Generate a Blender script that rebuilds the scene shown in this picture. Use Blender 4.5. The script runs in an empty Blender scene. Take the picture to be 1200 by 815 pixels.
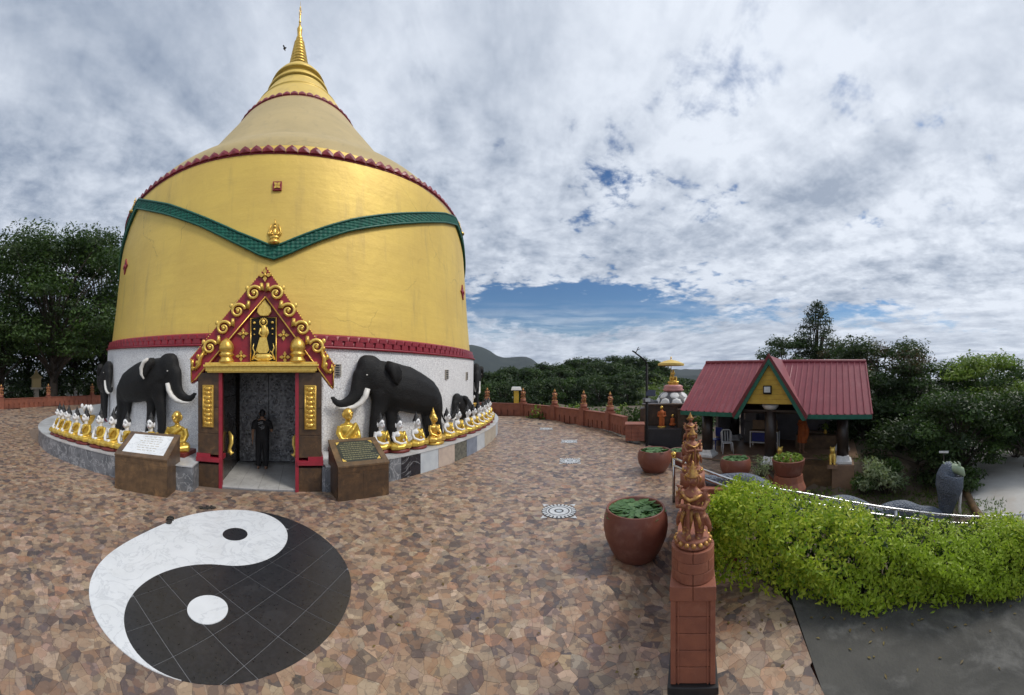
import bpy, bmesh, math, random
import numpy as np
from math import sin, cos, pi, atan2, sqrt, radians, hypot, tan, acos
from mathutils import Vector, Matrix, Quaternion, noise
V = Vector
S = bpy.context.scene
COL = S.collection
rnd = random.Random(7)
RNG = np.random.default_rng(7)

# ------------------------------------------------------------------ camera
EYE = V((0, 0, 2.6))
F, HY = 380.0, 443.0            # photograph: pixels per radian, horizon row (1200 x 815)
cam = bpy.data.cameras.new('camera')
camo = bpy.data.objects.new('camera', cam)
COL.objects.link(camo)
camo.location = EYE
camo.rotation_euler = (pi / 2, 0, 0)
cam.type = 'PANO'
cam.panorama_type = 'CENTRAL_CYLINDRICAL'
cam.central_cylindrical_range_u_min = -600 / F
cam.central_cylindrical_range_u_max = 600 / F
cam.central_cylindrical_range_v_min = -(815 - HY) / F
cam.central_cylindrical_range_v_max = HY / F
cam.central_cylindrical_radius = 1.0
cam.clip_start = 0.05
cam.clip_end = 20000
S.camera = camo
S.render.engine = 'CYCLES'
S.view_settings.view_transform = 'Standard'
S.view_settings.look = 'None'
S.view_settings.exposure = 0.36
S.view_settings.gamma = 1.0

# ------------------------------------------------------------------ light and sky
SUN_EL, SUN_AZ = radians(48), radians(98)     # azimuth clockwise from +Y
sd = bpy.data.lights.new('sun', 'SUN')
sd.energy = 1.7
sd.angle = radians(16)
sd.color = (1.0, 0.95, 0.87)
so = bpy.data.objects.new('sun', sd)
COL.objects.link(so)
dirv = V((sin(SUN_AZ) * cos(SUN_EL), cos(SUN_AZ) * cos(SUN_EL), sin(SUN_EL)))
so.rotation_euler = dirv.to_track_quat('Z', 'Y').to_euler()

W = bpy.data.worlds.new('World')
S.world = W
W.use_nodes = True


class NT:
    """small helper to write node graphs"""
    def __init__(s, tree):
        s.t = tree
        tree.nodes.clear()

    def n(s, kind, **kw):
        nd = s.t.nodes.new(kind)
        for k, v in kw.items():
            if k == 'ins':
                for a, b in v.items():
                    s.set(nd, a, b)
            else:
                setattr(nd, k, v)
        return nd

    def set(s, nd, a, b):
        sock = nd.inputs[a]
        if hasattr(b, 'is_output'):
            s.t.links.new(b, sock)
        else:
            sock.default_value = b

    def math(s, op, a, b=None, c=None, clamp=False):
        nd = s.n('ShaderNodeMath', operation=op, use_clamp=clamp)
        for i, x in enumerate((a, b, c)):
            if x is not None:
                s.set(nd, i, x)
        return nd.outputs[0]

    def vmath(s, op, a, b=None):
        nd = s.n('ShaderNodeVectorMath', operation=op)
        s.set(nd, 0, a)
        if b is not None:
            s.set(nd, 1, b)
        return nd.outputs[0]

    def mix(s, f, a, b, mode='MIX'):
        nd = s.n('ShaderNodeMix', data_type='RGBA', blend_type=mode)
        s.set(nd, 0, f)
        s.set(nd, 6, a)
        s.set(nd, 7, b)
        return nd.outputs[2]

    def ramp(s, f, lo, hi, smooth=True):
        nd = s.n('ShaderNodeMapRange', interpolation_type='SMOOTHSTEP' if smooth else 'LINEAR')
        s.set(nd, 0, f)
        s.set(nd, 1, lo)
        s.set(nd, 2, hi)
        return nd.outputs[0]

    def noise(s, vec, scale, detail=4, rough=.5, dist=0, dims='3D'):
        nd = s.n('ShaderNodeTexNoise', noise_dimensions=dims)
        if vec is not None:
            s.set(nd, 'Vector', vec)
        nd.inputs['Scale'].default_value = scale
        nd.inputs['Detail'].default_value = detail
        nd.inputs['Roughness'].default_value = rough
        nd.inputs['Distortion'].default_value = dist
        return nd.outputs[0]


def c3(c):
    return (c[0], c[1], c[2], 1.0)


def build_world():
    g = NT(W.node_tree)
    tc = g.n('ShaderNodeTexCoord')
    d = tc.outputs['Generated']
    sep = g.n('ShaderNodeSeparateXYZ', ins={0: d})
    x, y, z = sep.outputs
    sky = g.n('ShaderNodeTexSky', sky_type='NISHITA', sun_disc=False, sun_elevation=SUN_EL,
              sun_rotation=SUN_AZ, air_density=1.3, dust_density=.6, ozone_density=2.0)
    zz = g.math('ADD', g.math('MAXIMUM', z, 0.0), 0.10)
    px = g.math('DIVIDE', x, zz)
    py = g.math('DIVIDE', y, zz)
    comb = g.n('ShaderNodeCombineXYZ', ins={0: px, 1: py, 2: 0.0})
    p = comb.outputs[0]
    # large sheets drawn out along the wind, middle puffs, small ripples of the cloud deck
    az = g.math('ARCTAN2', x, y)
    hor = g.math('SQRT', g.math('ADD', g.math('MULTIPLY', x, x), g.math('MULTIPLY', y, y)))
    te = g.math('DIVIDE', z, g.math('MAXIMUM', hor, .01))
    mw = g.n('ShaderNodeMapping', ins={0: p})
    mw.inputs['Rotation'].default_value = (0, 0, -.35)
    mw.inputs['Scale'].default_value = (1.0, .42, 1)
    wind = mw.outputs[0]
    big = g.noise(p, 0.55, 3, .5, .3)
    sheet = g.noise(wind, 1.25, 6, .58, .45)
    mid = g.noise(p, 1.9, 7, .6, .25)
    rip = g.noise(wind, 5.5, 5, .6, .5)
    puff = g.math('ADD', g.math('MULTIPLY', g.noise(p, 4.6, 6, .62, .25), .7), g.math('MULTIPLY', g.noise(p, 12.0, 4, .6, .2), .3))
    pm = g.math('SUBTRACT', g.ramp(te, .16, .30), g.math('MULTIPLY', g.ramp(te, .55, 1.05), .75))

    def blob(a0, t0, sa, st):
        a = g.math('DIVIDE', g.math('SUBTRACT', az, a0), sa)
        t = g.math('DIVIDE', g.math('SUBTRACT', te, t0), st)
        r = g.math('ADD', g.math('MULTIPLY', a, a), g.math('MULTIPLY', t, t))
        return g.math('POWER', 2.718, g.math('MULTIPLY', r, -1.0))
    gap = blob(.15, .225, .45, .085)
    gap2 = blob(.36, .62, .17, .17)
    gap3 = blob(1.1, .20, .30, .045)
    gap4 = blob(.62, .55, .10, .07)
    cov = g.math('ADD', g.math('MULTIPLY', mid, .50), g.math('MULTIPLY', rip, .18))
    cov = g.math('ADD', cov, g.math('MULTIPLY', puff, .32))
    cov = g.math('ADD', cov, g.math('MULTIPLY', g.math('MULTIPLY', g.math('SUBTRACT', puff, .5), pm), .45))
    cov = g.math('ADD', cov, g.math('MULTIPLY', g.math('SUBTRACT', big, .5), .30))
    cov = g.math('ADD', cov, .155)
    cov = g.math('SUBTRACT', cov, g.math('MULTIPLY', gap, .37))
    cov = g.math('SUBTRACT', cov, g.math('MULTIPLY', gap2, .15))
    cov = g.math('SUBTRACT', cov, g.math('MULTIPLY', gap3, .15))
    cov = g.math('SUBTRACT', cov, g.math('MULTIPLY', gap4, .15))
    dens = g.ramp(cov, g.math('ADD', .40, g.math('MULTIPLY', pm, .03)), g.math('SUBTRACT', .60, g.math('MULTIPLY', pm, .05)))
    # low streaks near the horizon
    mp2 = g.n('ShaderNodeMapping', ins={0: d})
    mp2.inputs['Scale'].default_value = (2.0, 2.0, 22.0)
    st = g.noise(mp2.outputs[0], 2.0, 5, .6, .4)
    lowm = g.math('SUBTRACT', 1.0, g.ramp(te, .10, .26))
    low = g.math('MULTIPLY', lowm, g.ramp(st, .36, .66))
    dens = g.math('MAXIMUM', dens, g.math('MULTIPLY', low, .85))
    # brightness of the cloud: thin edges white, thick bellies grey
    thick = g.math('ADD', g.math('MULTIPLY', sheet, .62), g.math('MULTIPLY', mid, .38))
    shade = g.ramp(thick, .34, .74)
    det = g.math('ADD', g.math('MULTIPLY', g.math('SUBTRACT', puff, .49), g.math('ADD', .5, g.math('MULTIPLY', pm, 1.8))),
                 g.math('MULTIPLY', g.math('SUBTRACT', rip, .5), .75))
    shade = g.math('SUBTRACT', shade, det, None, True)
    # brighter towards the veiled sun
    sv = g.n('ShaderNodeVectorMath', operation='DOT_PRODUCT', ins={0: d, 1: tuple(dirv)})
    glow = g.ramp(sv.outputs['Value'], .35, 1.0)
    bright = g.math('ADD', g.math('SUBTRACT', .86, g.math('MULTIPLY', shade, .82)), g.math('MULTIPLY', glow, .27), None, True)
    cc = g.mix(bright, c3((1.65, 2.15, 3.05)), c3((6.4, 6.85, 7.6)))
    skyc = g.mix(1.0, sky.outputs[0], c3((.33, .48, .66)), 'MULTIPLY')
    mixc = g.mix(dens, skyc, cc)
    bg = g.n('ShaderNodeBackground', ins={0: mixc, 1: 0.10})
    out = g.n('ShaderNodeOutputWorld')
    g.t.links.new(bg.outputs[0], out.inputs[0])


build_world()

# ------------------------------------------------------------------ helpers: places


def at(px, py, z=0.0):
    """ground position (height z) of a pixel of the photograph"""
    th = (px - 600) / F
    r = (EYE.z - z) * F / (py - HY)
    return V((r * sin(th), r * cos(th), z))


def polar(px, r, z=0.0):
    th = (px - 600) / F
    return V((r * sin(th), r * cos(th), z))


def zof(py, r):
    return EYE.z - (py - HY) / F * r


def ray(px, py):
    th = (px - 600) / F
    return V((sin(th), cos(th), -(py - HY) / F))


# ------------------------------------------------------------------ helpers: materials
MATS = {}


def mat(name, c, c2=None, scale=4., rough=.6, metal=0., bump=0., bscale=30., detail=4, spec=.5,
        wear=None, wear_amt=.35, wscale=2.0, vein=None, coat=0., rvar=0.):
    m = bpy.data.materials.new(name)
    m.use_nodes = True
    g = NT(m.node_tree)
    tc = g.n('ShaderNodeTexCoord')
    v = tc.outputs['Object']
    col = c3(c)
    n1 = g.noise(v, scale, detail, .55)
    col = g.mix(g.ramp(n1, .3, .7), c3(c), c3(c2 if c2 else [x * .82 for x in c]))
    if wear:
        nw = g.noise(v, wscale, 8, .65, .4)
        col = g.mix(g.math('MULTIPLY', g.ramp(nw, .5, .75), wear_amt), col, c3(wear))
    if vein:
        vc, vs, va = vein
        nv = g.noise(v, vs, 6, .6, 1.2)
        line = g.math('SUBTRACT', 1.0, g.ramp(g.math('ABSOLUTE', g.math('SUBTRACT', nv, .5)), 0, .035))
        col = g.mix(g.math('MULTIPLY', line, va), col, c3(vc))
    if rvar:
        oi = g.n('ShaderNodeObjectInfo')
        hs = g.n('ShaderNodeHueSaturation', ins={'Color': col})
        g.set(hs, 'Value', g.math('ADD', 1 - rvar, g.math('MULTIPLY', oi.outputs['Random'], 2 * rvar)))
        col = hs.outputs[0]
    b = g.n('ShaderNodeBsdfPrincipled', ins={'Base Color': col, 'Metallic': metal, 'Specular IOR Level': spec})
    g.set(b, 'Roughness', g.math('ADD', rough - .08, g.math('MULTIPLY', n1, .16)))
    b.inputs['Coat Weight'].default_value = coat
    if bump:
        nb = g.noise(v, bscale, 5, .6)
        bp = g.n('ShaderNodeBump', ins={'Height': nb, 'Strength': bump, 'Distance': .02})
        g.set(b, 'Normal', bp.outputs[0])
    o = g.n('ShaderNodeOutputMaterial')
    g.t.links.new(b.outputs[0], o.inputs[0])
    MATS[name] = m
    return m


def leaf_mat(name, ca, cb, cc, rough=.5, trans=.35):
    m = bpy.data.materials.new(name)
    m.use_nodes = True
    g = NT(m.node_tree)
    geo = g.n('ShaderNodeNewGeometry')
    r = geo.outputs['Random Per Island']
    tc = g.n('ShaderNodeTexCoord')
    n1 = g.noise(tc.outputs['Object'], .55, 3)
    col = g.mix(r, c3(ca), c3(cb))
    col = g.mix(g.ramp(n1, .42, .66), col, c3(cc))
    b = g.n('ShaderNodeBsdfPrincipled', ins={'Base Color': col, 'Roughness': rough, 'Specular IOR Level': .35})
    t = g.n('ShaderNodeBsdfTranslucent', ins={'Color': g.mix(.5, col, c3((ca[0] * 1.5, ca[1] * 1.6, ca[2] * .6)))})
    mx = g.n('ShaderNodeMixShader', ins={0: trans})
    g.t.links.new(b.outputs[0], mx.inputs[1])
    g.t.links.new(t.outputs[0], mx.inputs[2])
    o = g.n('ShaderNodeOutputMaterial')
    g.t.links.new(mx.outputs[0], o.inputs[0])
    MATS[name] = m
    return m


def finish(g, b):
    o = g.n('ShaderNodeOutputMaterial')
    g.t.links.new(b.outputs[0], o.inputs[0])


def stone_mat():
    """printed stone-look paving: every stone has its own tint (mesh attribute), the print adds grain and mottling"""
    m = bpy.data.materials.new('paving_stone')
    m.use_nodes = True
    g = NT(m.node_tree)
    at_ = g.n('ShaderNodeAttribute', attribute_name='tint')
    tc = g.n('ShaderNodeNewGeometry')
    v = tc.outputs['Position']
    n1 = g.noise(v, 9, 6, .65, .6)
    n2 = g.noise(v, 38, 4, .6)
    n3 = g.noise(v, .35, 4, .6)
    col = at_.outputs['Color']
    # ragged chips of the print inside each stone
    wob = g.n('ShaderNodeTexNoise', ins={'Scale': 14., 'Detail': 4, 'Vector': v})
    vd = g.vmath('ADD', v, g.n('ShaderNodeVectorMath', operation='SCALE', ins={0: wob.outputs['Color'], 'Scale': .09}).outputs[0])
    chip = g.n('ShaderNodeTexVoronoi', ins={'Vector': vd, 'Scale': 13.})
    cs = g.n('ShaderNodeSeparateColor', ins={0: chip.outputs['Color']})
    lightc = g.mix(.58, col, c3((.36, .26, .175)))
    darkc = g.mix(.55, col, c3((.105, .076, .068)))
    rust = g.mix(.4, col, c3((.30, .16, .085)))
    col = g.mix(g.ramp(cs.outputs[0], .56, .60), col, lightc)
    col = g.mix(g.ramp(cs.outputs[1], .66, .70), col, darkc)
    col = g.mix(g.ramp(cs.outputs[2], .70, .74), col, rust)
    ce = g.n('ShaderNodeTexVoronoi', feature='DISTANCE_TO_EDGE', ins={'Vector': vd, 'Scale': 13.})
    col = g.mix(g.math('MULTIPLY', g.math('SUBTRACT', 1.0, g.ramp(ce.outputs['Distance'], .0, .05)), .35), col, c3((.12, .085, .07)))
    col = g.mix(g.math('MULTIPLY', g.ramp(n1, .45, .75), .7), col, g.mix(1.0, col, c3((.66, .62, .60)), 'MULTIPLY'))
    col = g.mix(g.math('MULTIPLY', g.ramp(n2, .55, .75), .35), col, c3((.34, .25, .18)))
    # joints of the square tiles that carry the print
    sp = g.n('ShaderNodeSeparateXYZ', ins={0: v})
    for q in (0, 1):
        fr = g.math('FRACT', g.math('ADD', g.math('MULTIPLY', sp.outputs[q], 1 / .43), .37 if q else .0))
        ln = g.math('LESS_THAN', g.math('ABSOLUTE', g.math('SUBTRACT', fr, .5)), .009)
        col = g.mix(g.math('MULTIPLY', ln, .45), col, c3((.15, .11, .09)))
    col = g.mix(g.math('MULTIPLY', g.ramp(n3, .48, .7), .25), col, c3((.13, .10, .09)))
    b = g.n('ShaderNodeBsdfPrincipled', ins={'Base Color': col, 'Specular IOR Level': .4})
    g.set(b, 'Roughness', g.math('ADD', .27, g.math('MULTIPLY', n1, .25)))
    bp = g.n('ShaderNodeBump', ins={'Height': n1, 'Strength': .25, 'Distance': .01})
    g.set(b, 'Normal', bp.outputs[0])
    finish(g, b)
    MATS['stone'] = m


def mosaic_mat():
    """white rubble mosaic of the lower wall"""
    m = bpy.data.materials.new('white_mosaic')
    m.use_nodes = True
    g = NT(m.node_tree)
    tc = g.n('ShaderNodeTexCoord')
    v = tc.outputs['Object']
    vo = g.n('ShaderNodeTexVoronoi', feature='DISTANCE_TO_EDGE', ins={'Vector': v, 'Scale': 15.})
    vc = g.n('ShaderNodeTexVoronoi', ins={'Vector': v, 'Scale': 15.})
    hs = g.n('ShaderNodeSeparateColor', ins={0: vc.outputs['Color']})
    e = g.ramp(vo.outputs['Distance'], .0, .09)
    stone = g.mix(hs.outputs[0], c3((.76, .76, .77)), c3((.88, .88, .88)))
    n3 = g.noise(v, .7, 5, .6)
    stone = g.mix(g.math('MULTIPLY', g.ramp(n3, .5, .75), .3), stone, c3((.45, .43, .42)))
    col = g.mix(e, c3((.50, .49, .50)), stone)
    b = g.n('ShaderNodeBsdfPrincipled', ins={'Base Color': col, 'Roughness': .5})
    bp = g.n('ShaderNodeBump', ins={'Height': e, 'Strength': .45, 'Distance': .012})
    g.set(b, 'Normal', bp.outputs[0])
    finish(g, b)
    MATS['mosaic'] = m


def gold_wall_mat(name, c, c2, stain, rough, metal):
    """gilded render: patchy paint, horizontal lift lines, rain streaks and hairline cracks"""
    m = bpy.data.materials.new(name)
    m.use_nodes = True
    g = NT(m.node_tree)
    tc = g.n('ShaderNodeTexCoord')
    v = tc.outputs['Object']
    mp = g.n('ShaderNodeMapping', ins={0: v})
    mp.inputs['Scale'].default_value = (1.6, 1.6, .12)
    streak = g.noise(mp.outputs[0], 1.6, 6, .65)
    mp2 = g.n('ShaderNodeMapping', ins={0: v})
    mp2.inputs['Scale'].default_value = (.25, .25, 2.6)
    lift = g.noise(mp2.outputs[0], 1.3, 5, .6)
    patch = g.noise(v, .55, 6, .6, .3)
    col = g.mix(g.ramp(patch, .3, .7), c3(c), c3(c2))
    col = g.mix(g.math('MULTIPLY', g.ramp(lift, .45, .7), .45), col, c3(c2))
    col = g.mix(g.math('MULTIPLY', g.ramp(streak, .50, .78), .5), col, c3(stain))
    ed = g.n('ShaderNodeTexVoronoi', feature='DISTANCE_TO_EDGE', ins={'Scale': .28})
    vv = g.vmath('ADD', v, g.vmath('SCALE', v))
    wob = g.n('ShaderNodeTexNoise', ins={'Scale': 1.2, 'Detail': 6})
    g.set(wob, 'Vector', v)
    g.set(ed, 'Vector', g.vmath('ADD', v, wob.outputs['Color']))
    crack = g.math('SUBTRACT', 1.0, g.ramp(ed.outputs['Distance'], 0, .006))
    mask = g.ramp(g.noise(v, .4, 2), .52, .6)
    col = g.mix(g.math('MULTIPLY', g.math('MULTIPLY', crack, mask), .35), col, c3((.2, .13, .05)))
    b = g.n('ShaderNodeBsdfPrincipled', ins={'Base Color': col, 'Metallic': metal, 'Specular IOR Level': .4})
    g.set(b, 'Roughness', g.math('ADD', rough, g.math('MULTIPLY', patch, .15)))
    fine = g.noise(v, 3.5, 7, .65)
    bp = g.n('ShaderNodeBump', ins={'Height': g.math('ADD', fine, g.math('MULTIPLY', lift, .8)), 'Strength': .22, 'Distance': .05})
    g.set(b, 'Normal', bp.outputs[0])
    finish(g, b)
    MATS[name] = m


stone_mat()
mosaic_mat()
gold_wall_mat('gold_wall', (.78, .555, .125), (.68, .475, .115), (.42, .30, .11), .42, .2)
gold_wall_mat('gold_cone', (.52, .40, .19), (.45, .35, .17), (.30, .25, .14), .5, .12)
mat('grout', (.20, .155, .125), (.13, .105, .09), 6)
mat('gold', (.80, .53, .13), (.62, .38, .07), 14, .32, .75, .12, 60, wear=(.25, .14, .03), wear_amt=.4, wscale=9)
mat('gold_pale', (.88, .63, .16), (.72, .48, .10), 20, .36, .45, wear=(.36, .22, .05), wear_amt=.3, wscale=14)
mat('gold_robe', (.72, .50, .09), (.55, .36, .06), 12, .34, .55)
mat('red', (.30, .018, .035), (.24, .016, .03), 6, .45, 0, .1, 40, wear=(.12, .02, .03), wear_amt=.5)
mat('red_tile', (.27, .022, .035), (.19, .016, .028), 9, .4, 0, .12, 30, rvar=.15)
mat('garland_green', (.008, .125, .085), (.006, .07, .052), 7, .6, 0, spec=.3)
mat('black_paint', (.008, .008, .009), (.013, .013, .014), 8, .55, 0, .5, 45, spec=.3, wear=(.04, .038, .036), wear_amt=.4, wscale=3)
mat('ivory', (.78, .76, .72), (.66, .64, .60), 8, .35)
mat('white_paint', (.80, .80, .80), (.68, .68, .68), 8, .4, wear=(.45, .42, .40), wear_amt=.3, wscale=12)
mat('white_marble', (.76, .78, .80), (.70, .72, .74), 2.5, .35, 0, 0, 30, vein=((.40, .42, .45), 2.2, .35), wear=(.50, .50, .48), wear_amt=.3)
mat('black_granite', (.020, .021, .025), (.032, .033, .038), 30, .3, 0, 0, 30, wear=(.055, .055, .06), wear_amt=.45, wscale=2.5)
mat('tile_grout', (.22, .22, .23), None, 20, .8)
mat('slab_grey', (.20, .21, .23), (.10, .11, .125), 3.5, .35, vein=((.42, .43, .45), 2.5, .7), detail=8)
mat('slab_black', (.014, .015, .02), (.022, .022, .03), 6, .22, vein=((.35, .36, .38), 1.1, .55))
mat('slab_pale', (.50, .54, .57), (.42, .46, .50), 4, .35)
mat('slab_pink', (.52, .43, .36), (.44, .36, .31), 6, .38)
mat('slab_green', (.17, .17, .14), (.06, .065, .055), 12, .3, detail=8)
mat('slab_blue', (.21, .245, .31), (.16, .19, .245), 5, .35)
mat('slab_tan', (.46, .41, .33), (.38, .34, .28), 5, .38)
mat('ledge_top', (.56, .58, .60), (.40, .40, .40), 2.2, .35, wear=(.25, .22, .20), wear_amt=.4)
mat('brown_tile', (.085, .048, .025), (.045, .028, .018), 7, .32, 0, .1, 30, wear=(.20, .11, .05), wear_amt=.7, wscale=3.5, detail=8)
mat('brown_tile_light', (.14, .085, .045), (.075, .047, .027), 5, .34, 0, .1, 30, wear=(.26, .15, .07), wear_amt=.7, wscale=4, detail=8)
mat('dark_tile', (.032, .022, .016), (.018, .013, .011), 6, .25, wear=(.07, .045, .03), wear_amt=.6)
mat('plaque_green', (.020, .032, .030), (.012, .018, .019), 10, .3)
mat('hair', (.010, .010, .011), (.016, .016, .017), 30, .45, bump=.6, bscale=90)
mat('base_red', (.20, .030, .022), (.14, .02, .016), 10, .5)
mat('terracotta', (.30, .105, .058), (.23, .08, .048), 6, .6, 0, .25, 55, wear=(.36, .16, .10), wear_amt=.5, wscale=5, detail=7)
mat('terracotta_far', (.29, .10, .06), (.22, .075, .048), 3, .65, 0, .2, 30, wear=(.15, .06, .045), wear_amt=.5)
mat('gilt_terracotta', (.30, .105, .058), (.22, .075, .045), 9, .5, .15, .3, 70, wear=(.72, .46, .12), wear_amt=.75, wscale=26, detail=7)
mat('gilding_worn', (.62, .37, .09), (.36, .16, .07), 30, .38, .5, .3, 60, wear=(.26, .095, .055), wear_amt=.85, wscale=16, detail=7)
mat('worn_lettering', (.20, .19, .10), (.13, .13, .075), 20, .5)
mat('pot', (.20, .066, .042), (.155, .052, .036), 3, .45, 0, .15, 80, wear=(.30, .15, .11), wear_amt=.6, wscale=3, detail=8)
mat('pot_rim', (.10, .045, .035), None, 12, .5)
mat('water', (.012, .016, .014), (.02, .024, .016), 8, .08)
mat('black_base', (.022, .021, .022), None, 8, .5)
mat('steel', (.60, .60, .60), (.48, .48, .48), 10, .22, 1.)
mat('brass', (.75, .50, .14), (.6, .38, .1), 10, .22, 1.)
mat('naga_crest', (.33, .40, .28), (.25, .32, .20), 8, .5)
mat('roof_red', (.255, .046, .062), (.215, .040, .054), 2.5, .5, 0, 0, 30, wear=(.36, .12, .13), wear_amt=.4, wscale=1.2)
mat('trim_green', (.010, .125, .085), (.008, .09, .06), 8, .45)
mat('trim_red', (.15, .022, .028), None, 8, .5)
mat('gable_yellow', (.52, .34, .045), (.45, .28, .035), 5, .55)
mat('column_brown', (.034, .022, .018), (.022, .015, .013), 6, .4)
mat('pavilion_wall', (.21, .20, .22), (.17, .16, .18), 3, .7)
mat('timber_dark', (.045, .028, .019), (.03, .02, .014), 9, .6)
mat('timber_pale', (.25, .17, .10), (.18, .12, .075), 9, .6)
mat('plastic_white', (.75, .76, .78), None, 8, .35)
mat('plastic_blue', (.015, .03, .22), None, 8, .4)
mat('fridge_grey', (.13, .13, .14), None, 4, .4)
mat('floor_tile', (.27, .17, .11), (.21, .13, .088), 4, .4)
mat('iron_black', (.010, .010, .011), None, 20, .65, spec=.2)
mat('lamp_glass', (.55, .58, .60), None, 10, .15)
mat('solar', (.02, .025, .05), None, 10, .12)
mat('robe_saffron', (.46, .11, .02), (.34, .075, .014), 8, .75, bump=.3, bscale=25)
mat('skin', (.33, .18, .11), (.29, .155, .095), 12, .5)
mat('skin_brown', (.20, .11, .07), (.17, .09, .055), 12, .5)
mat('cloth_black', (.010, .010, .011), (.016, .016, .018), 14, .8, bump=.2, bscale=30)
mat('print_white', (.35, .36, .38), None, 40, .7)
mat('sandal', (.045, .038, .032), (.025, .022, .02), 20, .6)
mat('concrete', (.095, .092, .084), (.064, .063, .059), 1.6, .85, 0, .5, 25, spec=.08, wear=(.17, .165, .155), wear_amt=.8, wscale=1.6, detail=9)
mat('road', (.42, .41, .39), (.35, .34, .32), .8, .8, 0, .2, 12, wear=(.30, .24, .19), wear_amt=.5, wscale=.8)
mat('soil', (.13, .095, .065), (.085, .066, .045), 1.3, .9, 0, .5, 8, wear=(.06, .075, .03), wear_amt=.8, wscale=1.0, detail=8)
mat('lower_land', (.035, .048, .020), (.05, .05, .026), .15, .95)
mat('mountain', (.010, .020, .019), (.017, .027, .024), .02, .95, wear=(.045, .055, .05), wear_amt=.6, wscale=.02, detail=8)
mat('rock', (.30, .27, .235), (.18, .16, .14), 3, .85, 0, .6, 9, wear=(.10, .09, .08), wear_amt=.6)
mat('bark', (.075, .060, .047), (.05, .04, .033), 6, .9, 0, .6, 18)
mat('silver', (.22, .22, .225), (.10, .10, .105), 9, .30, .9, .9, 14, detail=8)
mat('marble_floor', (.55, .54, .52), (.45, .44, .42), 2, .18, vein=((.36, .35, .34), 2, .4))
mat('panel_black', (.010, .010, .010), None, 12, .8, spec=.2)
mat('pink', (.62, .27, .26), None, 8, .5)
mat('turtle_white', (.72, .72, .72), None, 8, .5)
mat('turtle_grey', (.10, .10, .11), None, 8, .5)
mat('parasol', (.74, .54, .16), (.66, .46, .12), 6, .6)
mat('yellow_post', (.66, .45, .05), None, 8, .5)
mat('fly_black', (.01, .01, .012), None, 8, .5)
mat('paver_white', (.62, .64, .66), (.50, .52, .54), 8, .45)
mat('paver_black', (.06, .06, .065), None, 8, .45)


def scale_mat(name, c, c2, sc):
    m = mat(name, c, c2, 5, .5, 0, 0, 30, wear=(.22, .24, .25), wear_amt=.5, wscale=4, detail=7)
    g = NT.__new__(NT)
    g.t = m.node_tree
    b = [n for n in g.t.nodes if n.type == 'BSDF_PRINCIPLED'][0]
    tc = g.n('ShaderNodeTexCoord')
    vo = g.n('ShaderNodeTexVoronoi', feature='F1', ins={'Vector': tc.outputs['Object'], 'Scale': sc})
    bp = g.n('ShaderNodeBump', ins={'Height': vo.outputs['Distance'], 'Strength': .9, 'Distance': -.03})
    g.set(b, 'Normal', bp.outputs[0])


def hide_mat():
    m = mat('elephant_hide', (.007, .007, .008), (.011, .011, .011), 6, .6, 0, 0, 30, spec=.3, wear=(.035, .033, .031), wear_amt=.5, wscale=2.2, detail=9)
    g = NT.__new__(NT)
    g.t = m.node_tree
    b = [n for n in g.t.nodes if n.type == 'BSDF_PRINCIPLED'][0]
    tc = g.n('ShaderNodeTexCoord')
    v = tc.outputs['Object']
    mp = g.n('ShaderNodeMapping', ins={0: v})
    mp.inputs['Scale'].default_value = (3., 3., 9.)
    f1 = g.noise(mp.outputs[0], 2.2, 6, .6, 1.5)
    f2 = g.n('ShaderNodeTexVoronoi', feature='DISTANCE_TO_EDGE', ins={'Vector': v, 'Scale': 16.})
    h = g.math('ADD', f1, g.math('MULTIPLY', g.ramp(f2.outputs['Distance'], 0, .1), .35))
    bp = g.n('ShaderNodeBump', ins={'Height': h, 'Strength': .45, 'Distance': .03})
    g.set(b, 'Normal', bp.outputs[0])


scale_mat('naga', (.115, .14, .185), (.085, .105, .14), 22.)
hide_mat()
leaf_mat('leaf_hedge', (.17, .30, .018), (.66, .70, .07), (.36, .48, .035), .42, .45)
leaf_mat('leaf_fallen', (.16, .11, .045), (.24, .19, .06), (.10, .065, .035))
leaf_mat('leaf_dark', (.026, .052, .016), (.075, .118, .034), (.022, .044, .015))
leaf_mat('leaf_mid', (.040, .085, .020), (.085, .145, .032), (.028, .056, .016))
leaf_mat('leaf_light', (.15, .24, .04), (.30, .39, .07), (.11, .18, .03))
leaf_mat('leaf_conifer', (.035, .050, .030), (.06, .075, .045), (.028, .040, .024))
leaf_mat('leaf_russet', (.085, .050, .035), (.05, .055, .025), (.03, .045, .018))
leaf_mat('leaf_pale', (.26, .33, .19), (.38, .42, .26), (.12, .19, .08))
leaf_mat('leaf_lotus', (.07, .16, .05), (.13, .23, .09), (.05, .11, .04), .4, .2)
leaf_mat('leaf_grass', (.10, .16, .03), (.17, .22, .05), (.06, .11, .02))
M = MATS


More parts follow.
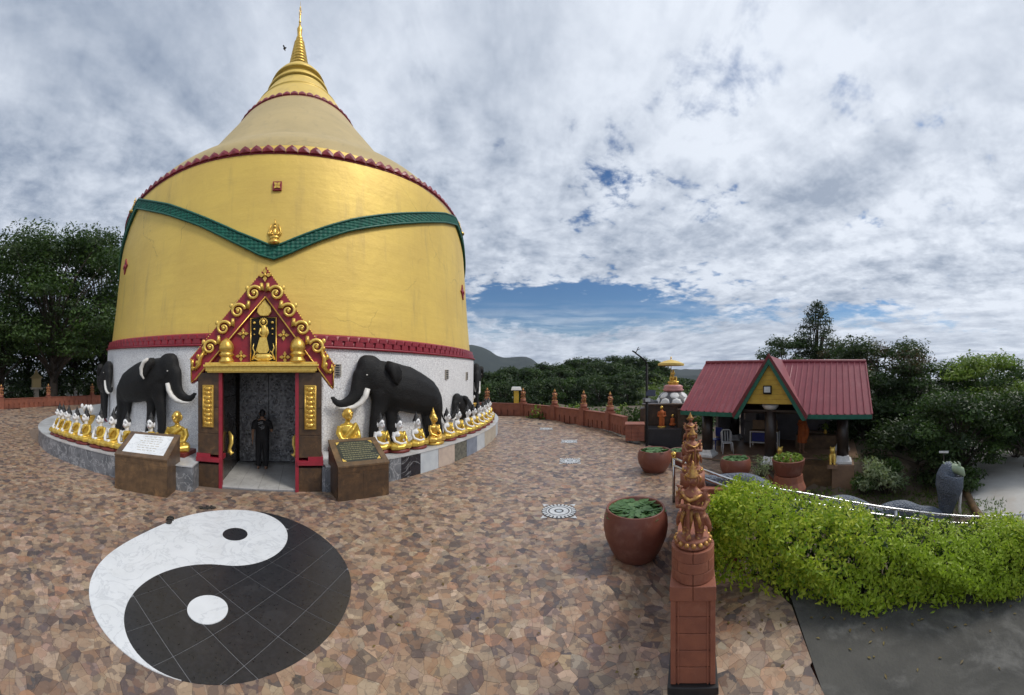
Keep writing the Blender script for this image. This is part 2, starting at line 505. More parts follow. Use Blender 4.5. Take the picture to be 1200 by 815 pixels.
# ------------------------------------------------------------------ helpers: meshes
class MB:
    """collects simple shapes; build() links them as ONE mesh object"""
    def __init__(s):
        s.v, s.f, s.mi, s.sm = [], [], [], []
        s.cur, s.smooth = 0, False

    def add(s, verts, faces, smooth=None):
        o = len(s.v)
        s.v.extend([tuple(p) for p in verts])
        for f in faces:
            s.f.append(tuple(i + o for i in f))
            s.mi.append(s.cur)
            s.sm.append(s.smooth if smooth is None else smooth)
        return s

    def box(s, c, size, rz=0., mtx=None, taper=1.0):
        hx, hy, hz = size[0] / 2, size[1] / 2, size[2] / 2
        vs = []
        for z, k in ((-hz, 1.), (hz, taper)):
            for x, y in ((-hx, -hy), (hx, -hy), (hx, hy), (-hx, hy)):
                vs.append(V((x * k, y * k, z)))
        R = mtx if mtx is not None else Matrix.Rotation(rz, 3, 'Z')
        c = V(c)
        vs = [c + R @ p for p in vs]
        return s.add(vs, [(3, 2, 1, 0), (4, 5, 6, 7), (0, 1, 5, 4), (1, 2, 6, 5), (2, 3, 7, 6), (3, 0, 4, 7)], False)

    def hexa(s, b, t):
        return s.add(list(b) + list(t), [(3, 2, 1, 0), (4, 5, 6, 7), (0, 1, 5, 4), (1, 2, 6, 5), (2, 3, 7, 6), (3, 0, 4, 7)], False)

    def tube(s, pts, rad, n=8, caps=True, sq=(1, 1), up=None):
        pts = [V(p) for p in pts]
        if not hasattr(rad, '__len__'):
            rad = [rad] * len(pts)
        m = len(pts)
        prev = None
        vs = []
        for i, p in enumerate(pts):
            t = (pts[min(i + 1, m - 1)] - pts[max(i - 1, 0)])
            t = t.normalized() if t.length > 1e-9 else V((0, 0, 1))
            if prev is None:
                a = V(up) if up else (V((0, 0, 1)) if abs(t.z) < .9 else V((1, 0, 0)))
                u = (a - t * a.dot(t)).normalized()
            else:
                u = (prev - t * prev.dot(t))
                u = u.normalized() if u.length > 1e-6 else prev
            prev = u
            w = t.cross(u)
            for k in range(n):
                a = 2 * pi * k / n
                vs.append(p + u * (cos(a) * rad[i] * sq[0]) + w * (sin(a) * rad[i] * sq[1]))
        fs = []
        for i in range(m - 1):
            for k in range(n):
                a, b = i * n + k, i * n + (k + 1) % n
                fs.append((a, b, b + n, a + n))
        if caps:
            fs.append(tuple(range(n))[::-1])
            fs.append(tuple(range((m - 1) * n, m * n)))
        return s.add(vs, fs, True)

    def lathe(s, prof, n=24, c=(0, 0, 0), smooth=True, a0=0., mtx=None, sy=1.):
        c = V(c)
        vs = []
        for r, z in prof:
            for k in range(n):
                a = a0 + 2 * pi * k / n
                p = V((r * cos(a), r * sin(a) * sy, z))
                vs.append(c + (mtx @ p if mtx is not None else p))
        fs = []
        for i in range(len(prof) - 1):
            for k in range(n):
                a, b = i * n + k, i * n + (k + 1) % n
                fs.append((a, b, b + n, a + n))
        fs.append(tuple(range(n))[::-1])
        fs.append(tuple(range((len(prof) - 1) * n, len(prof) * n)))
        return s.add(vs, fs, smooth)

    def ell(s, c, r, n=12, m=8, mtx=None):
        c = V(c)
        vs, fs = [], []
        for i in range(m + 1):
            t = pi * i / m
            for k in range(n):
                a = 2 * pi * k / n
                st = max(sin(t), .02)
                p = V((r[0] * st * cos(a), r[1] * st * sin(a), -r[2] * cos(t)))
                vs.append(c + (mtx @ p if mtx is not None else p))
        for i in range(m):
            for k in range(n):
                a, b = i * n + k, i * n + (k + 1) % n
                fs.append((a, b, b + n, a + n))
        fs.append(tuple(range(n))[::-1])
        fs.append(tuple(range(m * n, m * n + n)))
        return s.add(vs, fs, True)

    def prism(s, poly, h0, h1, fn=None, smooth=False):
        """poly in 2-D, extruded from h0 to h1; fn maps (u, v, h) to a point"""
        fn = fn or (lambda u, v, h: (u, v, h))
        n = len(poly)
        vs = [fn(p[0], p[1], h0) for p in poly] + [fn(p[0], p[1], h1) for p in poly]
        fs = [tuple(range(n))[::-1], tuple(range(n, 2 * n))]
        for k in range(n):
            j = (k + 1) % n
            fs.append((k, j, n + j, n + k))
        return s.add(vs, fs, smooth)

    def mesh(s, name, mats):
        me = bpy.data.meshes.new(name)
        me.from_pydata(s.v, [], s.f)
        for m in (mats if isinstance(mats, (list, tuple)) else [mats]):
            me.materials.append(M[m] if isinstance(m, str) else m)
        me.polygons.foreach_set('material_index', s.mi)
        me.polygons.foreach_set('use_smooth', s.sm)
        me.update()
        return me

    def build(s, name, mats, parent=None, bevel=0., **tags):
        return link(name, s.mesh(name, mats), parent, bevel, **tags)


def link(name, me, parent=None, bevel=0., **tags):
    o = bpy.data.objects.new(name, me)
    COL.objects.link(o)
    if parent is not None:
        o.parent = parent
    if bevel:
        b = o.modifiers.new('edge', 'BEVEL')
        b.width = bevel
        b.segments = 2
        b.limit_method = 'ANGLE'
        b.angle_limit = radians(40)
    for k, v in tags.items():
        if v:
            o[{'cat': 'category'}.get(k, k)] = v
    return o


def thing(name, label, cat, loc=(0, 0, 0), rz=0., group=None, mtx=None):
    o = bpy.data.objects.new(name, None)
    COL.objects.link(o)
    o.empty_display_size = .2
    if mtx is not None:
        o.matrix_world = mtx
    else:
        o.location = loc
        o.rotation_euler = (0, 0, rz)
    o['label'], o['category'] = label, cat
    if group:
        o['group'] = group
    return o


def kids(o):
    return [c for c in bpy.data.objects if c.parent == o]


def dup(root, loc=None, rz=None, label=None, scale=None, tree=None):
    """copy of a thing with copies of its parts and sub-parts"""
    if root.name not in TREE:
        TREE[root.name] = subtree(root)
    tree = TREE[root.name]

    def cp(node, parent):
        o, ch = node
        c = o.copy()
        COL.objects.link(c)
        if parent is not None:
            c.parent = parent
        for n in ch:
            cp(n, c)
        return c
    r = cp(tree, None)
    if loc is not None:
        r.location = loc
    if rz is not None:
        r.rotation_euler = (0, 0, rz)
    if scale:
        r.scale = (scale,) * 3 if not hasattr(scale, '__len__') else scale
    if label:
        r['label'] = label
    return r


TREE = {}


def subtree(o):
    return (o, [subtree(c) for c in kids(o)])


def blob(mb, voxel, smooth=4, fac=.5):
    """melts overlapping shapes into one continuous skin (voxel remesh)"""
    me = bpy.data.meshes.new('tmp')
    me.from_pydata(mb.v, [], mb.f)
    o = bpy.data.objects.new('tmp', me)
    COL.objects.link(o)
    r = o.modifiers.new('r', 'REMESH')
    r.mode = 'VOXEL'
    r.voxel_size = voxel
    r.use_smooth_shade = True
    if smooth:
        sm = o.modifiers.new('s', 'SMOOTH')
        sm.iterations = smooth
        sm.factor = fac
    dg = bpy.context.evaluated_depsgraph_get()
    out = bpy.data.meshes.new_from_object(o.evaluated_get(dg))
    bpy.data.objects.remove(o)
    bpy.data.meshes.remove(me)
    for p in out.polygons:
        p.use_smooth = True
    return out


def setmat(me, *names):
    me.materials.clear()
    for n in names:
        me.materials.append(M[n])
    return me


def leaves(name, P, N, L, Wd, matn, fold=.25, parent=None, jitter=.7, **tags):
    """many small folded leaves at points P facing roughly N (numpy arrays)"""
    n = len(P)
    N = N + RNG.normal(0, jitter, (n, 3))
    N /= np.linalg.norm(N, axis=1)[:, None] + 1e-9
    a = RNG.normal(0, 1, (n, 3))
    a[:, 2] -= .4
    T = a - N * (a * N).sum(1)[:, None]
    T /= np.linalg.norm(T, axis=1)[:, None] + 1e-9
    B = np.cross(N, T)
    L = L * RNG.uniform(.65, 1.3, n)
    Wd = Wd * RNG.uniform(.7, 1.25, n)
    L, Wd = L[:, None], Wd[:, None]
    v = np.empty((n, 4, 3))
    v[:, 0] = P - T * L * .5
    v[:, 1] = P + B * Wd * .5 + N * Wd * fold
    v[:, 2] = P + T * L * .5
    v[:, 3] = P - B * Wd * .5 + N * Wd * fold
    me = bpy.data.meshes.new(name)
    me.vertices.add(4 * n)
    me.vertices.foreach_set('co', v.ravel())
    me.loops.add(6 * n)
    idx = (np.arange(n)[:, None] * 4 + np.array([0, 1, 2, 0, 2, 3])[None]).ravel()
    me.loops.foreach_set('vertex_index', idx.astype(np.int32))
    me.polygons.add(2 * n)
    me.polygons.foreach_set('loop_start', (np.arange(2 * n) * 3).astype(np.int32))
    me.update(calc_edges=True)
    me.validate()
    me.materials.append(M[matn])
    return link(name, me, parent, **tags) if name else me


def ball(n):
    d = RNG.normal(0, 1, (n, 3))
    return d / (np.linalg.norm(d, axis=1)[:, None] + 1e-9)

# ================================================================== SETTING: ground
def sstep(t):
    t = max(0., min(1., t))
    return t * t * (3 - 2 * t)


def gz(x, y):
    """height of the ground: flat terrace, court sloping to the pavilion, bank falling away to the right"""
    z = -.5 * sstep((x - 3.9) / 3.4) * sstep((y - 1.0) / 3.0)
    z -= 1.0 * sstep((6.0 - y) / 3.6) * sstep((x - 4.2) / 3.4)
    z -= .45 * sstep((x - 9) / 8.) * sstep((8 - y) / 6)
    u, v = (x - 8.75) * .54 - (y - 8.45) * .84, (x - 8.75) * .84 + (y - 8.45) * .54
    z -= .85 * sstep((u + .3) / 1.0) * sstep((.35 - v) / .7) * sstep((y - 2.5) / 3)
    return z


RWALL = [at(571, 486), at(613, 487.5), at(650, 492.5), at(684, 498.5), at(715, 504.2), at(735, 511)]
LWALL = [at(-50, 482.5), at(1.5, 479.5), at(56.7, 476), at(108, 473.5), at(150, 472)]
TERR = [(1, -6), (1.6, .5), (2.18, 1.52), (2.8, 2.4), (3.05, 3.4), (3.75, 5.75), (4.7, 6.0), (6.0, 6.15), (7.4, 5.9), (8.0, 8.2),
        (6.7, 10.2), (6.9, 12.0), (5.2, 12.6), (4.9, 12.75)] + [(p.x, p.y) for p in RWALL[::-1]] + [(-10, 36), (-35, 38), (-42, 12)] + \
       [(p.x, p.y) for p in LWALL[::-1]] + [(-27, -6)]


def inpoly(x, y, P):
    c = False
    j = len(P) - 1
    for i in range(len(P)):
        xi, yi = P[i]
        xj, yj = P[j]
        if (yi > y) != (yj > y) and x < (xj - xi) * (y - yi) / (yj - yi) + xi:
            c = not c
        j = i
    return c


def clip_half(poly, mx, my, nx, ny):
    """keep the side of the line through (mx,my) where (p-m).n <= 0"""
    out = []
    k = len(poly)
    for i in range(k):
        a, b = poly[i], poly[(i + 1) % k]
        da = (a[0] - mx) * nx + (a[1] - my) * ny
        db = (b[0] - mx) * nx + (b[1] - my) * ny
        if da <= 0:
            out.append(a)
        if (da < 0 < db) or (db < 0 < da):
            t = da / (da - db)
            out.append((a[0] + (b[0] - a[0]) * t, a[1] + (b[1] - a[1]) * t))
    return out


POD_C, POD_R, LEDGE = V((-15.01, 15.30, 0)), 14.335, .60
YY_C, YY_R = V((-3.47, 2.82, 0)), 1.743
YA = V((-.63, .777, 0)).normalized()          # towards the white head
YB = V((YA.y, -YA.x, 0))                      # right of it


def ground_sheet(name, xs, ys, zf, m, keep=None):
    vs, fs, ix = [], [], {}
    for i, x in enumerate(xs):
        for j, y in enumerate(ys):
            ix[i, j] = len(vs)
            vs.append((x, y, zf(x, y)))
    for i in range(len(xs) - 1):
        for j in range(len(ys) - 1):
            if keep and not keep((xs[i] + xs[i + 1]) / 2, (ys[j] + ys[j + 1]) / 2):
                continue
            fs.append((ix[i, j], ix[i + 1, j], ix[i + 1, j + 1], ix[i, j + 1]))
    b = MB()
    b.add(vs, fs, True)
    return b.build(name, m, kind='structure')


STONE_COL = [(.40, .29, .21), (.31, .22, .145), (.32, .185, .115), (.25, .175, .125), (.13, .098, .09), (.088, .074, .074),
             (.42, .32, .23), (.28, .21, .17), (.165, .12, .10), (.35, .235, .16), (.26, .205, .16), (.37, .255, .185), (.29, .19, .135), (.12, .092, .088), (.33, .23, .17), (.17, .125, .105), (.40, .30, .22)]


def paving():
    # bedding of the paving, seen in the joints
    b = MB()
    m = [V((p[0], p[1], 0)) for p in TERR]
    from mathutils.geometry import tessellate_polygon
    tri = tessellate_polygon([m])
    # fine sheet so that it follows the slope of the court
    xs = list(np.arange(-45, -8, 2.0)) + list(np.arange(-8, 1.2, .4)) + list(np.arange(1.2, 4, .1)) + list(np.arange(4, 9.6, .4))
    ys = list(np.arange(-6, 0, .4)) + list(np.arange(0, 4, .1)) + list(np.arange(4, 16, .4)) + list(np.arange(16, 40, 2.0))
    terr = ground_sheet('terrace', xs, ys, lambda x, y: gz(x, y), 'terrace_far',
                        lambda x, y: inpoly(x, y, TERR) and (not (0 < y < 3.4 and x > 1.3) or inpoly(x + .09, y - .05, TERR)))
    sp = .136
    big = {}
    cells = []

    def seed(i, j):
        k = (i, j)
        if k not in big:
            r = random.Random(i * 7919 + j * 104729)
            big[k] = ((i + .5 + r.uniform(-.5, .5)) * sp, (j + .5 + r.uniform(-.5, .5)) * sp * .92, r.uniform(-.17, .17) * sp * sp * (2.0 if r.random() < .25 else 1.))
        return big[k]
    RAMP_EDGE = [(TERR[q], TERR[q + 1]) for q in (1, 2, 3)]
    for i in range(int(-18 / sp), int(8.8 / sp)):
        for j in range(int(-4 / (sp * .92)), int(17 / (sp * .92))):
            x, y, w0 = seed(i, j)
            r = hypot(x, y)
            if r > 17 or r < .8 or not (inpoly(x, y, TERR) or (0 < y < 3.6 and x < 3.6 and (inpoly(x - .17, y + .10, TERR) or inpoly(x - .32, y + .18, TERR)))):
                continue
            if hypot(x - POD_C.x, y - POD_C.y) < POD_R - .25:
                continue
            if hypot(x - YY_C.x, y - YY_C.y) < YY_R - .28:
                continue
            if y < -2.5 and x < -3:
                continue
            poly = [(x - sp * 1.6, y - sp * 1.6), (x + sp * 1.6, y - sp * 1.6), (x + sp * 1.6, y + sp * 1.6), (x - sp * 1.6, y + sp * 1.6)]
            for di in (-2, -1, 0, 1, 2):
                for dj in (-2, -1, 0, 1, 2):
                    if di or dj:
                        u, w, w1 = seed(i + di, j + dj)
                        nx, ny = u - x, w - y
                        if nx * nx + ny * ny > (3.2 * sp) ** 2:
                            continue
                        l = hypot(nx, ny)
                        l = max(l, .02)
                        k_ = .5 + (w0 - w1) / (2 * l * l) - .0010 / l
                        poly = clip_half(poly, x + nx * k_, y + ny * k_, nx, ny)
                        if len(poly) < 3:
                            break
            for (ax, ay), (bx, by) in RAMP_EDGE:
                if len(poly) >= 3 and min(ay, by) - .3 < y < max(ay, by) + .3 and abs(x - (ax + bx) / 2) < .8:
                    poly = clip_half(poly, ax, ay, by - ay, ax - bx)
            if len(poly) >= 3:
                cells.append((r, x, y, poly))
    cells.sort(key=lambda c: c[0] if c[2] > .2 else c[0] + 50)
    rr = random.Random(3)

    def stone_geo(x, y, poly, cx=0., cy=0., cz=0.):
        h = .007 + rr.uniform(0, .002)
        vs, fs = [], []
        k = len(poly)
        for p in poly:
            vs.append((p[0] - cx, p[1] - cy, gz(p[0], p[1]) + h - cz))
        for p in poly:
            vs.append((p[0] - cx, p[1] - cy, gz(p[0], p[1]) - .002 - cz))
        fs.append(tuple(range(k)))
        for q in range(k):
            w = (q + 1) % k
            fs.append((q, k + q, k + w, w))
        return vs, fs

    def tint():
        c = list(rr.choice(STONE_COL))
        f = rr.uniform(.92, 1.28)
        return [x * f * rr.uniform(.95, 1.05) for x in c] + [1.]

    for r, x, y, poly in cells[:300]:
        vs, fs = stone_geo(x, y, poly, x, y, gz(x, y))
        me = bpy.data.meshes.new('stone')
        me.from_pydata(vs, [], fs)
        a = me.attributes.new('tint', 'FLOAT_COLOR', 'POINT')
        a.data.foreach_set('color', tint() * len(vs))
        me.materials.append(M['stone'])
        o = link('stone', me, terr)
        o.location = (x, y, gz(x, y))
    VS, FS, CC = [], [], []
    for r, x, y, poly in cells[300:]:
        vs, fs = stone_geo(x, y, poly)
        o = len(VS)
        VS += vs
        FS += [tuple(i + o for i in f) for f in fs]
        CC += tint() * len(vs)
    me = bpy.data.meshes.new('paving_stones')
    me.from_pydata(VS, [], FS)
    a = me.attributes.new('tint', 'FLOAT_COLOR', 'POINT')
    a.data.foreach_set('color', CC)
    me.materials.append(M['stone'])
    link('paving_stones', me, terr, kind='stuff')


def terrace_far_mat():
    m = bpy.data.materials.new('terrace_far')
    m.use_nodes = True
    g = NT(m.node_tree)
    tc = g.n('ShaderNodeTexCoord')
    v = tc.outputs['Object']
    vc = g.n('ShaderNodeTexVoronoi', ins={'Vector': v, 'Scale': 4.9})
    hs = g.n('ShaderNodeSeparateColor', ins={0: vc.outputs['Color']})
    cr = g.n('ShaderNodeValToRGB')
    cr.color_ramp.interpolation = 'CONSTANT'
    el = cr.color_ramp.elements
    while len(el) < 8:
        el.new(.5)
    for i, c in enumerate([STONE_COL[k] for k in (0, 2, 4, 6, 3, 9, 5, 7)]):
        el[i].position = i / 8
        el[i].color = c3([x * .95 for x in c])
    g.set(cr, 0, hs.outputs[0])
    n1 = g.noise(v, 9, 5, .6)
    col = g.mix(g.math('MULTIPLY', g.ramp(n1, .4, .8), .4), cr.outputs[0], c3((.12, .09, .08)))
    # bedding close by is plain mortar: the cell pattern only far away, beyond the laid stones
    r = g.n('ShaderNodeVectorMath', operation='LENGTH', ins={0: v})
    far = g.ramp(r.outputs['Value'], 16.0, 16.8)
    col = g.mix(far, c3((.20, .148, .115)), col)
    b = g.n('ShaderNodeBsdfPrincipled', ins={'Base Color': col, 'Roughness': .5, 'Specular IOR Level': .4})
    finish(g, b)
    MATS['terrace_far'] = m


terrace_far_mat()
paving()

# bank and land below the terrace
RD = V((.52, -.854, 0)).normalized()


def ramp_z(x, y):
    d = (x - 2.77) * .817 - (y - 2.36) * .576          # distance from the edge of the paving
    return .004 - .13 * max(0., d)



def bank_z(x, y):
    z = gz(x, y) - .04
    d = max(0., x - 13)
    s = (V((x, y, 0)) - V((2.75, 2.4, 0))).dot(RD)
    c = (V((x, y, 0)) - V((2.75, 2.4, 0))).dot(V((.81, .59, 0)))
    if -1.0 < s and c < 1.6:
        z = min(z, ramp_z(x, y) - .12)
    return z - .03 * d - (.25 * max(0, -y - 3))


ground_sheet('bank', list(np.arange(.8, 16, .4)) + [18, 22, 28, 36, 46, 60], [-30, -20, -12, -8] + list(np.arange(-6, 14, .4)) + [16, 20, 26, 34],
             bank_z, 'soil', lambda x, y: not inpoly(x, y, TERR) and not (x < 4.6 and y > 13) and not (y < 2.6 and x < 3.2 + max(0, -y) and x < 6 and False))
b = MB()
b.lathe([(.05, -4.2), (30, -4.5), (60, -7), (400, -14), (9000, -30)], 96)
b.f.pop()
b.mi.pop()
b.sm.pop()
b.build('lower_land', 'lower_land', kind='structure')

# outer wall of the terrace platform
b = MB()
k = len(TERR)
for i in range(k):
    a, c = TERR[i], TERR[(i + 1) % k]
    za, zc = gz(*a) - .01, gz(*c) - .01
    b.add([(a[0], a[1], za), (c[0], c[1], zc), (c[0], c[1], -5), (a[0], a[1], -5)], [(0, 1, 2, 3)], False)
b.build('retaining_wall', 'terracotta_far', kind='structure')

# concrete ramp beside the hedge


b = MB()
n = 24
vs, fs = [], []
E0, E1 = V((3.35, 3.1, 0)), V((.75, -.4, 0))
for i in range(n + 1):
    for j in range(9):
        e = E0.lerp(E1, j / 8)
        p = e + RD * (i * .3)
        vs.append((p.x, p.y, ramp_z(p.x, p.y) + .0))
for i in range(n):
    for j in range(8):
        a = i * 9 + j
        fs.append((a, a + 1, a + 10, a + 9))
b.add(vs, fs, True)
b.build('ramp', 'concrete', kind='structure')

# pale driveway below the trees with its curved kerb
b = MB()
cl = [V((6.8, -1.5, 0)), V((9.2, -.6, 0)), V((12, .2, 0)), V((15, 1.3, 0)), V((19, 3.4, 0)), V((24, 6.5, 0)), V((32, 10, 0))]
wd = [1.6, 1.9, 2.0, 2.1, 2.3, 2.6, 3.0]
L, R_ = [], []
for i, p in enumerate(cl):
    t = (cl[min(i + 1, 6)] - cl[max(i - 1, 0)]).normalized()
    nrm = V((-t.y, t.x, 0))
    L.append(p + nrm * wd[i])
    R_.append(p - nrm * wd[i])


def subdiv(P, k=8):
    out = []
    for i in range(len(P) - 1):
        p0, p1, p2, p3 = P[max(i - 1, 0)], P[i], P[i + 1], P[min(i + 2, len(P) - 1)]
        for q in range(k):
            t = q / k
            out.append(.5 * ((2 * p1) + (p2 - p0) * t + (2 * p0 - 5 * p1 + 4 * p2 - p3) * t * t + (3 * p1 - p0 - 3 * p2 + p3) * t ** 3))
    out.append(V(P[-1]))
    return out


Ls, Rs = subdiv(L), subdiv(R_)
vs, fs = [], []
for p, q in zip(Ls, Rs):
    for k in range(7):
        w = p.lerp(q, k / 6)
        vs.append((w.x, w.y, bank_z(w.x, w.y) + .05))
for i in range(len(Ls) - 1):
    for k in range(6):
        a = i * 7 + k
        fs.append((a, a + 1, a + 8, a + 7))
b.add(vs, fs, True)
b.build('driveway', 'road', kind='structure')
b = MB()
b.tube([(p.x, p.y, bank_z(p.x, p.y) + .06) for p in Ls], .11, 6)
b.build('kerb', 'brown_tile_light', kind='structure')

# mountain ridge far behind
prof = [(430, 392), (500, 398), (540, 404), (553, 404.5), (563, 407), (573, 411.5), (583, 417), (592, 419.5), (603, 419), (617, 418.5),
        (624, 421), (630, 427), (640, 430), (660, 433), (700, 434), (760, 434), (830, 433), (900, 432)]
b = MB()
vs, fs = [], []
cols = []
D0 = 1100.
pxs = np.arange(430, 901, 2.5)
for px in pxs:
    py = np.interp(px, [p[0] for p in prof], [p[1] for p in prof])
    col_ = []
    for k, (dr, fr) in enumerate([(-520, -.25), (-420, .02), (-330, .20), (-240, .40), (-160, .60), (-90, .80), (-30, .95), (0, 1.), (60, .9), (200, .4)]):
        r = D0 + dr
        top = (HY - py) / F * D0
        nz = noise.fractal(V((px * .045, k * .9, 3.1)), 1., 2., 5) * 9 * (1 if 0 < k < 7 else .15)
        th = (px - 600) / F + .012 * noise.noise(V((px * .05, k * .8, 9)))
        col_.append((r * sin(th), r * cos(th), EYE.z + top * fr + nz * min(1, top / 60) - (30 if k == 0 else 0)))
    vs += col_
nk = 10
for i in range(len(pxs) - 1):
    for k in range(nk - 1):
        a = i * nk + k
        fs.append((a, a + nk, a + nk + 1, a + 1))
b.add(vs, fs, True)
b.build('mountain', 'mountain', kind='structure')

# ================================================================== yin-yang inlay


# outline of the inlay as laid: not a perfect circle
_rim = [(107, 714), (111.5, 675), (140, 640.6), (179, 621), (230, 603.6), (284, 599), (317, 602.5), (350, 615), (386.5, 637.6), (406, 663), (411.4, 687), (406, 714), (386.5, 747), (350, 777),
        (314, 794), (275, 801), (230, 802), (185, 791), (149, 771), (125, 749)]
_pa, _pr = [], []
for _q in _rim:
    _d = at(*_q) - YY_C
    _pa.append(atan2(_d.dot(YB), _d.dot(YA)))
    _pr.append(_d.length / YY_R)
_A = np.array([[1] + [f(k * a) for k in (1, 2, 3) for f in (cos, sin)] for a in _pa])
_co = np.linalg.lstsq(_A, np.array(_pr), rcond=None)[0]


def yw(u, v):
    a, r = atan2(v, u), hypot(u, v)
    k = sum(c * f for c, f in zip(_co, [1] + [f(q * a) for q in (1, 2, 3) for f in (cos, sin)]))
    k = 1 + (k - 1) * min(1, r / YY_R) ** 1.5
    return YA * (u * k) + YB * (v * k)


def arc(cu, r, a0, a1, n=40):
    return [(cu + r * cos(a0 + (a1 - a0) * i / n), r * sin(a0 + (a1 - a0) * i / n)) for i in range(n + 1)]


R2 = YY_R / 2
# u along YA, v along YB.  angle 0 = +u
s_curve = arc(-R2, R2, pi, 2 * pi)[1:] + arc(R2, R2, pi, 0)[1:]      # from -R by the left of the lower head, by the right of the upper head
white = arc(0, YY_R, 0, -pi, 80) + s_curve[:-1]
black = arc(0, YY_R, 0, pi, 80) + s_curve[:-1]
yyt = thing('yin_yang_inlay', 'large round black and white yin-yang inlay set flush in the stone paving before the doorway', 'floor inlay', YY_C)


def yl(u, v, h):
    p = yw(u, v)
    return (p.x, p.y, h)


b = MB()
b.prism(arc(0, YY_R, 0, 2 * pi, 120)[:-1], .001, .010, yl)
b.build('bedding', 'tile_grout', yyt)
b = MB()
b.prism(white[::-1], .0, .0165, yl)
b.build('white_half', 'white_marble', yyt)
b = MB()
b.prism(arc(-R2, .225, 0, 2 * pi, 40)[:-1], .012, .0215, yl)
b.build('white_dot', 'white_marble', yyt)
b = MB()
b.prism(arc(R2, .20, 0, 2 * pi, 40)[:-1], .012, .0215, yl)
b.build('black_dot', 'black_granite', yyt)
TS = .4615
g0 = V((-2.60, 1.51, 0))
bl_world = [YY_C + yw(p[0], p[1]) for p in black]
blp = [(p.x, p.y) for p in bl_world]
for i in range(-9, 9):
    for j in range(-9, 9):
        x0, y0 = g0.x + i * TS + .004, g0.y + j * TS + .004
        x1, y1 = x0 + TS - .008, y0 + TS - .008
        if hypot((x0 + x1) / 2 - YY_C.x, (y0 + y1) / 2 - YY_C.y) > YY_R + .4:
            continue
        q = clip_half(clip_half(clip_half(clip_half(blp, x0, 0, -1, 0), x1, 0, 1, 0), 0, y0, 0, -1), 0, y1, 0, 1)
        if len(q) < 3:
            continue
        area = abs(sum(q[k][0] * q[(k + 1) % len(q)][1] - q[(k + 1) % len(q)][0] * q[k][1] for k in range(len(q)))) / 2
        if area < .002:
            continue
        # drop doubled corners
        qq = [q[k] for k in range(len(q)) if hypot(q[k][0] - q[k - 1][0], q[k][1] - q[k - 1][1]) > 1e-4]
        sg = sum(qq[k][0] * qq[(k + 1) % len(qq)][1] - qq[(k + 1) % len(qq)][0] * qq[k][1] for k in range(len(qq)))
        if sg < 0:
            qq = qq[::-1]
        b = MB()
        b.prism([(p[0] - YY_C.x, p[1] - YY_C.y) for p in qq], .006, .0145)
        b.build('black_tile', 'black_granite', yyt)


# round medallions inlaid in the paving
def medallion(loc, label, rz=0.):
    t = thing('floor_medallion', label, 'floor medallion', loc, rz, 'round medallions inlaid in the paving')
    b = MB()
    b.lathe([(.40, .0), (.40, .013)], 40, smooth=False)
    b.build('dark_disc', 'paver_black', t)
    b = MB()
    for k in range(24):
        a = 2 * pi * k / 24
        b.box((.345 * cos(a), .345 * sin(a), .013), (.08, .05, .012), a)
    for k in range(4):
        a = pi / 4 + k * pi / 2
        b.prism([(.43, -.075), (.57, 0), (.43, .075), (.45, 0)], .002, .017, lambda u, v, h, a=a: (u * cos(a) - v * sin(a), u * sin(a) + v * cos(a), h))
    b.build('border_pattern', 'paver_white', t)
    for nm, r0, r1, m in (('outer_ring', .25, .29, 'paver_white'), ('inner_ring', .11, .22, 'paver_white')):
        b = MB()
        vs = [(r * cos(2 * pi * k / 36), r * sin(2 * pi * k / 36), .0175) for r in (r0, r1) for k in range(36)]
        vs += [(x, y, .008) for x, y, _ in vs]
        fs = [(k, 36 + k, 36 + (k + 1) % 36, (k + 1) % 36) for k in range(36)]
        fs = [f[::-1] for f in fs] + [(36 + k, 108 + k, 108 + (k + 1) % 36, 36 + (k + 1) % 36) for k in range(36)]
        b.add(vs, fs, False)
        b.build(nm, m, t)
    b = MB()
    b.lathe([(.07, .008), (.07, .018)], 20, smooth=False)
    b.build('hub', 'slab_pale', t)
    return t


m0 = medallion(at(655, 600), 'black and white round paving medallion nearest the camera, beside the large lotus pot', -.145)
m0.scale = (.84, .84, 1)
dup(m0, at(668, 541), -.18, 'black and white round paving medallion second from the camera, left of the farther lotus pot')
dup(m0, at(667, 518), -.18, 'small looking paving medallion third from the camera, in front of the terrace wall')
dup(m0, at(640, 503), -.1, 'faint distant paving medallion nearest the far terrace wall')

# ================================================================== PODIUM (ring ledge round the stupa)


def ring_hit(px, R=POD_R, c=POD_C, far=False):
    """where the view ray of a column meets a circle round c; returns angle on the circle"""
    th = (px - 600) / F
    d = V((sin(th), cos(th), 0))
    bq = d.dot(c)
    disc = bq * bq - (c.length_squared - R * R)
    disc = max(disc, 0.)
    t = bq + sqrt(disc) if far else bq - sqrt(disc)
    p = d * t
    return atan2(p.y - c.y, p.x - c.x)


def ring_pt(a, R, z=0.):
    return V((POD_C.x + R * cos(a), POD_C.y + R * sin(a), z))


AL, AR = ring_hit(226), ring_hit(382)          # ends of the ring beside the porch
pod = thing('marble_podium', 'low curved podium faced with odd marble slabs that rings the golden stupa', 'podium', POD_C)


def PRAD(a):
    """the ring draws in towards the wall round the far left side"""
    return POD_R - 2.6 * sstep((-1.235 - a) / .85)


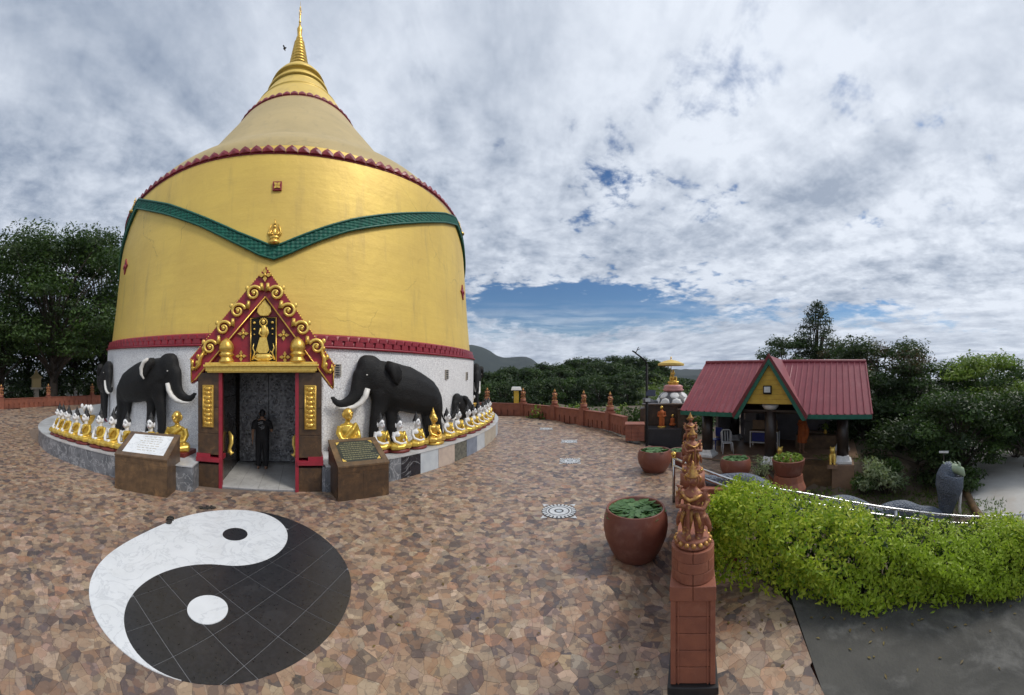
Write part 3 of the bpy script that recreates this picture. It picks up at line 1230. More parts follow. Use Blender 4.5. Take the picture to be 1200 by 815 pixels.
def sector(b, a0, a1, r0, r1, z0, z1, n=None, draw=False):
    n = n or max(2, int(abs(a1 - a0) * 20) + 1)
    vs = []
    for z in (z0, z1):
        for r in (r0, r1):
            for k in range(n + 1):
                a = a0 + (a1 - a0) * k / n
                q = r + (PRAD(a) - POD_R if draw and r > 11 else 0)
                vs.append((q * cos(a), q * sin(a), z))
    m = n + 1
    fs = []
    for k in range(n):
        fs += [(k, k + 1, m + k + 1, m + k)[::-1] if a1 < a0 else (k, k + 1, m + k + 1, m + k),
               (2 * m + k, 3 * m + k, 3 * m + k + 1, 2 * m + k + 1), (m + k, m + k + 1, 3 * m + k + 1, 3 * m + k), (k, 2 * m + k, 2 * m + k + 1, k + 1)]
    fs += [(0, m, 3 * m, 2 * m), (n, 2 * m + n, 3 * m + n, m + n)]
    b.add(vs, fs, False)
    return b


RANG = AR - 0.0
# angles grow anticlockwise: the right-hand run starts at AR and grows, the left-hand run starts at AL and falls
b = MB()
sector(b, AR, AR + 2.5, 9.3, POD_R - .035, 0, LEDGE - .03, 60)
sector(b, AL - 1.75, AL, 9.3, POD_R - .035, 0, LEDGE - .03, 50, True)
b.build('core', 'slab_grey', pod)
edges = [382, 456.7, 470.3, 492.8, 513.9, 533, 547, 559, 568, 576]
kinds = ['slab_grey', 'slab_grey', 'slab_black', 'slab_pale', 'slab_pink', 'slab_green', 'slab_blue', 'slab_pale', 'slab_tan']
ang = [ring_hit(e) for e in edges]
run = [(ang[i], ang[i + 1], kinds[i]) for i in range(len(kinds))]
a = ang[-1]
for k in range(14):
    run.append((a, a + .075, ['slab_tan', 'slab_pale', 'slab_grey', 'slab_pink'][k % 4]))
    a += .075
a = AL
for k in range(18):
    run.append((a - .085, a, 'slab_grey'))
    a -= .085
for a0, a1, k in run:
    g = .0004
    b = MB()
    if k == 'slab_black':            # black slab made of four tiles
        am, zm = (a0 * .6 + a1 * .4), .30
        for q0, q1 in ((a0 + g, am - g), (am + g, a1 - g)):
            for z0, z1 in ((.004, zm - .004), (zm + .004, LEDGE - .035)):
                sector(b, q0, q1, POD_R - .034, POD_R, z0, z1, 3)
    else:
        sector(b, a0 + g, a1 - g, POD_R - .034, POD_R, .003, LEDGE - .035, 5, True)
    b.build('facing_slab', k, pod)
    b = MB()
    sector(b, a0 + g * .6, a1 - g * .6, 9.4, POD_R + .02, LEDGE - .03, LEDGE, 5, True)
    b.build('ledge_slab', 'ledge_top', pod)

# ================================================================== STUPA
ST = V((-12.22, 14.87, 0))
NN = V((.060, -.03, 1)).normalized()
SM = Matrix.Translation(ST) @ V((0, 0, 1)).rotation_difference(NN).to_matrix().to_4x4()
SMI = SM.inverted()
PROF = [(-.8, 10.42), (0, 10.36), (2, 10.26), (4.08, 10.16), (4.10, 9.99), (4.45, 9.95), (6.0, 9.74), (8.2, 9.48), (9.3, 9.34), (9.8, 9.27), (10.1, 9.19), (10.28, 9.08), (10.42, 8.93),
        (10.55, 8.78), (10.71, 8.60), (11.0, 8.20), (11.34, 7.68), (11.7, 7.12), (12.0, 6.70), (12.27, 6.38), (12.6, 6.06), (13.2, 5.50), (14.14, 4.72), (15.08, 3.94), (15.9, 3.30), (16.1, 3.18), (16.55, 2.85), (16.57, 2.82), (17.06, 2.50), (17.08, 2.47), (17.3, 2.31), (17.32, 2.33),
        (17.5, 2.17), (17.95, 1.84), (18.2, 1.66), (18.21, 1.74), (18.34, 1.72), (18.36, 1.56), (18.55, 1.52), (18.57, 1.44), (18.75, 1.40), (18.76, 1.52), (18.95, 1.42), (19.2, 1.20), (19.4, .98), (19.62, .74), (19.63, .62)]


def RZ(z):
    return float(np.interp(z, [p[0] for p in PROF], [p[1] for p in PROF]))


def hit(px, py):
    for k in range(60):              # just off the outline: step in until the skin is met
        h = hit0(px + (339 - px) * .004 * k, py)
        if h is not None:
            return h
    raise ValueError('no hit %s %s' % (px, py))


def hit0(px, py):
    """local point on the stupa's skin seen at a pixel of the photograph"""
    o = SMI @ EYE
    d = (SMI.to_3x3() @ ray(px, py)).normalized()
    t = 4.
    last = None
    while t < 40:
        p = o + d * t
        if p.z > 0 and hypot(p.x, p.y) < RZ(p.z):
            lo, hi = t - .04, t
            for _ in range(18):
                m = (lo + hi) / 2
                q = o + d * m
                if hypot(q.x, q.y) < RZ(q.z):
                    hi = m
                else:
                    lo = m
            return o + d * lo
        t += .04
    return None


def skin(phi, z, off=0.):
    """local point and outward frame on the stupa"""
    e = .02
    dr = (RZ(z + e) - RZ(z - e)) / (2 * e)
    dr = max(-2.5, min(.2, dr))
    nrm = V((cos(phi), sin(phi), -dr)).normalized()
    up = V((dr * cos(phi), dr * sin(phi), 1)).normalized()
    side = up.cross(nrm)
    r = RZ(z)
    return V((r * cos(phi), r * sin(phi), z)) + nrm * off, side, up, nrm


def frame(side, up, nrm, p):
    m = Matrix((side, up, nrm)).transposed().to_4x4()
    m.translation = p
    return m


_px = at(377, 577) - at(232, 570)
_w = (at(232, 570) + at(377, 577)) / 2 + V((-_px.y, _px.x, 0)).normalized() * 2.0 - ST
PHIP = atan2(_w.y, _w.x)                 # direction of the doorway
PHI0 = atan2(-ST.y, -ST.x)             # local direction of the porch (towards the viewer)
stupa = thing('golden_stupa', 'huge golden bell shaped stupa with a white mosaic base and ringed spire', 'stupa', mtx=SM.copy())


def lathe_part(name, m, z0, z1, parent=stupa, n=160, a0=0., a1=2 * pi, dense=.35, smooth=True):
    zs = [p[0] for p in PROF if z0 < p[0] < z1]
    allz = [z0] + zs + [z1]
    zz = []
    for i in range(len(allz) - 1):
        q = max(1, int((allz[i + 1] - allz[i]) / dense))
        zz += [allz[i] + (allz[i + 1] - allz[i]) * k / q for k in range(q)]
    zz.append(z1)
    b = MB()
    vs, fs = [], []
    full = abs(a1 - a0 - 2 * pi) < 1e-6
    m_ = n if full else n + 1
    for z in zz:
        for k in range(m_):
            a = a0 + (a1 - a0) * k / n
            vs.append((RZ(z) * cos(a), RZ(z) * sin(a), z))
    for i in range(len(zz) - 1):
        for k in range(n):
            k2 = (k + 1) % m_
            fs.append((i * m_ + k, i * m_ + k2, (i + 1) * m_ + k2, (i + 1) * m_ + k))
    b.add(vs, fs, smooth)
    return b.build(name, m, parent)


DH = .135                              # half angle of the doorway gap
lathe_part('mosaic_wall', 'mosaic', -.8, 4.08, a0=PHIP + DH, a1=PHIP + 2 * pi - DH)
lathe_part('golden_drum', 'gold_wall', 4.10, 9.95)
lathe_part('golden_shoulder', 'gold_cone', 9.952, 15.93)
lathe_part('bell_top', 'gold_wall', 15.935, 19.63)
# small grilles in the mosaic wall
for px, py in ((129.5, 428), (395.5, 434), (523, 439), (546.4, 441)):
    h = hit(px, py)
    p, s_, u_, n_ = skin(atan2(h.y, h.x), h.z)
    g = MB()
    g.box((0, 0, .02), (.20, .34, .05))
    f = g.build('wall_grille', 'slab_tan', stupa)
    f.matrix_local = frame(s_, u_, n_, p)
    g = MB()
    for q in range(5):
        g.box((0, -.13 + q * .065, .047), (.15, .038, .02))
    g.build('grille_slots', 'slab_black', f)
# spire: stacked rings, neck, finial
b = MB()
pr = []
nr = 9
for i in range(nr):
    z = 19.62 + i * (1.62 / nr)
    r = .58 - .34 * i / nr
    dz = 1.62 / nr
    pr += [(r * .9, z), (r * 1.04, z + dz * .25), (r * 1.04, z + dz * .6), (r * .86, z + dz * .9)]
b.lathe(pr, 28)
b.build('ringed_spire', 'gold', stupa)
b = MB()
b.lathe([(.14, 21.2), (.20, 21.3), (.19, 21.42), (.12, 21.55), (.135, 21.75), (.15, 21.9), (.08, 22.05), (.05, 22.2)], 16)
b.build('spire_neck', 'gold', stupa)
b = MB()
b.lathe([(.035, 22.15), (.07, 22.3), (.03, 22.4), (.055, 22.55), (.025, 22.65), (.02, 23.0), (.04, 23.05), (.012, 23.1), (.008, 23.35)], 10)
for k in range(4):
    a = k * pi / 2
    b.tube([(.02 * cos(a), .02 * sin(a), 22.6), (.09 * cos(a), .09 * sin(a), 22.75), (.05 * cos(a), .05 * sin(a), 22.98)], .010, 5)
b.build('finial', 'gold', stupa)


def petal_mesh(w, h, t, m):
    """raised lotus petal with a rim and a keel, pointing up"""
    def outline(k):
        return [(-.5 * w * k, .0), (-.49 * w * k, .38 * h), (-.30 * w * k, .68 * h), (0, h * (1 - (1 - k) * .9)), (.30 * w * k, .68 * h), (.49 * w * k, .38 * h), (.5 * w * k, 0)]
    o, i_ = outline(1.), [(x, y + .05 * h) for x, y in outline(.66)]
    b = MB()
    vs = [(x, y, -.06) for x, y in o] + [(x, y, t * .75) for x, y in o] + [(x, y, t) for x, y in i_] + [(0, .40 * h, t * 1.5)]
    fs = []
    for a_, b_ in ((0, 7), (7, 14)):
        for k in range(6):
            fs.append((a_ + k + 1, a_ + k, b_ + k, b_ + k + 1))
    for k in range(6):
        fs.append((14 + k + 1, 14 + k, 21))
    fs.append((14, 20, 21))
    fs.append((0, 6, 13, 7))
    fs.append((7, 13, 20, 14))
    b.add(vs, fs, False)
    return b.mesh('lotus_petal', m)


def band(z, n, w, h, t, m, bead):
    me = petal_mesh(w, h, t, m)
    for k in range(n):
        ph = PHI0 + 2 * pi * (k + .5) / n
        p, s_, u_, n_ = skin(ph, z, .01)
        o = link('lotus_petal', me, stupa)
        o.matrix_local = frame(s_, u_, n_, p)
    b = MB()
    R = RZ(z) + bead
    b.lathe([(R - .12, z - .07), (R, z - .05), (R + .01, z - .03), (R, z + .01), (R - .12, z + .01)], 128)
    return b


# the main band sags a little towards the flanks, as built
_bp = sorted(((atan2(h.y, h.x) - PHI0 + pi) % (2 * pi) - pi, h.z) for h in [hit(*q) for q in (
    (168, 232), (188, 212), (220, 196), (260, 184.8), (300, 180.8), (340, 180.8), (380, 184.8), (420, 192.8), (460, 204), (500, 220), (524, 237), (538, 255))])
_za, _zb = [p[0] for p in _bp], [p[1] for p in _bp]


def band_z(a):
    a = (a + pi) % (2 * pi) - pi
    k = np.arange(-3, 4) * .07
    return float(np.mean(np.interp(a + k, _za, _zb)))


pm_ = petal_mesh(.335, .21, .05, 'red_tile')
for k in range(168):
    a = 2 * pi * (k + .5) / 168
    p, s_, u_, n_ = skin(PHI0 + a, band_z(a), .01)
    o = link('lotus_petal', pm_, stupa)
    o.matrix_local = frame(s_, u_, n_, p)
b = MB()
b.tube([skin(PHI0 + 2 * pi * k / 160, band_z(2 * pi * k / 160) - .02, -.01)[0] for k in range(161)], .03, 6)
b.build('band_moulding', 'red_tile', stupa)
b = band(15.93, 56, .345, .28, .05, 'red_tile', .02)
b.build('upper_band_moulding', 'red_tile', stupa)
# red tiled band on top of the mosaic wall: two rows of moulded tiles
b = MB()
b.lathe([(9.9, 4.06), (10.22, 4.06), (10.24, 4.12), (10.10, 4.14), (10.06, 4.26), (10.05, 4.40), (9.99, 4.46), (9.85, 4.47)], 160)
b.build('red_band', 'red', stupa)
b = MB()
N = 200
for row, (z, r, tl) in enumerate(((4.215, 10.115, .14), (4.355, 10.065, .12))):
    for k in range(N):
        ph = PHI0 + 2 * pi * (k + .5 * row) / N
        c, s_ = cos(ph), sin(ph)
        mtx = Matrix(((-s_, c, 0), (c, s_, 0), (0, 0, 1))).transposed()
        b.box((r * c, r * s_, z), (2 * pi * r / N * .86, .075, tl), mtx=Matrix(((-s_, c * 1., 0), (c, s_, 0), (0, 0, 1))), taper=.8)
b.build('red_band_tiles', 'red_tile', stupa, kind='stuff')
# red skirting at the foot of the mosaic wall
b = MB()
sector(b, PHIP + DH + .02, PHIP + 2 * pi - DH - .02, 10.2, 10.40, .3, .80, 120)
b.build('red_skirting', 'red', stupa)

# green scaled garland that dips to a point over the porch
up_ = [(160, 236), (250, 252), (350, 290), (450, 335), (540, 372), (555, 375), (575, 369), (620, 350), (700, 320), (780, 297), (870, 283), (960, 277), (1050, 277), (1092, 290)]
lo_ = [(155, 262), (240, 280), (340, 315), (430, 360), (510, 400), (553, 413), (600, 395), (680, 360), (770, 330), (860, 315), (950, 306), (1050, 303), (1095, 314)]


def hits(L):
    out = []
    for x, y in L:
        h = hit(100 + x / 2.5, 140 + y / 2.5)
        if h is not None:
            a = atan2(h.y, h.x) - PHI0
            a = (a + pi) % (2 * pi) - pi
            out.append((a, h.z))
    return sorted(out)


HU, HL = hits(up_), hits(lo_)
amin, amax = max(HU[0][0], HL[0][0]), min(HU[-1][0], HL[-1][0])


def gar(L, a):
    if a > amax:
        a = 2 * amax - a
    if a < amin:
        a = 2 * amin - a
    return float(np.interp(a, [p[0] for p in L], [p[1] for p in L]))


GA = np.linspace(amin - .62, amax + .62, 190)
b = MB()
vs, fs = [], []
for a in GA:
    zu, zl = gar(HU, a), gar(HL, a)
    for z, off in ((zl, -.05), (zl, .07), (zu, .07), (zu, -.05)):
        vs.append(skin(PHI0 + a, z, off)[0])
for i in range(len(GA) - 1):
    for k in range(3):
        q = i * 4 + k
        fs.append((q, q + 4, q + 5, q + 1))
b.add(vs, fs, False)
b.build('green_garland', 'garland_green', stupa)
b = MB()
for i, a in enumerate(np.arange(amin - .6, amax + .6, .0135)):
    zu, zl = gar(HU, a), gar(HL, a)
    for r in range(3):
        f = (r + .5 + (.0 if i % 2 else .5)) / 3.5
        z = zl + (zu - zl) * min(.93, f)
        p, s_, u_, n_ = skin(PHI0 + a, z, .075)
        w, h = .085, .10
        q = [p - s_ * w, p - u_ * h, p + s_ * w, p + u_ * h]
        b.add(q + [p + n_ * .022 - u_ * .02], [(0, 1, 4), (1, 2, 4), (2, 3, 4), (3, 0, 4)], False)
b.build('garland_scales', 'garland_green', stupa, kind='stuff')
b = MB()
for L, o in ((HU, .0), (HL, .0)):
    for q0 in (0,):
        pts = [skin(PHI0 + a, gar(L, a), .08)[0] for a in GA]
        b.tube(pts, .035, 5)
b.build('garland_edge', 'trim_green', stupa)


def ornament(name, px, py, builder, label=None):
    h = hit(px, py)
    p, s_, u_, n_ = skin(atan2(h.y, h.x), h.z)
    o = builder()
    o.name = name
    o.parent = stupa
    o.matrix_local = frame(s_, u_, n_, p)
    return o


def deity_small():
    b = MB()
    b.lathe([(.26, -.38), (.30, -.32), (.24, -.26), (.20, -.2)], 12, (0, 0, .1), mtx=Matrix.Rotation(-pi / 2, 3, 'X'))
    b.ell((0, -.12, .10), (.24, .10, .12), 10, 6)
    b.ell((0, .06, .10), (.12, .17, .10), 10, 6)
    b.ell((0, .26, .12), (.07, .085, .07), 8, 6)
    b.tube([(0, .32, .12), (0, .42, .12), (0, .56, .1)], [.07, .045, .006], 8)
    b.tube([(-.12, .16, .12), (-.22, .02, .14), (-.06, -.04, .2)], .035, 6)
    b.tube([(.12, .16, .12), (.22, .02, .14), (.06, -.04, .2)], .035, 6)
    for s in (-1, 1):
        b.tube([(s * .12, -.1, .05), (s * .3, .06, .05), (s * .24, .24, .05), (s * .14, .40, .05)], [.05, .05, .04, .01], 6)
    return b.build('x', 'gold', None)


def rosette():
    b = MB()
    for k in range(4):
        a = pi / 2 * k
        b.prism([(.02, -.02), (.14, -.12), (.34, 0), (.14, .12), (.02, .02)], .0, .05, lambda u, v, h, a=a: (u * cos(a) - v * sin(a), u * sin(a) + v * cos(a), h))
    b.ell((0, 0, .04), (.09, .09, .07), 8, 6)
    return b.build('x', 'red', None)


def square_vent():
    b = MB()
    b.box((0, 0, .02), (.26, .26, .06))
    o = b.build('x', 'red', None)
    c = MB()
    for k in range(4):
        a = pi / 4 + pi / 2 * k
        c.prism([(.0, -.02), (.06, -.045), (.13, 0), (.06, .045)], .03, .075, lambda u, v, h, a=a: (u * cos(a) - v * sin(a), u * sin(a) + v * cos(a), h))
    c.build('flower', 'gold', o)
    return o


od = ornament('gilded_deity', 322, 276, deity_small)
od.scale = (.60, .82, .6)
ornament('square_vent', 325, 219, square_vent)
for px, py in ((541.5, 343), (147.5, 313)):
    ornament('red_rosette', px, py, rosette)
for px, py in ((540.5, 269), (158, 243)):
    ornament('garland_clasp', px, py, deity_small).scale = (.55, .75, .5)

# ================================================================== PORCH
PL, PR = at(232, 570), at(377, 577)
PX = (PR - PL).normalized()
PY = V((-PX.y, PX.x, 0))
PO = (PL + PR) / 2
PW = (PR - PL).length / 2
porch = thing('entrance_porch', 'entrance porch of the stupa with steep red and gold pediment over a dark doorway', 'porch', PO, atan2(PX.y, PX.x))


def P2(px, py, yl=0.):
    """local (x, z) where the ray of a pixel meets the porch plane at local depth yl"""
    d = ray(px, py)
    o = EYE - PO
    t = (yl - o.dot(PY)) / d.dot(PY)
    q = o + d * t
    return q.dot(PX), q.z + 0.0 if False else (EYE + d * t).z


ZB = P2(305, 437)[1]                    # underside of the beam
DEEP = 2.05
xl0, xl1 = P2(234, 520)[0], P2(262, 520)[0]
xr0, xr1 = P2(349, 520)[0], P2(376, 520)[0]
for s, (x0, x1) in ((-1, (-PW, -PW + .52)), (1, (PW - .52, PW))):
    xc, w = (x0 + x1) / 2, x1 - x0
    b = MB()
    for z0, z1 in ((.0, .55), (.78, 1.28), (1.285, 1.9), (1.905, ZB)):
        b.box((xc, .25, (z0 + z1) / 2), (w, .5, z1 - z0))
    pil = b.build('pillar', 'brown_tile', porch, bevel=.006)
    b = MB()
    b.box((xc - s * -.0, .24, .665), (w + .07, .58, .10))
    b.box((xc + s * .12, .24, .76), (w - .18, .53, .09))
    b.build('red_ledge', 'red', pil)
    b = MB()
    b.box((xc, -.02, 1.93), (.27, .04, 1.0))
    pn = b.build('gold_panel', 'gold', pil, bevel=.006)
    b = MB()
    for k in range(9):
        z = 1.52 + k * .1025
        b.ell((xc, -.04, z), (.085 - .02 * (k % 2), .03, .05), 8, 5)
        for q in (-1, 1):
            b.tube([(xc + q * .05, -.042, z - .03), (xc + q * .105, -.046, z), (xc + q * .06, -.046, z + .045)], .012, 5)
    b.tube([(xc - .12, -.045, 1.45), (xc + .12, -.045, 1.45), (xc + .12, -.045, 2.41), (xc - .12, -.045, 2.41), (xc - .12, -.045, 1.45)], .012, 5)
    b.build('panel_relief', 'gold', pn)
    b = MB()
    b.box((x1 + .04 if s < 0 else x0 - .04, .03, ZB / 2), (.08, .10, ZB - .004))
    b.build('red_jamb', 'red', porch)
    xin = x1 if s < 0 else x0
    b = MB()
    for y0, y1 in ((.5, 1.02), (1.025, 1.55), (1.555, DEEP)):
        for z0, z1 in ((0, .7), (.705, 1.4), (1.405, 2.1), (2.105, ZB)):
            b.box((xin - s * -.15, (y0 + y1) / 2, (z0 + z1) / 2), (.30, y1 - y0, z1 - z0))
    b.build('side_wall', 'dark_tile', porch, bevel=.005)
    # gilded naga shaped bracket on the side wall
    b = MB()
    x_ = xin - s * .04
    b.tube([(x_, .85, 1.20), (x_ - s * .07, .80, 1.08), (x_ - s * .08, .76, .92), (x_ - s * .05, .72, .80), (x_, .70, .68)], [.03, .09, .085, .06, .03], 8, sq=(1, .5))
    b.tube([(x_ - s * .05, .72, .76), (x_ - s * .10, .70, .66), (x_ - s * .16, .70, .70)], [.05, .055, .02], 6)
    b.build('gilded_bracket', 'gold_pale', porch)
    # marble cheek beside the pillar foot
    b = MB()
    b.box((xc + s * (w / 2 + .16), .45, .28), (.30, .9, .56))
    b.build('plinth', 'slab_grey', porch, bevel=.006)
    b = MB()
    b.box((xc + s * (w / 2 + .02), 1.62, (ZB + .0) / 2), (.1, 2.2, ZB))
    b.build('outer_wall', 'mosaic', porch)
b = MB()
b.box((0, 1.45, ZB + .16), (2 * PW - .04, 2.3, .30))
b.build('ceiling', 'timber_dark', porch)
b = MB()
xi = PW - .52
nx_, ny_ = 4, 5
for i in range(nx_):
    for j in range(ny_):
        x0, y0 = -xi + i * 2 * xi / nx_, .02 + j * (2.9 - .02) / ny_
        b = MB()
        b.box((x0 + xi / nx_, y0 + 2.88 / ny_ / 2, .035), (2 * xi / nx_ - .006, 2.88 / ny_ - .006, .07))
        b.build('floor_slab', 'marble_floor', porch)
b = MB()
b.box((0, 1.0, .02), (2 * xi, 2.0, .03))
b.build('floor_bed', 'tile_grout', porch)
# embossed silver doors, the right one standing ajar
for s in (-1, 1):
    b = MB()
    b.box((s * .435, 0, ZB / 2), (.86, .05, ZB - .1))
    for r in range(5):
        for q in range(2):
            cx_, cz = s * .435 + (q - .5) * .40, .38 + r * .48
            b.box((cx_, -.026, cz), (.37, .012, .45))
            b.ell((cx_, -.031, cz), (.05, .012, .06), 10, 6)
            for w in range(8):
                a = w * pi / 4
                b.ell((cx_ + .095 * cos(a), -.031, cz + .12 * sin(a)), (.030, .008, .035), 6, 4)
            for w in range(4):
                a = pi / 4 + w * pi / 2
                b.ell((cx_ + .19 * cos(a), -.031, cz + .24 * sin(a)), (.035, .008, .04), 6, 4)
    dr = b.build('door_leaf', 'silver', porch)
    dr.location = (0, DEEP + .12, .07)
    if s > 0:
        dr.location = (.0, DEEP + .20, .07)
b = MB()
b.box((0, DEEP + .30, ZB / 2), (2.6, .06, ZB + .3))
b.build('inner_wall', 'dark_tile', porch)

# beam with mouldings
bl, br = P2(243, 430)[0], P2(371, 435)[0]
b = MB()
bw = (br - bl)
bc = (bl + br) / 2
b.box((bc, .02, ZB + .085), (bw, .36, .10))
b.box((bc, .0, ZB + .165), (bw + .08, .42, .05))
b.box((bc, .02, ZB + .215), (bw + .02, .36, .045))
b.box((bc, .03, ZB + .025), (bw - .06, .32, .045))
b.build('gold_beam', 'gold_pale', porch, bevel=.008)
ZT = ZB + .24
# pediment: triangular red field and broad red bargeboards
apex = P2(311.5, 313)
li, ri = P2(311, 349), P2(311, 349)
fieldL, fieldR = (P2(247, 429)[0], ZT), (P2(370, 431)[0], ZT)
b = MB()
b.prism([(fieldL[0], ZB + .1), (fieldR[0], ZB + .1), (fieldR[0], ZT + .05), li, (fieldL[0], ZT + .05)], .10, .30, lambda u, v, h: (u, h, v))
field = b.build('pediment_field', 'red', porch)
LO = [P2(222.5, 421), P2(224, 450), P2(229, 447)]
RO = [P2(392.5, 429), P2(390.5, 457), P2(386, 453)]
b = MB()
b.prism([apex, LO[0], LO[1], LO[2], li], .02, .20, lambda u, v, h: (u, h, v))
b.build('bargeboard', 'red', porch)
b = MB()
b.prism([apex, li, RO[2], RO[1], RO[0]], .022, .202, lambda u, v, h: (u, h, v))
b.build('bargeboard', 'red', porch)
# solid gable roof behind, running back into the drum
b = MB()
b.prism([(LO[0][0] + .25, ZB + .1), (RO[0][0] - .25, ZB + .1), (apex[0], apex[1] - .12)], .205, 2.6, lambda u, v, h: (u, h, v))
b.build('porch_roof', 'red_tile', porch)


def spiral(b, c, r, turns, a0, sgn, rad=.035, y=-.005):
    pts, rr = [], []
    n = int(18 * turns)
    for k in range(n + 1):
        t = k / n
        a = a0 + sgn * 2 * pi * turns * t
        q = r * (1 - .80 * t)
        pts.append((c[0] + q * cos(a), y - .02 - .04 * t, c[1] + q * sin(a)))
        rr.append(rad * (1.15 - .5 * t))
    b.tube(pts, rr, 6)
    b.ell((c[0], y - .04, c[1]), (.045, .04, .045), 8, 6)


def z6(x, y):
    return P2(250 + x / 5.825, 310 + y / 5.825)


def z1(x, y):
    return P2(200 + x / 2.718, 300 + y / 2.718)


for s, cs, tail in ((1, [z6(430, 200), z6(513, 320), z6(605, 440), z1(465, 290)], [z1(478, 300), z1(490, 328), z1(486, 352), z1(500, 372), z1(515, 368), z1(513, 345)]),
                    (-1, [z6(278, 200), z6(170, 320), z6(72, 437), z1(126, 292)], [z1(112, 300), z1(95, 325), z1(92, 345), z1(78, 362), z1(68, 352), z1(72, 330)])):
    prev = z6(350 + s * 22, 130)
    for c in cs:
        b = MB()
        a0 = atan2(prev[1] - c[1], prev[0] - c[0])
        spiral(b, c, .175, 1.4, a0 + s * .5, -s if s > 0 else 1)
        # stem from the scroll before and two leaf buds
        pm = ((prev[0] + c[0]) / 2 - s * .10, (prev[1] + c[1]) / 2 - .06)
        b.tube([(prev[0], -.01, prev[1]), (pm[0], -.01, pm[1]), (c[0] - s * .16, -.01, c[1] + .13)], [.04, .06, .04], 6)
        for k, (dx, dz) in enumerate(((s * .16, .13),)):
            b.ell((c[0] + dx, -.015, c[1] + dz), (.05, .03, .06), 6, 5)
            b.build('gold_scroll', 'gold_pale', porch)
        prev = (c[0] + s * .12, c[1] - .17)
    b = MB()
    b.tube([(p[0], -.01, p[1]) for p in [prev] + tail], [.04, .05, .055, .055, .05, .045, .015], 7)
    for p in tail[:4]:
        b.ell((p[0] + s * .06, -.01, p[1] + .03), (.05, .03, .06), 6, 5)
    b.build('gold_scroll', 'gold', porch)
    # beaded outer edge and inner gilded line
    b = MB()
    e0, e1 = apex, (LO[0] if s < 0 else RO[0])
    n = 44
    for k in range(n + 1):
        t = k / n
        b.ell((e0[0] + (e1[0] - e0[0]) * t, .06, e0[1] + (e1[1] - e0[1]) * t), (.028, .05, .028), 6, 4)
    q = (LO if s < 0 else RO)
    b.tube([(li[0], .0, li[1] + .02), (q[2][0], .0, q[2][1] + .05), (q[1][0], .0, q[1][1] + .03), (q[0][0] - s * .03, .0, q[0][1]), ], .017, 5)
    b.build('gilded_edge', 'gold', porch)


def flower4(c, r, parent=None, y=-.0):
    b = MB()
    for k in range(4):
        a = k * pi / 2
        b.prism([(.02, -.01), (r * .5, -r * .30), (r, 0), (r * .5, r * .30), (.02, .01)], y, y + .04,
                lambda u, v, h, a=a: (c[0] + u * cos(a) - v * sin(a), h, c[1] + u * sin(a) + v * cos(a)))
    b.ell((c[0], y, c[1]), (r * .25, .04, r * .25), 8, 6)
    b.build('gold_flower', 'gold', parent or porch)


for x, y in ((200, 470), (185, 625), (478, 480), (487, 632)):
    flower4(z6(x, y), .135, porch, .06)
flower4(z6(353, 75), .16, porch, -.03)
c = z6(345, 305)
b = MB()
pts = [(0, .27), (.07, .15), (.15, .06), (.17, -.06), (.10, -.15), (0, -.16), (-.10, -.15), (-.17, -.06), (-.15, .06), (-.07, .15)]
b.prism([(c[0] + x, c[1] + z) for x, z in pts], .03, .10, lambda u, v, h: (u, h, v))
b.build('bodhi_leaf', 'gold_pale', porch, bevel=.02)
for x, y in ((92, 665), (575, 685)):
    q = z6(x, y)
    b = MB()
    b.lathe([(.17, 0), (.19, .03), (.17, .07), (.145, .10), (.14, .14), (.175, .17), (.18, .20), (.135, .23), (.165, .27), (.18, .34), (.165, .42), (.12, .50), (.05, .56), (.01, .59)], 18, (q[0], -.03, ZT - .01))
    b.build('gold_urn', 'gold', porch)
# black panel with a gilded standing deity
q0, q1 = z6(250, 678), z6(432, 358)
pw, ph = q1[0] - q0[0], q1[1] - ZT
pc = (q0[0] + q1[0]) / 2
b = MB()
b.box((pc, .06, ZT + ph / 2 + .005), (pw, .06, ph))
panel = b.build('black_panel', 'panel_black', porch)
b = MB()
y = .03


def pp(u, v):
    return (pc + (u - .5) * pw, y, ZT + v * ph)


fr = [pp(.02, .015), pp(.98, .015), pp(.98, .985), pp(.02, .985), pp(.02, .015)]
b.tube(fr, .016, 5)
b.build('panel_frame', 'gold', panel)
b = MB()


def pe(u, v, ru, rv, d=.03):
    c = pp(u, v)
    b.ell((c[0], y - .01, c[2]), (ru * pw, d, rv * ph), 10, 7)


pe(.50, .90, .075, .055)
for k in range(14):
    a = 2 * pi * k / 14
    c = pp(.50, .89)
    b.ell((c[0] + .085 * cos(a), y, c[2] + .085 * sin(a)), (.018, .012, .022), 5, 4)
pe(.52, .70, .11, .13)
b.tube([pp(.50, .82), pp(.55, .70), pp(.50, .58), pp(.50, .53)], [.05, .075, .05, .045], 8, sq=(1, .5))
b.prism([(pc - .13 * pw, ZT + .55 * ph), (pc + .12 * pw, ZT + .55 * ph), (pc + .22 * pw, ZT + .27 * ph), (pc + .13 * pw, ZT + .20 * ph), (pc - .15 * pw, ZT + .20 * ph), (pc - .27 * pw, ZT + .26 * ph)], .0, .04, lambda u, v, h: (u, h, v))
b.tube([pp(.40, .76), pp(.34, .64), pp(.46, .58)], .022, 6)
b.tube([pp(.62, .78), pp(.68, .66), pp(.60, .55)], .022, 6)
pe(.50, .115, .30, .07)
b.tube([pp(.12, .10), pp(.30, .05), pp(.70, .05), pp(.88, .10), pp(.72, .17), pp(.28, .17), pp(.12, .10)], .022, 6)
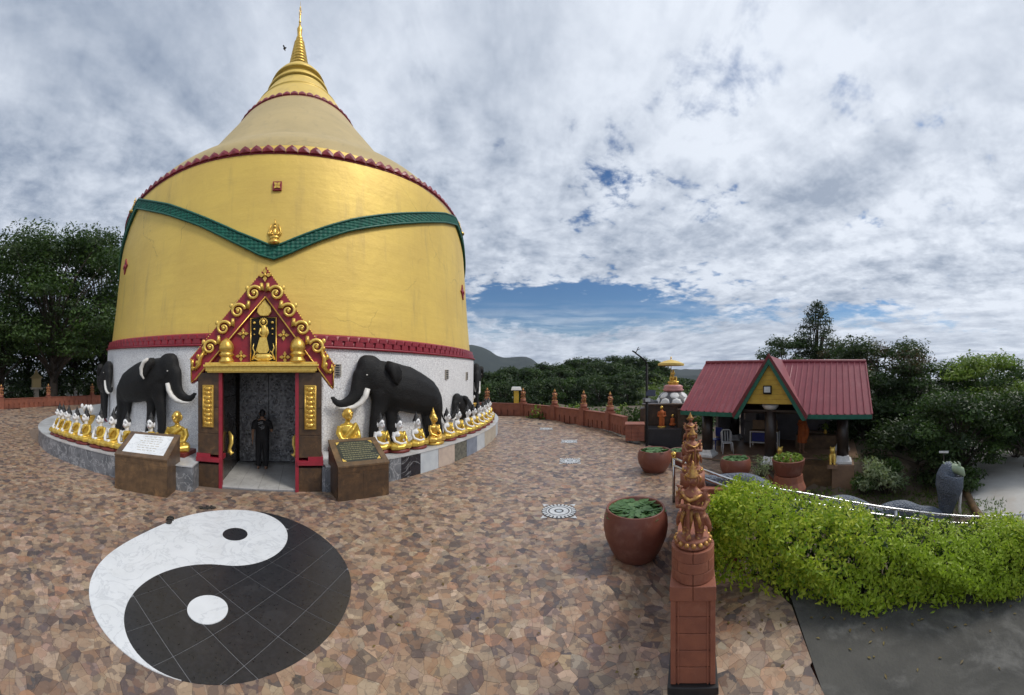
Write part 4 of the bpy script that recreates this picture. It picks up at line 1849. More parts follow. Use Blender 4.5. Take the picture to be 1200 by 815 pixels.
for s in (-1, 1):
    b.tube([pp(.5 + s * .42, .05), pp(.5 + s * .33, .22), pp(.5 + s * .40, .32), pp(.5 + s * .36, .42)], [.025, .018, .016, .006], 6)
    b.tube([pp(.5 + s * .36, .20), pp(.5 + s * .25, .25), pp(.5 + s * .24, .20)], .012, 5)
    for v, r in ((.88, .055), (.74, .042), (.62, .03)):
        pe(.5 + s * .34, v, r, r * .5, .02)
b.build('gilded_deity', 'gold_pale', panel)

# ================================================================== ELEPHANTS on the mosaic wall


def WS(px, py):
    """arc position and height (in the stupa's frame) on the lower wall at a pixel"""
    th = (px - 600) / F
    h = hit(px, min(py, 520))
    o = SMI @ EYE
    d = (SMI.to_3x3() @ ray(px, py)).normalized()
    # intersect with the cylinder R = 10.25
    a_ = d.x ** 2 + d.y ** 2
    b_ = 2 * (o.x * d.x + o.y * d.y)
    c_ = o.x ** 2 + o.y ** 2 - 10.25 ** 2
    disc = max(0., b_ * b_ - 4 * a_ * c_)
    t = (-b_ - sqrt(disc)) / (2 * a_)
    p = o + d * t
    ph = (atan2(p.y, p.x) - PHI0 + pi) % (2 * pi) - pi
    return ph * 10.25, p.z


def zz3(x, y):
    return WS(360 + x / 3.879, 390 + y / 3.879)


S0, Z0 = zz3(440, 300)[0], .60
U3 = .0073                              # metres per enlarged pixel at this wall


def e3(x, y, d=0.):
    s, z = zz3(x, y)
    return V((s - S0, d * .55 + .03, max(z, Z0) - Z0))


def raw_elephant():
    """solid elephant facing -x, y outwards from the wall, feet at z = 0"""
    b = MB()
    T = lambda pts, rad, sq=(1, 1), n=12: b.tube([e3(*p) for p in pts], [r * U3 for r in rad], n, sq=sq)
    # trunk of the body
    T([(355, 220, .10), (400, 225, .12), (450, 238, .14), (500, 258, .14), (545, 275, .12), (580, 292, .08)], [84, 100, 103, 97, 86, 62])
    T([(300, 170, .22), (330, 185, .20), (365, 205, .16)], [66, 78, 92])
    b.ell(e3(285, 155, .24), (.46, .42, .50), 16, 10)
    b.ell(e3(268, 128, .24), (.30, .34, .34), 14, 9)
    b.ell(e3(262, 200, .26), (.33, .30, .36), 14, 9)
    # trunk
    T([(250, 170, .26), (232, 215, .30), (218, 255, .34), (196, 285, .36), (165, 302, .38), (135, 304, .38), (115, 290, .38), (103, 268, .38)],
      [44, 36, 30, 25, 21, 17, 14, 11])
    # legs: near pair outside, far pair towards the wall
    T([(335, 255, .34), (322, 310, .36), (308, 365, .36), (298, 420, .36), (292, 460, .36), (290, 500, .36), (288, 540, .36)], [58, 38, 31, 27, 25, 26, 30])
    T([(385, 290, .04), (384, 340, .04), (384, 400, .04), (386, 450, .04), (388, 500, .04), (388, 540, .04)], [50, 33, 27, 25, 25, 29])
    T([(565, 300, .34), (582, 340, .36), (578, 390, .36), (588, 440, .36), (590, 500, .36), (590, 540, .36)], [64, 39, 30, 25, 26, 30])
    T([(535, 310, .04), (548, 350, .04), (545, 400, .04), (556, 450, .04), (558, 540, .04)], [56, 34, 28, 25, 29])
    # brow, cheek and ear folds
    b.ell(e3(248, 165, .52), (.10, .07, .08), 8, 6)
    for i, v in enumerate(b.v):           # the shapes stand out less than they are wide: half reliefs
        b.v[i] = (v[0], .20 + (v[1] - .20) * .62, v[2])
    return b


WR = 10.25


def bend(vs, s0, k, mirror):
    out = []
    for v in vs:
        x = v[0] * (-1 if mirror else 1) * k
        out.append((x, v[1] * k, v[2] * k, s0))
    res = []
    p0, sd_, up0, n0 = skin(PHI0 + s0 / WR, Z0)
    R0 = hypot(p0.x, p0.y)
    for x, y, z, _ in out:
        ph = x / WR
        # local frame at the foot: x along the wall, y outwards
        rr = RZ(Z0 + z) + y
        res.append((rr * sin(ph), rr * cos(ph) - R0, z))
    return res


RAW = raw_elephant()
EBODY = blob(RAW, .055, 6)


def elephant(s0, k, mirror, label, y0=0.):
    ph = PHI0 + s0 / WR
    p0, _, _, _ = skin(ph, Z0)
    # local x = direction of growing angle, y = outwards (a left-handed pair is avoided by swapping)
    X = V((-sin(ph), cos(ph), 0))
    Y = V((cos(ph), sin(ph), 0))
    m = Matrix((X, Y, V((0, 0, 1)))).transposed().to_4x4()
    m.translation = p0
    return m, ph


def make_elephant(s0, k, mirror, label):
    ph = PHI0 + s0 / WR
    p0, _, _, _ = skin(ph, Z0)
    X = V((sin(ph), -cos(ph), 0))          # falling angle: right-handed with y outwards
    Y = V((cos(ph), sin(ph), 0))
    m = Matrix((X, Y, V((0, 0, 1)))).transposed().to_4x4()
    m.translation = p0
    t = thing('elephant_statue', label, 'elephant statue', mtx=SM @ m, group='black elephants round the stupa wall')

    def put(name, me, matn, parent=t):
        vs = [tuple(v.co) for v in me.vertices]
        r = bend([(-v[0], v[1], v[2]) for v in vs], s0, k, mirror)
        mm = me.copy()
        mm.vertices.foreach_set('co', np.array(r, dtype=np.float32).ravel())
        if not mirror:
            pass
        mm.update()
        setmat(mm, matn)
        return link(name, mm, parent)
    put('body', EBODY, 'elephant_hide')
    # ear, tusks, tail, toenails, eye
    b = MB()
    ear = [(345, 105), (385, 118), (398, 150), (396, 190), (380, 215), (362, 205), (350, 170), (335, 140)]
    c = e3(365, 160, .62)
    vs = [e3(x, y, .98) for x, y in ear] + [e3(x * .8 + 365 * .2, y * .8 + 160 * .2, 1.12) for x, y in ear] + [e3(362, 155, 1.06)] + [e3(x, y, .70) for x, y in ear]
    n = len(ear)
    fs = [(i, (i + 1) % n, n + (i + 1) % n, n + i) for i in range(n)] + [(n + i, n + (i + 1) % n, 2 * n) for i in range(n)] + \
         [(2 * n + 1 + i, 2 * n + 1 + (i + 1) % n, (i + 1) % n, i) for i in range(n)]
    b.add(vs, fs, True)
    put('ear', b.mesh('ear', 'black_paint'), 'elephant_hide')
    for dy, pts in ((.52, [(262, 232), (252, 268), (232, 297), (200, 317), (165, 325), (128, 322)]), (.16, [(258, 240), (246, 276), (224, 300), (190, 312), (160, 318)])):
        b = MB()
        b.tube([e3(x, y, dy) for x, y in pts], [.085, .088, .082, .07, .05, .012][:len(pts)] if len(pts) == 6 else [.07, .07, .065, .045, .012], 10)
        put('tusk', b.mesh('tusk', 'ivory'), 'ivory')
    b = MB()
    b.tube([e3(603, 262, .12), e3(611, 310, .12), e3(612, 350, .14), e3(618, 378, .16), e3(628, 395, .16)], [.05, .035, .03, .03, .05], 8)
    b.ell(e3(630, 402, .16), (.05, .04, .09), 8, 6)
    put('tail', b.mesh('tail', 'black_paint'), 'black_paint')
    b = MB()
    b.ell(e3(252, 168, .78), (.028, .02, .018), 8, 6)
    put('eye', b.mesh('eye', 'ivory'), 'ivory')
    if mirror and k > .9:
        b = MB()
        b.tube([e3(x, y, 1.10) for x, y in ((352, 112), (378, 128), (392, 160), (388, 192), (370, 216))], [.05, .085, .09, .07, .03], 8, sq=(1, .6))
        put('ear_rim', b.mesh('ear_rim', 'ivory'), 'ivory')
    return t


make_elephant(S0 - .10, .955, False, 'large black elephant statue with curved white tusks on the wall right of the doorway')
sl = WS(170, 455)[0]
big = make_elephant(sl + .05, .935, True, 'large black elephant statue on the wall left of the doorway, facing right')
make_elephant(WS(541.5, 470)[0], .60, False, 'small black elephant statue following the large one at the right edge of the wall')
make_elephant(WS(541.5, 470)[0] + 5.0, .95, False, 'black elephant statue mostly hidden beyond the right edge of the mosaic wall')
make_elephant(sl - 4.4, .85, True, 'black elephant statue cut off by the left edge of the mosaic wall')

# ================================================================== SEATED STATUES on the ledge


HEADK = 1.24


def grow(b, z0=.60):
    for i, v in enumerate(b.v):
        if v[2] > z0:
            b.v[i] = (v[0] * HEADK, .02 + (v[1] - .02) * HEADK, z0 + (v[2] - z0) * HEADK)


def buddha_parts(gold=False):
    """seated figure facing -y, 1.0 m high, base at z = 0"""
    R = MB()     # red lotus base
    R.lathe([(.30, 0), (.335, .02), (.33, .07), (.28, .10), (.27, .115)], 22, sy=.82)
    robe = MB()
    # crossed legs, torso wrapped over the left shoulder
    robe.tube([(-.10, .04, .19), (-.24, -.03, .18), (-.30, -.10, .175), (-.20, -.20, .165), (-.02, -.23, .165), (.10, -.20, .165)], [.10, .105, .09, .075, .065, .05], 10)
    robe.tube([(.10, .04, .19), (.24, -.03, .18), (.30, -.10, .175), (.20, -.20, .165), (.02, -.22, .20), (-.10, -.19, .20)], [.10, .105, .09, .075, .065, .05], 10)
    robe.ell((0, .02, .18), (.22, .18, .09), 14, 8)
    robe.tube([(0, .03, .18), (0, .035, .32), (0, .03, .44), (.01, .03, .53), (.015, .03, .585)], [.155, .135, .15, .155, .07], 14, sq=(.8, 1.05), up=(0, 1, 0))
    robe.tube([(.165, .02, .555), (.215, .0, .42), (.20, -.08, .31), (.10, -.17, .27)], [.062, .056, .05, .04], 10)
    robe.tube([(.13, -.08, .56), (.05, -.125, .46), (.02, -.13, .36)], [.035, .035, .03], 8)
    me_robe = blob(robe, .016, 3)
    skin_ = MB()
    skin_.ell((-.055, .015, .49), (.115, .108, .095), 12, 8)
    skin_.tube([(-.165, .02, .555), (-.215, -.0, .43), (-.205, -.07, .32), (-.10, -.17, .265), (.0, -.19, .255)], [.058, .05, .043, .036, .03], 10)
    for q in range(4):
        skin_.tube([(.0, -.185 - q * .012, .262 - q * .006), (.05, -.20 - q * .012, .258 - q * .005), (.085, -.195 - q * .012, .256)], [.011, .010, .007], 6)
    skin_.tube([(.10, -.17, .275), (.03, -.205, .285), (-.02, -.205, .283)], [.03, .024, .010], 8)
    skin_.tube([(0, .03, .57), (0, .028, .66)], [.055, .05], 10)
    skin_.ell((0, .025, .745), (.082, .092, .108), 14, 10)
    skin_.ell((0, -.035, .70), (.058, .045, .055), 10, 8)
    skin_.tube([(0, -.062, .762), (0, -.088, .722), (0, -.070, .712)], [.012, .019, .012], 6)      # nose
    for s in (-1, 1):
        skin_.tube([(s * .084, .03, .775), (s * .092, .03, .73), (s * .084, .025, .665)], [.012, .018, .012], 6, sq=(1, .6))  # long ears
        skin_.ell((s * .032, -.052, .757), (.018, .014, .009), 8, 5)
    skin_.tube([(-.028, -.066, .688), (0, -.076, .686), (.028, -.066, .688)], .008, 6)
    grow(skin_)
    me_skin = blob(skin_, .011, 2)
    hair = MB()
    hair.ell((0, .042, .775), (.090, .092, .090), 14, 10)
    hair.lathe([(.05, 0), (.055, .03), (.035, .07), (.015, .12), (.004, .17)], 12, (0, .045, .845))
    grow(hair)
    me_hair = blob(hair, .014, 2)
    face = MB()
    for s in (-1, 1):
        face.tube([(s * .014, -.071, .757), (s * .032, -.070, .760), (s * .050, -.056, .757)], [.003, .005, .003], 5)
        face.tube([(s * .012, -.074, .775), (s * .034, -.073, .786), (s * .056, -.054, .776)], [.003, .005, .003], 5)
    grow(face)
    return R, me_robe, me_skin, me_hair, face


RB, me_robe, me_skin, me_hair, FACE = buddha_parts()
SEAT = 'white skinned seated figures with golden robes along the marble ledge'


def build_buddha(label, loc, rz, k, allgold=False):
    t = thing('buddha_statue', label, 'buddha statue', loc, rz, None if allgold else SEAT)
    t.scale = (k, k, k)
    RB.build('lotus_base', 'gold' if allgold else 'base_red', t)
    link('robe', setmat(me_robe.copy(), 'gold' if allgold else 'gold_robe'), t)
    link('skin', setmat(me_skin.copy(), 'gold' if allgold else 'white_paint'), t)
    link('hair', setmat(me_hair.copy(), 'gold' if allgold else 'hair'), t)
    if not allgold:
        FACE.build('painted_eyes', 'hair', t)
        b = MB()
        b.tube([(-.024, -.0745, .687), (0, -.084, .685), (.024, -.0745, .687)], [.003, .005, .003], 5)
        grow(b)
        b.build('lips', 'red', t)
    return t


def seat_at(px, R, z=LEDGE):
    a = ring_hit(px, R)
    if px < 160:                # the ring draws in on the far left
        a = AL
        for k in range(400):
            a = AL - k * .004
            q = ring_pt(a, R + PRAD(a) - POD_R)
            if 600 + F * atan2(q.x, q.y) <= px:
                break
        R = R + PRAD(a) - POD_R
    p = ring_pt(a, R, z)
    return p, a + pi / 2          # figure faces -y, turned outwards along the radius


RS = POD_R - .42
right_px = [447, 468, 489, (509, 'gold'), 525, 537.5, 549, 556, 562, 567, 570.5, 573, 575]
left_px = [176, 149, 133, 117, 100.5, 89.5, 80, 73.5, 69]
ordw = ['first', 'second', 'third', 'fourth', 'fifth', 'sixth', 'seventh', 'eighth', 'ninth', 'tenth', 'eleventh', 'twelfth', 'thirteenth']
proto = None
n_ = 0
for i, q in enumerate(right_px):
    px = q[0] if isinstance(q, tuple) else q
    p, rz = seat_at(px, RS + (0 if i else -.25))
    if isinstance(q, tuple):
        build_buddha('fully golden seated Buddha statue among the white ones on the right ledge', p, rz, 1.0, True)
        continue
    where = ['half hidden behind the green plaque pedestal', 'above the grey veined end of the ledge', 'left of the fully golden one'][i] if i < 3 else \
        '%s to the right of the fully golden one' % ordw[i - 4]
    lab = 'white seated Buddha statue in golden robe, %s' % where
    if proto is None:
        proto = build_buddha(lab, p, rz, 1.0)
        proto.scale = (.98,) * 3
    else:
        dup(proto, p, rz + rnd.uniform(-.1, .1), lab, rnd.uniform(.94, 1.0))
for i, px in enumerate(left_px):
    p, rz = seat_at(px, RS + (0 if i else -.2))
    lab = 'white seated Buddha statue in golden robe, %s' % (
        'only its head showing behind the white plaque pedestal' if i == 0 else '%s to the left of the white plaque pedestal' % ordw[i - 1])
    dup(proto, p, rz + rnd.uniform(-.08, .08), lab, rnd.uniform(1.0, 1.06))


def monk_bust(label, px, R, k, rzadd=0.):
    p, rz = seat_at(px, R)
    t = thing('monk_statue', label, 'monk statue', p, rz + rzadd)
    t.scale = (k,) * 3
    b = MB()
    b.tube([(-.10, .04, .19), (-.27, -.03, .18), (-.32, -.10, .175), (-.20, -.22, .165), (.08, -.22, .165)], [.12, .12, .10, .085, .06], 10)
    b.tube([(.10, .04, .19), (.27, -.03, .18), (.32, -.10, .175), (.20, -.22, .165), (-.08, -.20, .20)], [.12, .12, .10, .085, .06], 10)
    b.tube([(0, .03, .16), (0, .03, .34), (0, .03, .50), (0, .03, .62), (0, .03, .66)], [.20, .19, .20, .17, .07], 14, sq=(.75, 1.1), up=(0, 1, 0))
    for s in (-1, 1):
        b.tube([(s * .20, .02, .59), (s * .26, -.0, .45), (s * .24, -.09, .32), (s * .06, -.20, .27)], [.075, .068, .06, .045], 10)
        for q in range(4):
            b.tube([(s * .07, -.20 - q * .01, .275 - .005 * q), (s * .02, -.225 - q * .012, .268)], [.014, .010], 6)
    b.tube([(.17, -.07, .64), (.02, -.16, .52), (-.14, -.13, .36)], [.045, .05, .045], 8)
    b.tube([(0, .03, .64), (0, .02, .73)], [.065, .06], 10)
    body = blob(b, .016, 2)
    link('robe', setmat(body, 'gold_robe'), t)
    h = MB()
    h.ell((0, .015, .83), (.092, .105, .118), 16, 10)
    h.ell((0, -.04, .775), (.064, .05, .06), 10, 8)
    h.tube([(0, -.078, .845), (0, -.112, .798), (0, -.088, .788)], [.012, .022, .012], 6)
    for s in (-1, 1):
        h.tube([(s * .092, .02, .87), (s * .105, .02, .82), (s * .094, .01, .765)], [.014, .02, .014], 6)
        h.tube([(s * .016, -.086, .858), (s * .05, -.08, .866), (s * .07, -.06, .855)], .010, 5)
        h.ell((s * .038, -.078, .838), (.018, .012, .009), 8, 5)
    h.tube([(-.035, -.082, .757), (0, -.09, .754), (.035, -.082, .757)], .009, 6)
    for i, v in enumerate(h.v):
        h.v[i] = (v[0] * 1.25, v[1] * 1.25, .68 + (v[2] - .68) * 1.22)
    link('head', setmat(blob(h, .011, 2), 'gold'), t)
    b = MB()
    b.box((0, 0, .05), (.74, .60, .10))
    b.build('pedestal', 'base_red', t, bevel=.01)
    return t


monk_bust('golden seated monk statue behind the dark green plaque pedestal', 408, POD_R - 1.15, 1.18, .15)
monk_bust('golden seated monk statue behind the white plaque pedestal', 207, POD_R - 1.0, 1.12, -.1)

# small gilded offering bowls with white blossom, at both far ends of the ledge


def offering(label, p):
    t = thing('offering_vase', label, 'offering vase', p, 0, 'gilded vases of white blossom')
    b = MB()
    b.lathe([(.13, 0), (.15, .03), (.07, .10), (.06, .25), (.16, .38), (.22, .52), (.20, .54)], 14)
    b.build('vase', 'gold', t)
    b = MB()
    for k in range(9):
        a, r = k * 2.4, .05 + .014 * k
        q = (r * cos(a), r * sin(a), .74 + .05 * sin(k * 3.))
        b.tube([(q[0] * .4, q[1] * .4, .5), q], .012, 5)
        b.ell(q, (.045, .045, .07), 7, 5)
    b.build('blossom', 'white_paint', t)
    return t


p, _ = seat_at(103, POD_R - 1.25)
o0 = offering('gilded vase of white blossom beside the elephant on the left ledge', p + V((0, 0, .0)))
o0.scale = (1.3,) * 3
p, _ = seat_at(557, POD_R - 1.35)
dup(o0, p, 1., 'gilded vase of white blossom beside the small elephant on the right ledge')

# ================================================================== PLAQUE PEDESTALS


def pedestal(name, label, fl, fr, depth, hf, hb, tilematerial):
    X = (fr - fl).normalized()
    t = thing(name, label, 'plaque pedestal', (fl + fr) / 2, atan2(X.y, X.x))
    w = (fr - fl).length / 2
    b = MB()
    g = .003
    # front, sides and back as separate tiles of facing on a solid block
    b.hexa([(-w + .02, .02, 0), (w - .02, .02, 0), (w - .02, depth - .02, 0), (-w + .02, depth - .02, 0)],
           [(-w + .02, .02, hf - .03), (w - .02, .02, hf - .03), (w - .02, depth - .02, hb - .03), (-w + .02, depth - .02, hb - .03)])
    b.build('core', 'dark_tile', t)
    zr = hf * .80
    for x0, x1 in ((-w, -.02), (-.02, w)):
        for z0, z1 in ((.0, zr), (zr, hf)):
            if z0 > 0:
                if x0 < -w / 2:
                    x0_, x1_ = -w, w
                else:
                    continue
            else:
                x0_, x1_ = x0, x1
            b = MB()
            b.box(((x0_ + x1_) / 2, .012, (z0 + z1) / 2), (x1_ - x0_ - g, .024, z1 - z0 - g))
            b.build('facing_tile', tilematerial, t)
    for s in (-1, 1):
        b = MB()
        x0, x1 = (w - .024, w) if s > 0 else (-w, -w + .024)
        b.hexa([(x0, .026, 0), (x1, .026, 0), (x1, depth, 0), (x0, depth, 0)], [(x0, .026, hf), (x1, .026, hf), (x1, depth, hb), (x0, depth, hb)])
        b.build('side_tile', tilematerial, t)
    sl_ = (hb - hf) / depth
    top = MB()
    d = .03
    for x0, x1, y0, y1 in ((-w - .01, w + .01, -.012, .10), (-w - .01, w + .01, depth - .07, depth + .01), (-w - .01, -w + .13, .102, depth - .072), (w - .13, w + .01, .102, depth - .072)):
        top.hexa([(x0, y0, hf + sl_ * y0 - d), (x1, y0, hf + sl_ * y0 - d), (x1, y1, hf + sl_ * y1 - d), (x0, y1, hf + sl_ * y1 - d)],
                 [(x0, y0, hf + sl_ * y0 + .012), (x1, y0, hf + sl_ * y0 + .012), (x1, y1, hf + sl_ * y1 + .012), (x0, y1, hf + sl_ * y1 + .012)])
    top.build('top_border', 'brown_tile_light', t, bevel=.004)
    return t, w, sl_


def slope_pt(sl_, hf):
    def f(x, y, h):
        return (x, y - h * sl_ * .8, hf + sl_ * y + h)
    return f


PC_ = (at(131.8, 575.7) + at(197.3, 581)) / 2
PD_ = V((cos(radians(38)), sin(radians(38)), 0))
t1, w1, s1 = pedestal('plaque_pedestal', 'brown tiled pedestal with a blank looking white marble plaque, left of the doorway', PC_ - PD_ * .66, PC_ + PD_ * .66, .80, .82, 1.22, 'brown_tile_light')
f = slope_pt(s1, .82)
b = MB()
b.prism([(-w1 + .135, .105), (w1 - .135, .105), (w1 - .135, .745), (-w1 + .135, .745)], -.02, .006, f)
pl = b.build('marble_plaque', 'white_marble', t1)
b = MB()
rr_ = random.Random(5)
for r in range(7):
    y = .66 - r * .075
    x = -.26 + rr_.uniform(0, .1)
    while x < .26:
        l = rr_.uniform(.03, .10)
        b.prism([(x, y), (x + l, y), (x + l, y + .016), (x, y + .016)], .006, .0075, f)
        x += l + .03
b.build('faint_lettering', 'slab_tan', pl)
t2, w2, s2 = pedestal('plaque_pedestal', 'dark brown tiled pedestal with a green plaque of gilded lettering, right of the doorway', at(396.2, 589), at(455.8, 580.5), .80, .74, 1.14, 'brown_tile')
f = slope_pt(s2, .74)
b = MB()
b.prism([(-w2 + .135, .105), (w2 - .135, .105), (w2 - .135, .725), (-w2 + .135, .725)], -.02, .004, f)
pl = b.build('green_plaque', 'plaque_green', t2)
b = MB()
for r in range(9):
    y = .655 - r * .062
    x = -w2 + .20
    xe = w2 - .20 - (rr_.uniform(0, .22) if r in (2, 5, 8) else 0)
    if r == 0:
        x, xe = -.25, .25
    while x < xe:
        l = rr_.uniform(.02, .075)
        b.prism([(x, y), (x + l, y), (x + l, y + .026), (x, y + .026)], .004, .007, f)
        if rr_.random() < .5:
            b.prism([(x + l * .4, y + .026), (x + l * .7, y + .026), (x + l * .7, y + .036), (x + l * .4, y + .036)], .004, .007, f)
        x += l + .012
b.build('gilded_lettering', 'worn_lettering', pl)
for sx in (-1, 1):
    for y0, sy in ((.12, 1), (.71, -1)):
        b = MB()
        xx = sx * (w2 - .145)
        b.prism([(xx, y0), (xx - sx * .09, y0), (xx, y0 + sy * .09)][::(1 if sx * sy > 0 else -1)], .004, .008, f)
        b.build('gilded_corner', 'gold_pale', pl)

# ================================================================== PERSON in the doorway, sandals


def hand(b, w, d, s, k=1.):
    """palm with four bent fingers and a thumb; w wrist, d direction, s side of the thumb"""
    w, d = V(w), V(d).normalized()
    side = V((0, 1, 0)) if abs(d.y) < .9 else V((1, 0, 0))
    side = (side - d * side.dot(d)).normalized()
    nrm = d.cross(side)
    b.tube([w, w + d * .05 * k, w + d * .095 * k], [.022 * k, .032 * k, .030 * k], 8, sq=(1.25, .55), up=side)
    for q, l in enumerate((.068, .078, .074, .058)):
        o = w + d * .09 * k + side * (.030 - .020 * q) * k
        b.tube([o, o + d * l * .5 * k + nrm * .006 * s, o + d * l * k + nrm * .022 * s], [.0095 * k, .0088 * k, .0065 * k], 6)
    o = w + d * .03 * k + side * .03 * k
    b.tube([o, o + (d * .7 + side * .5) * .035 * k, o + (d + side * .3) * .066 * k], [.012 * k, .011 * k, .008 * k], 6)


def person_door():
    p = V((polar(307, 9.0).x, polar(307, 9.0).y, .07))
    t = thing('person', 'person in black shirt and trousers standing barefoot in the doorway with back turned', 'person', p, atan2(PX.y, PX.x))
    # local: faces +y (into the stupa), x to the right, 1.62 m tall, head bowed forward
    b = MB()
    b.tube([(0, .02, 1.36), (0, .05, 1.42), (0, .075, 1.46)], [.058, .055, .058], 10)
    b.ell((0, .105, 1.525), (.078, .098, .108), 14, 10, Matrix.Rotation(-.35, 3, 'X'))
    b.tube([(0, .195, 1.53), (0, .222, 1.49), (0, .195, 1.48)], [.011, .018, .011], 6)
    for s in (-1, 1):
        b.tube([(s * .078, .09, 1.555), (s * .09, .085, 1.52), (s * .078, .085, 1.49)], [.01, .017, .01], 6)
        b.ell((s * .03, .188, 1.545), (.014, .012, .009), 7, 5)
    b.tube([(-.025, .19, 1.455), (.025, .19, 1.455)], .008, 6)
    b.tube([(-.10, .02, 1.33), (0, .02, 1.36), (.10, .02, 1.33)], .06, 8)
    # left arm hangs, right arm bent forward to the door
    b.tube([(-.19, .01, 1.31), (-.235, .0, 1.16), (-.255, -.01, 1.02), (-.265, .03, .90), (-.27, .06, .80)], [.055, .047, .040, .034, .026], 10)
    hand(b, (-.27, .06, .80), (-.05, .12, -1), 1)
    b.tube([(.19, .01, 1.31), (.24, .05, 1.17), (.26, .10, 1.05), (.22, .28, 1.06), (.19, .40, 1.10)], [.055, .047, .040, .034, .026], 10)
    hand(b, (.19, .40, 1.10), (-.05, 1, .2), -1)
    # legs and feet
    for s in (-1, 1):
        b.tube([(s * .09, .02, .86), (s * .095, .025, .66), (s * .10, .01, .46), (s * .105, -.01, .28), (s * .105, -.0, .075)], [.085, .075, .055, .052, .036], 10)
        b.tube([(s * .105, -.04, .045), (s * .11, .06, .032), (s * .118, .15, .020)], [.038, .040, .028], 8, sq=(1.1, .8))
        for q in range(5):
            b.tube([(s * (.09 + .014 * q), .15, .018), (s * (.089 + .016 * q), .19 - .008 * q, .012)], [.010, .008], 5)
    b.tube([(0, .02, .84), (0, .02, 1.0), (0, .01, 1.15), (0, .01, 1.30)], [.13, .125, .135, .12], 12, sq=(.7, 1.2), up=(0, 1, 0))
    link('body', setmat(blob(b, .0115, 2), 'skin'), t)
    b = MB()      # shirt
    b.tube([(0, .02, .80), (0, .02, .92), (0, .015, 1.08), (0, .015, 1.22), (0, .02, 1.31), (0, .03, 1.375)], [.165, .16, .155, .168, .15, .075], 16, sq=(.72, 1.16), up=(0, 1, 0))
    for s, e in ((-1, (-.245, -.01, 1.10)), (1, (.25, .07, 1.10))):
        b.tube([(s * .13, .02, 1.32), (s * .20, .01, 1.29), (e[0] * .95, e[1], 1.17), e], [.075, .072, .066, .062], 10)
    link('shirt', setmat(blob(b, .016, 2), 'cloth_black'), t)
    b = MB()
    for s in (-1, 1):
        b.tube([(s * .085, .02, .84), (s * .095, .025, .66), (s * .10, .01, .45), (s * .105, -.0, .25), (s * .107, -.0, .09)], [.105, .098, .080, .073, .070], 12)
    b.tube([(0, .02, .93), (0, .02, .84), (0, .02, .76)], [.145, .15, .12], 14, sq=(.75, 1.15), up=(0, 1, 0))
    link('trousers', setmat(blob(b, .016, 2), 'cloth_black'), t)
    b = MB()
    b.ell((0, .088, 1.552), (.086, .098, .098), 14, 10, Matrix.Rotation(-.35, 3, 'X'))
    b.ell((0, .05, 1.50), (.075, .06, .075), 12, 8)
    link('hair', setmat(blob(b, .016, 1), 'hair'), t)
    b = MB()      # pale print across the back of the shirt
    for pts in ([(-.09, 1.25), (.02, 1.29), (.10, 1.24), (.0, 1.20)], [(-.07, 1.19), (.0, 1.16), (.09, 1.205), (.06, 1.15), (-.01, 1.12)], [(-.10, 1.29), (-.03, 1.315), (.05, 1.315)]):
        b.tube([(x, -.118 + .12 * abs(x), z) for x, z in pts], .011, 4, sq=(1, .4))
    b.build('shirt_print', 'print_white', t)
    return t


person_door()


def sandal(label, loc, rz):
    t = thing('sandal', label, 'sandal', loc, rz, 'black sandals left on the paving')
    b = MB()
    out = [(-.035, -.13), (.03, -.135), (.042, -.05), (.045, .05), (.05, .11), (.02, .15), (-.02, .145), (-.048, .09), (-.04, 0)]
    b.prism(out, .0, .028)
    b.build('sole', 'sandal', t, bevel=.006)
    b = MB()
    for y in (.0, .07):
        b.tube([(-.05, y, .01), (-.04, y, .05), (0, y + .01, .07), (.04, y, .05), (.052, y, .01)], .014, 6, sq=(1, 1))
    b.tube([(-.04, -.08, .02), (-.035, -.13, .055), (0, -.145, .06), (.035, -.13, .055), (.04, -.08, .02)], .010, 6)
    b.build('strap', 'sandal', t)
    return t


s0 = sandal('dark sandal touching the upper left rim of the yin-yang inlay', at(199, 610.5, .012), .9)
s0.scale = (1.15, 1.15, .65)
dup(s0, at(243, 596, .012), -.5, 'dark sandal lying on its own between the inlay and the doorway')

# ================================================================== LOTUS POTS


def pot_geo(t, R, H, pedestal=False):
    prof = [(.62 * R, 0), (.66 * R, .02), (.80 * R, H * .18), (.95 * R, H * .42), (R, H * .62), (.985 * R, H * .80), (.93 * R, H * .93), (.905 * R, H * .99), (.90 * R, H), (.86 * R, H), (.845 * R, H * .97), (.83 * R, H * .88), (.5 * R, H * .86)]
    b = MB()
    b.lathe(prof, 40)
    b.build('bowl', 'pot', t)
    b = MB()
    b.lathe([(.835 * R, H * .87), (.835 * R, H * .885)], 30, smooth=False)
    b.build('water', 'water', t)
    rr = random.Random(int(R * 1000))
    b = MB()
    for k in range(150):
        r = .80 * R * sqrt(rr.random())
        a = rr.uniform(0, 2 * pi)
        s = rr.uniform(.045, .095) * R / .46
        tilt = rr.uniform(0, .35)
        z = H * .89 + rr.uniform(0, .05)
        m = Matrix.Rotation(rr.uniform(0, 6.28), 3, 'Z') @ Matrix.Rotation(tilt, 3, 'X')
        n = 9
        vs = [m @ V((0, 0, -.004))] + [m @ V((s * cos(.25 + 5.8 * q / n), s * sin(.25 + 5.8 * q / n), rr.uniform(0, .012))) for q in range(n + 1)]
        c = V((r * cos(a), r * sin(a), z))
        b.add([c + v for v in vs], [(0, q + 1, q + 2) for q in range(n)], False)
    b.build('lotus_leaves', 'leaf_lotus', t, kind='stuff')


def lotus_pot(label, loc, R, H):
    t = thing('lotus_pot', label, 'plant pot', loc, rnd.uniform(0, 6), 'round terracotta pots of lotus leaves')
    pot_geo(t, R, H)
    return t


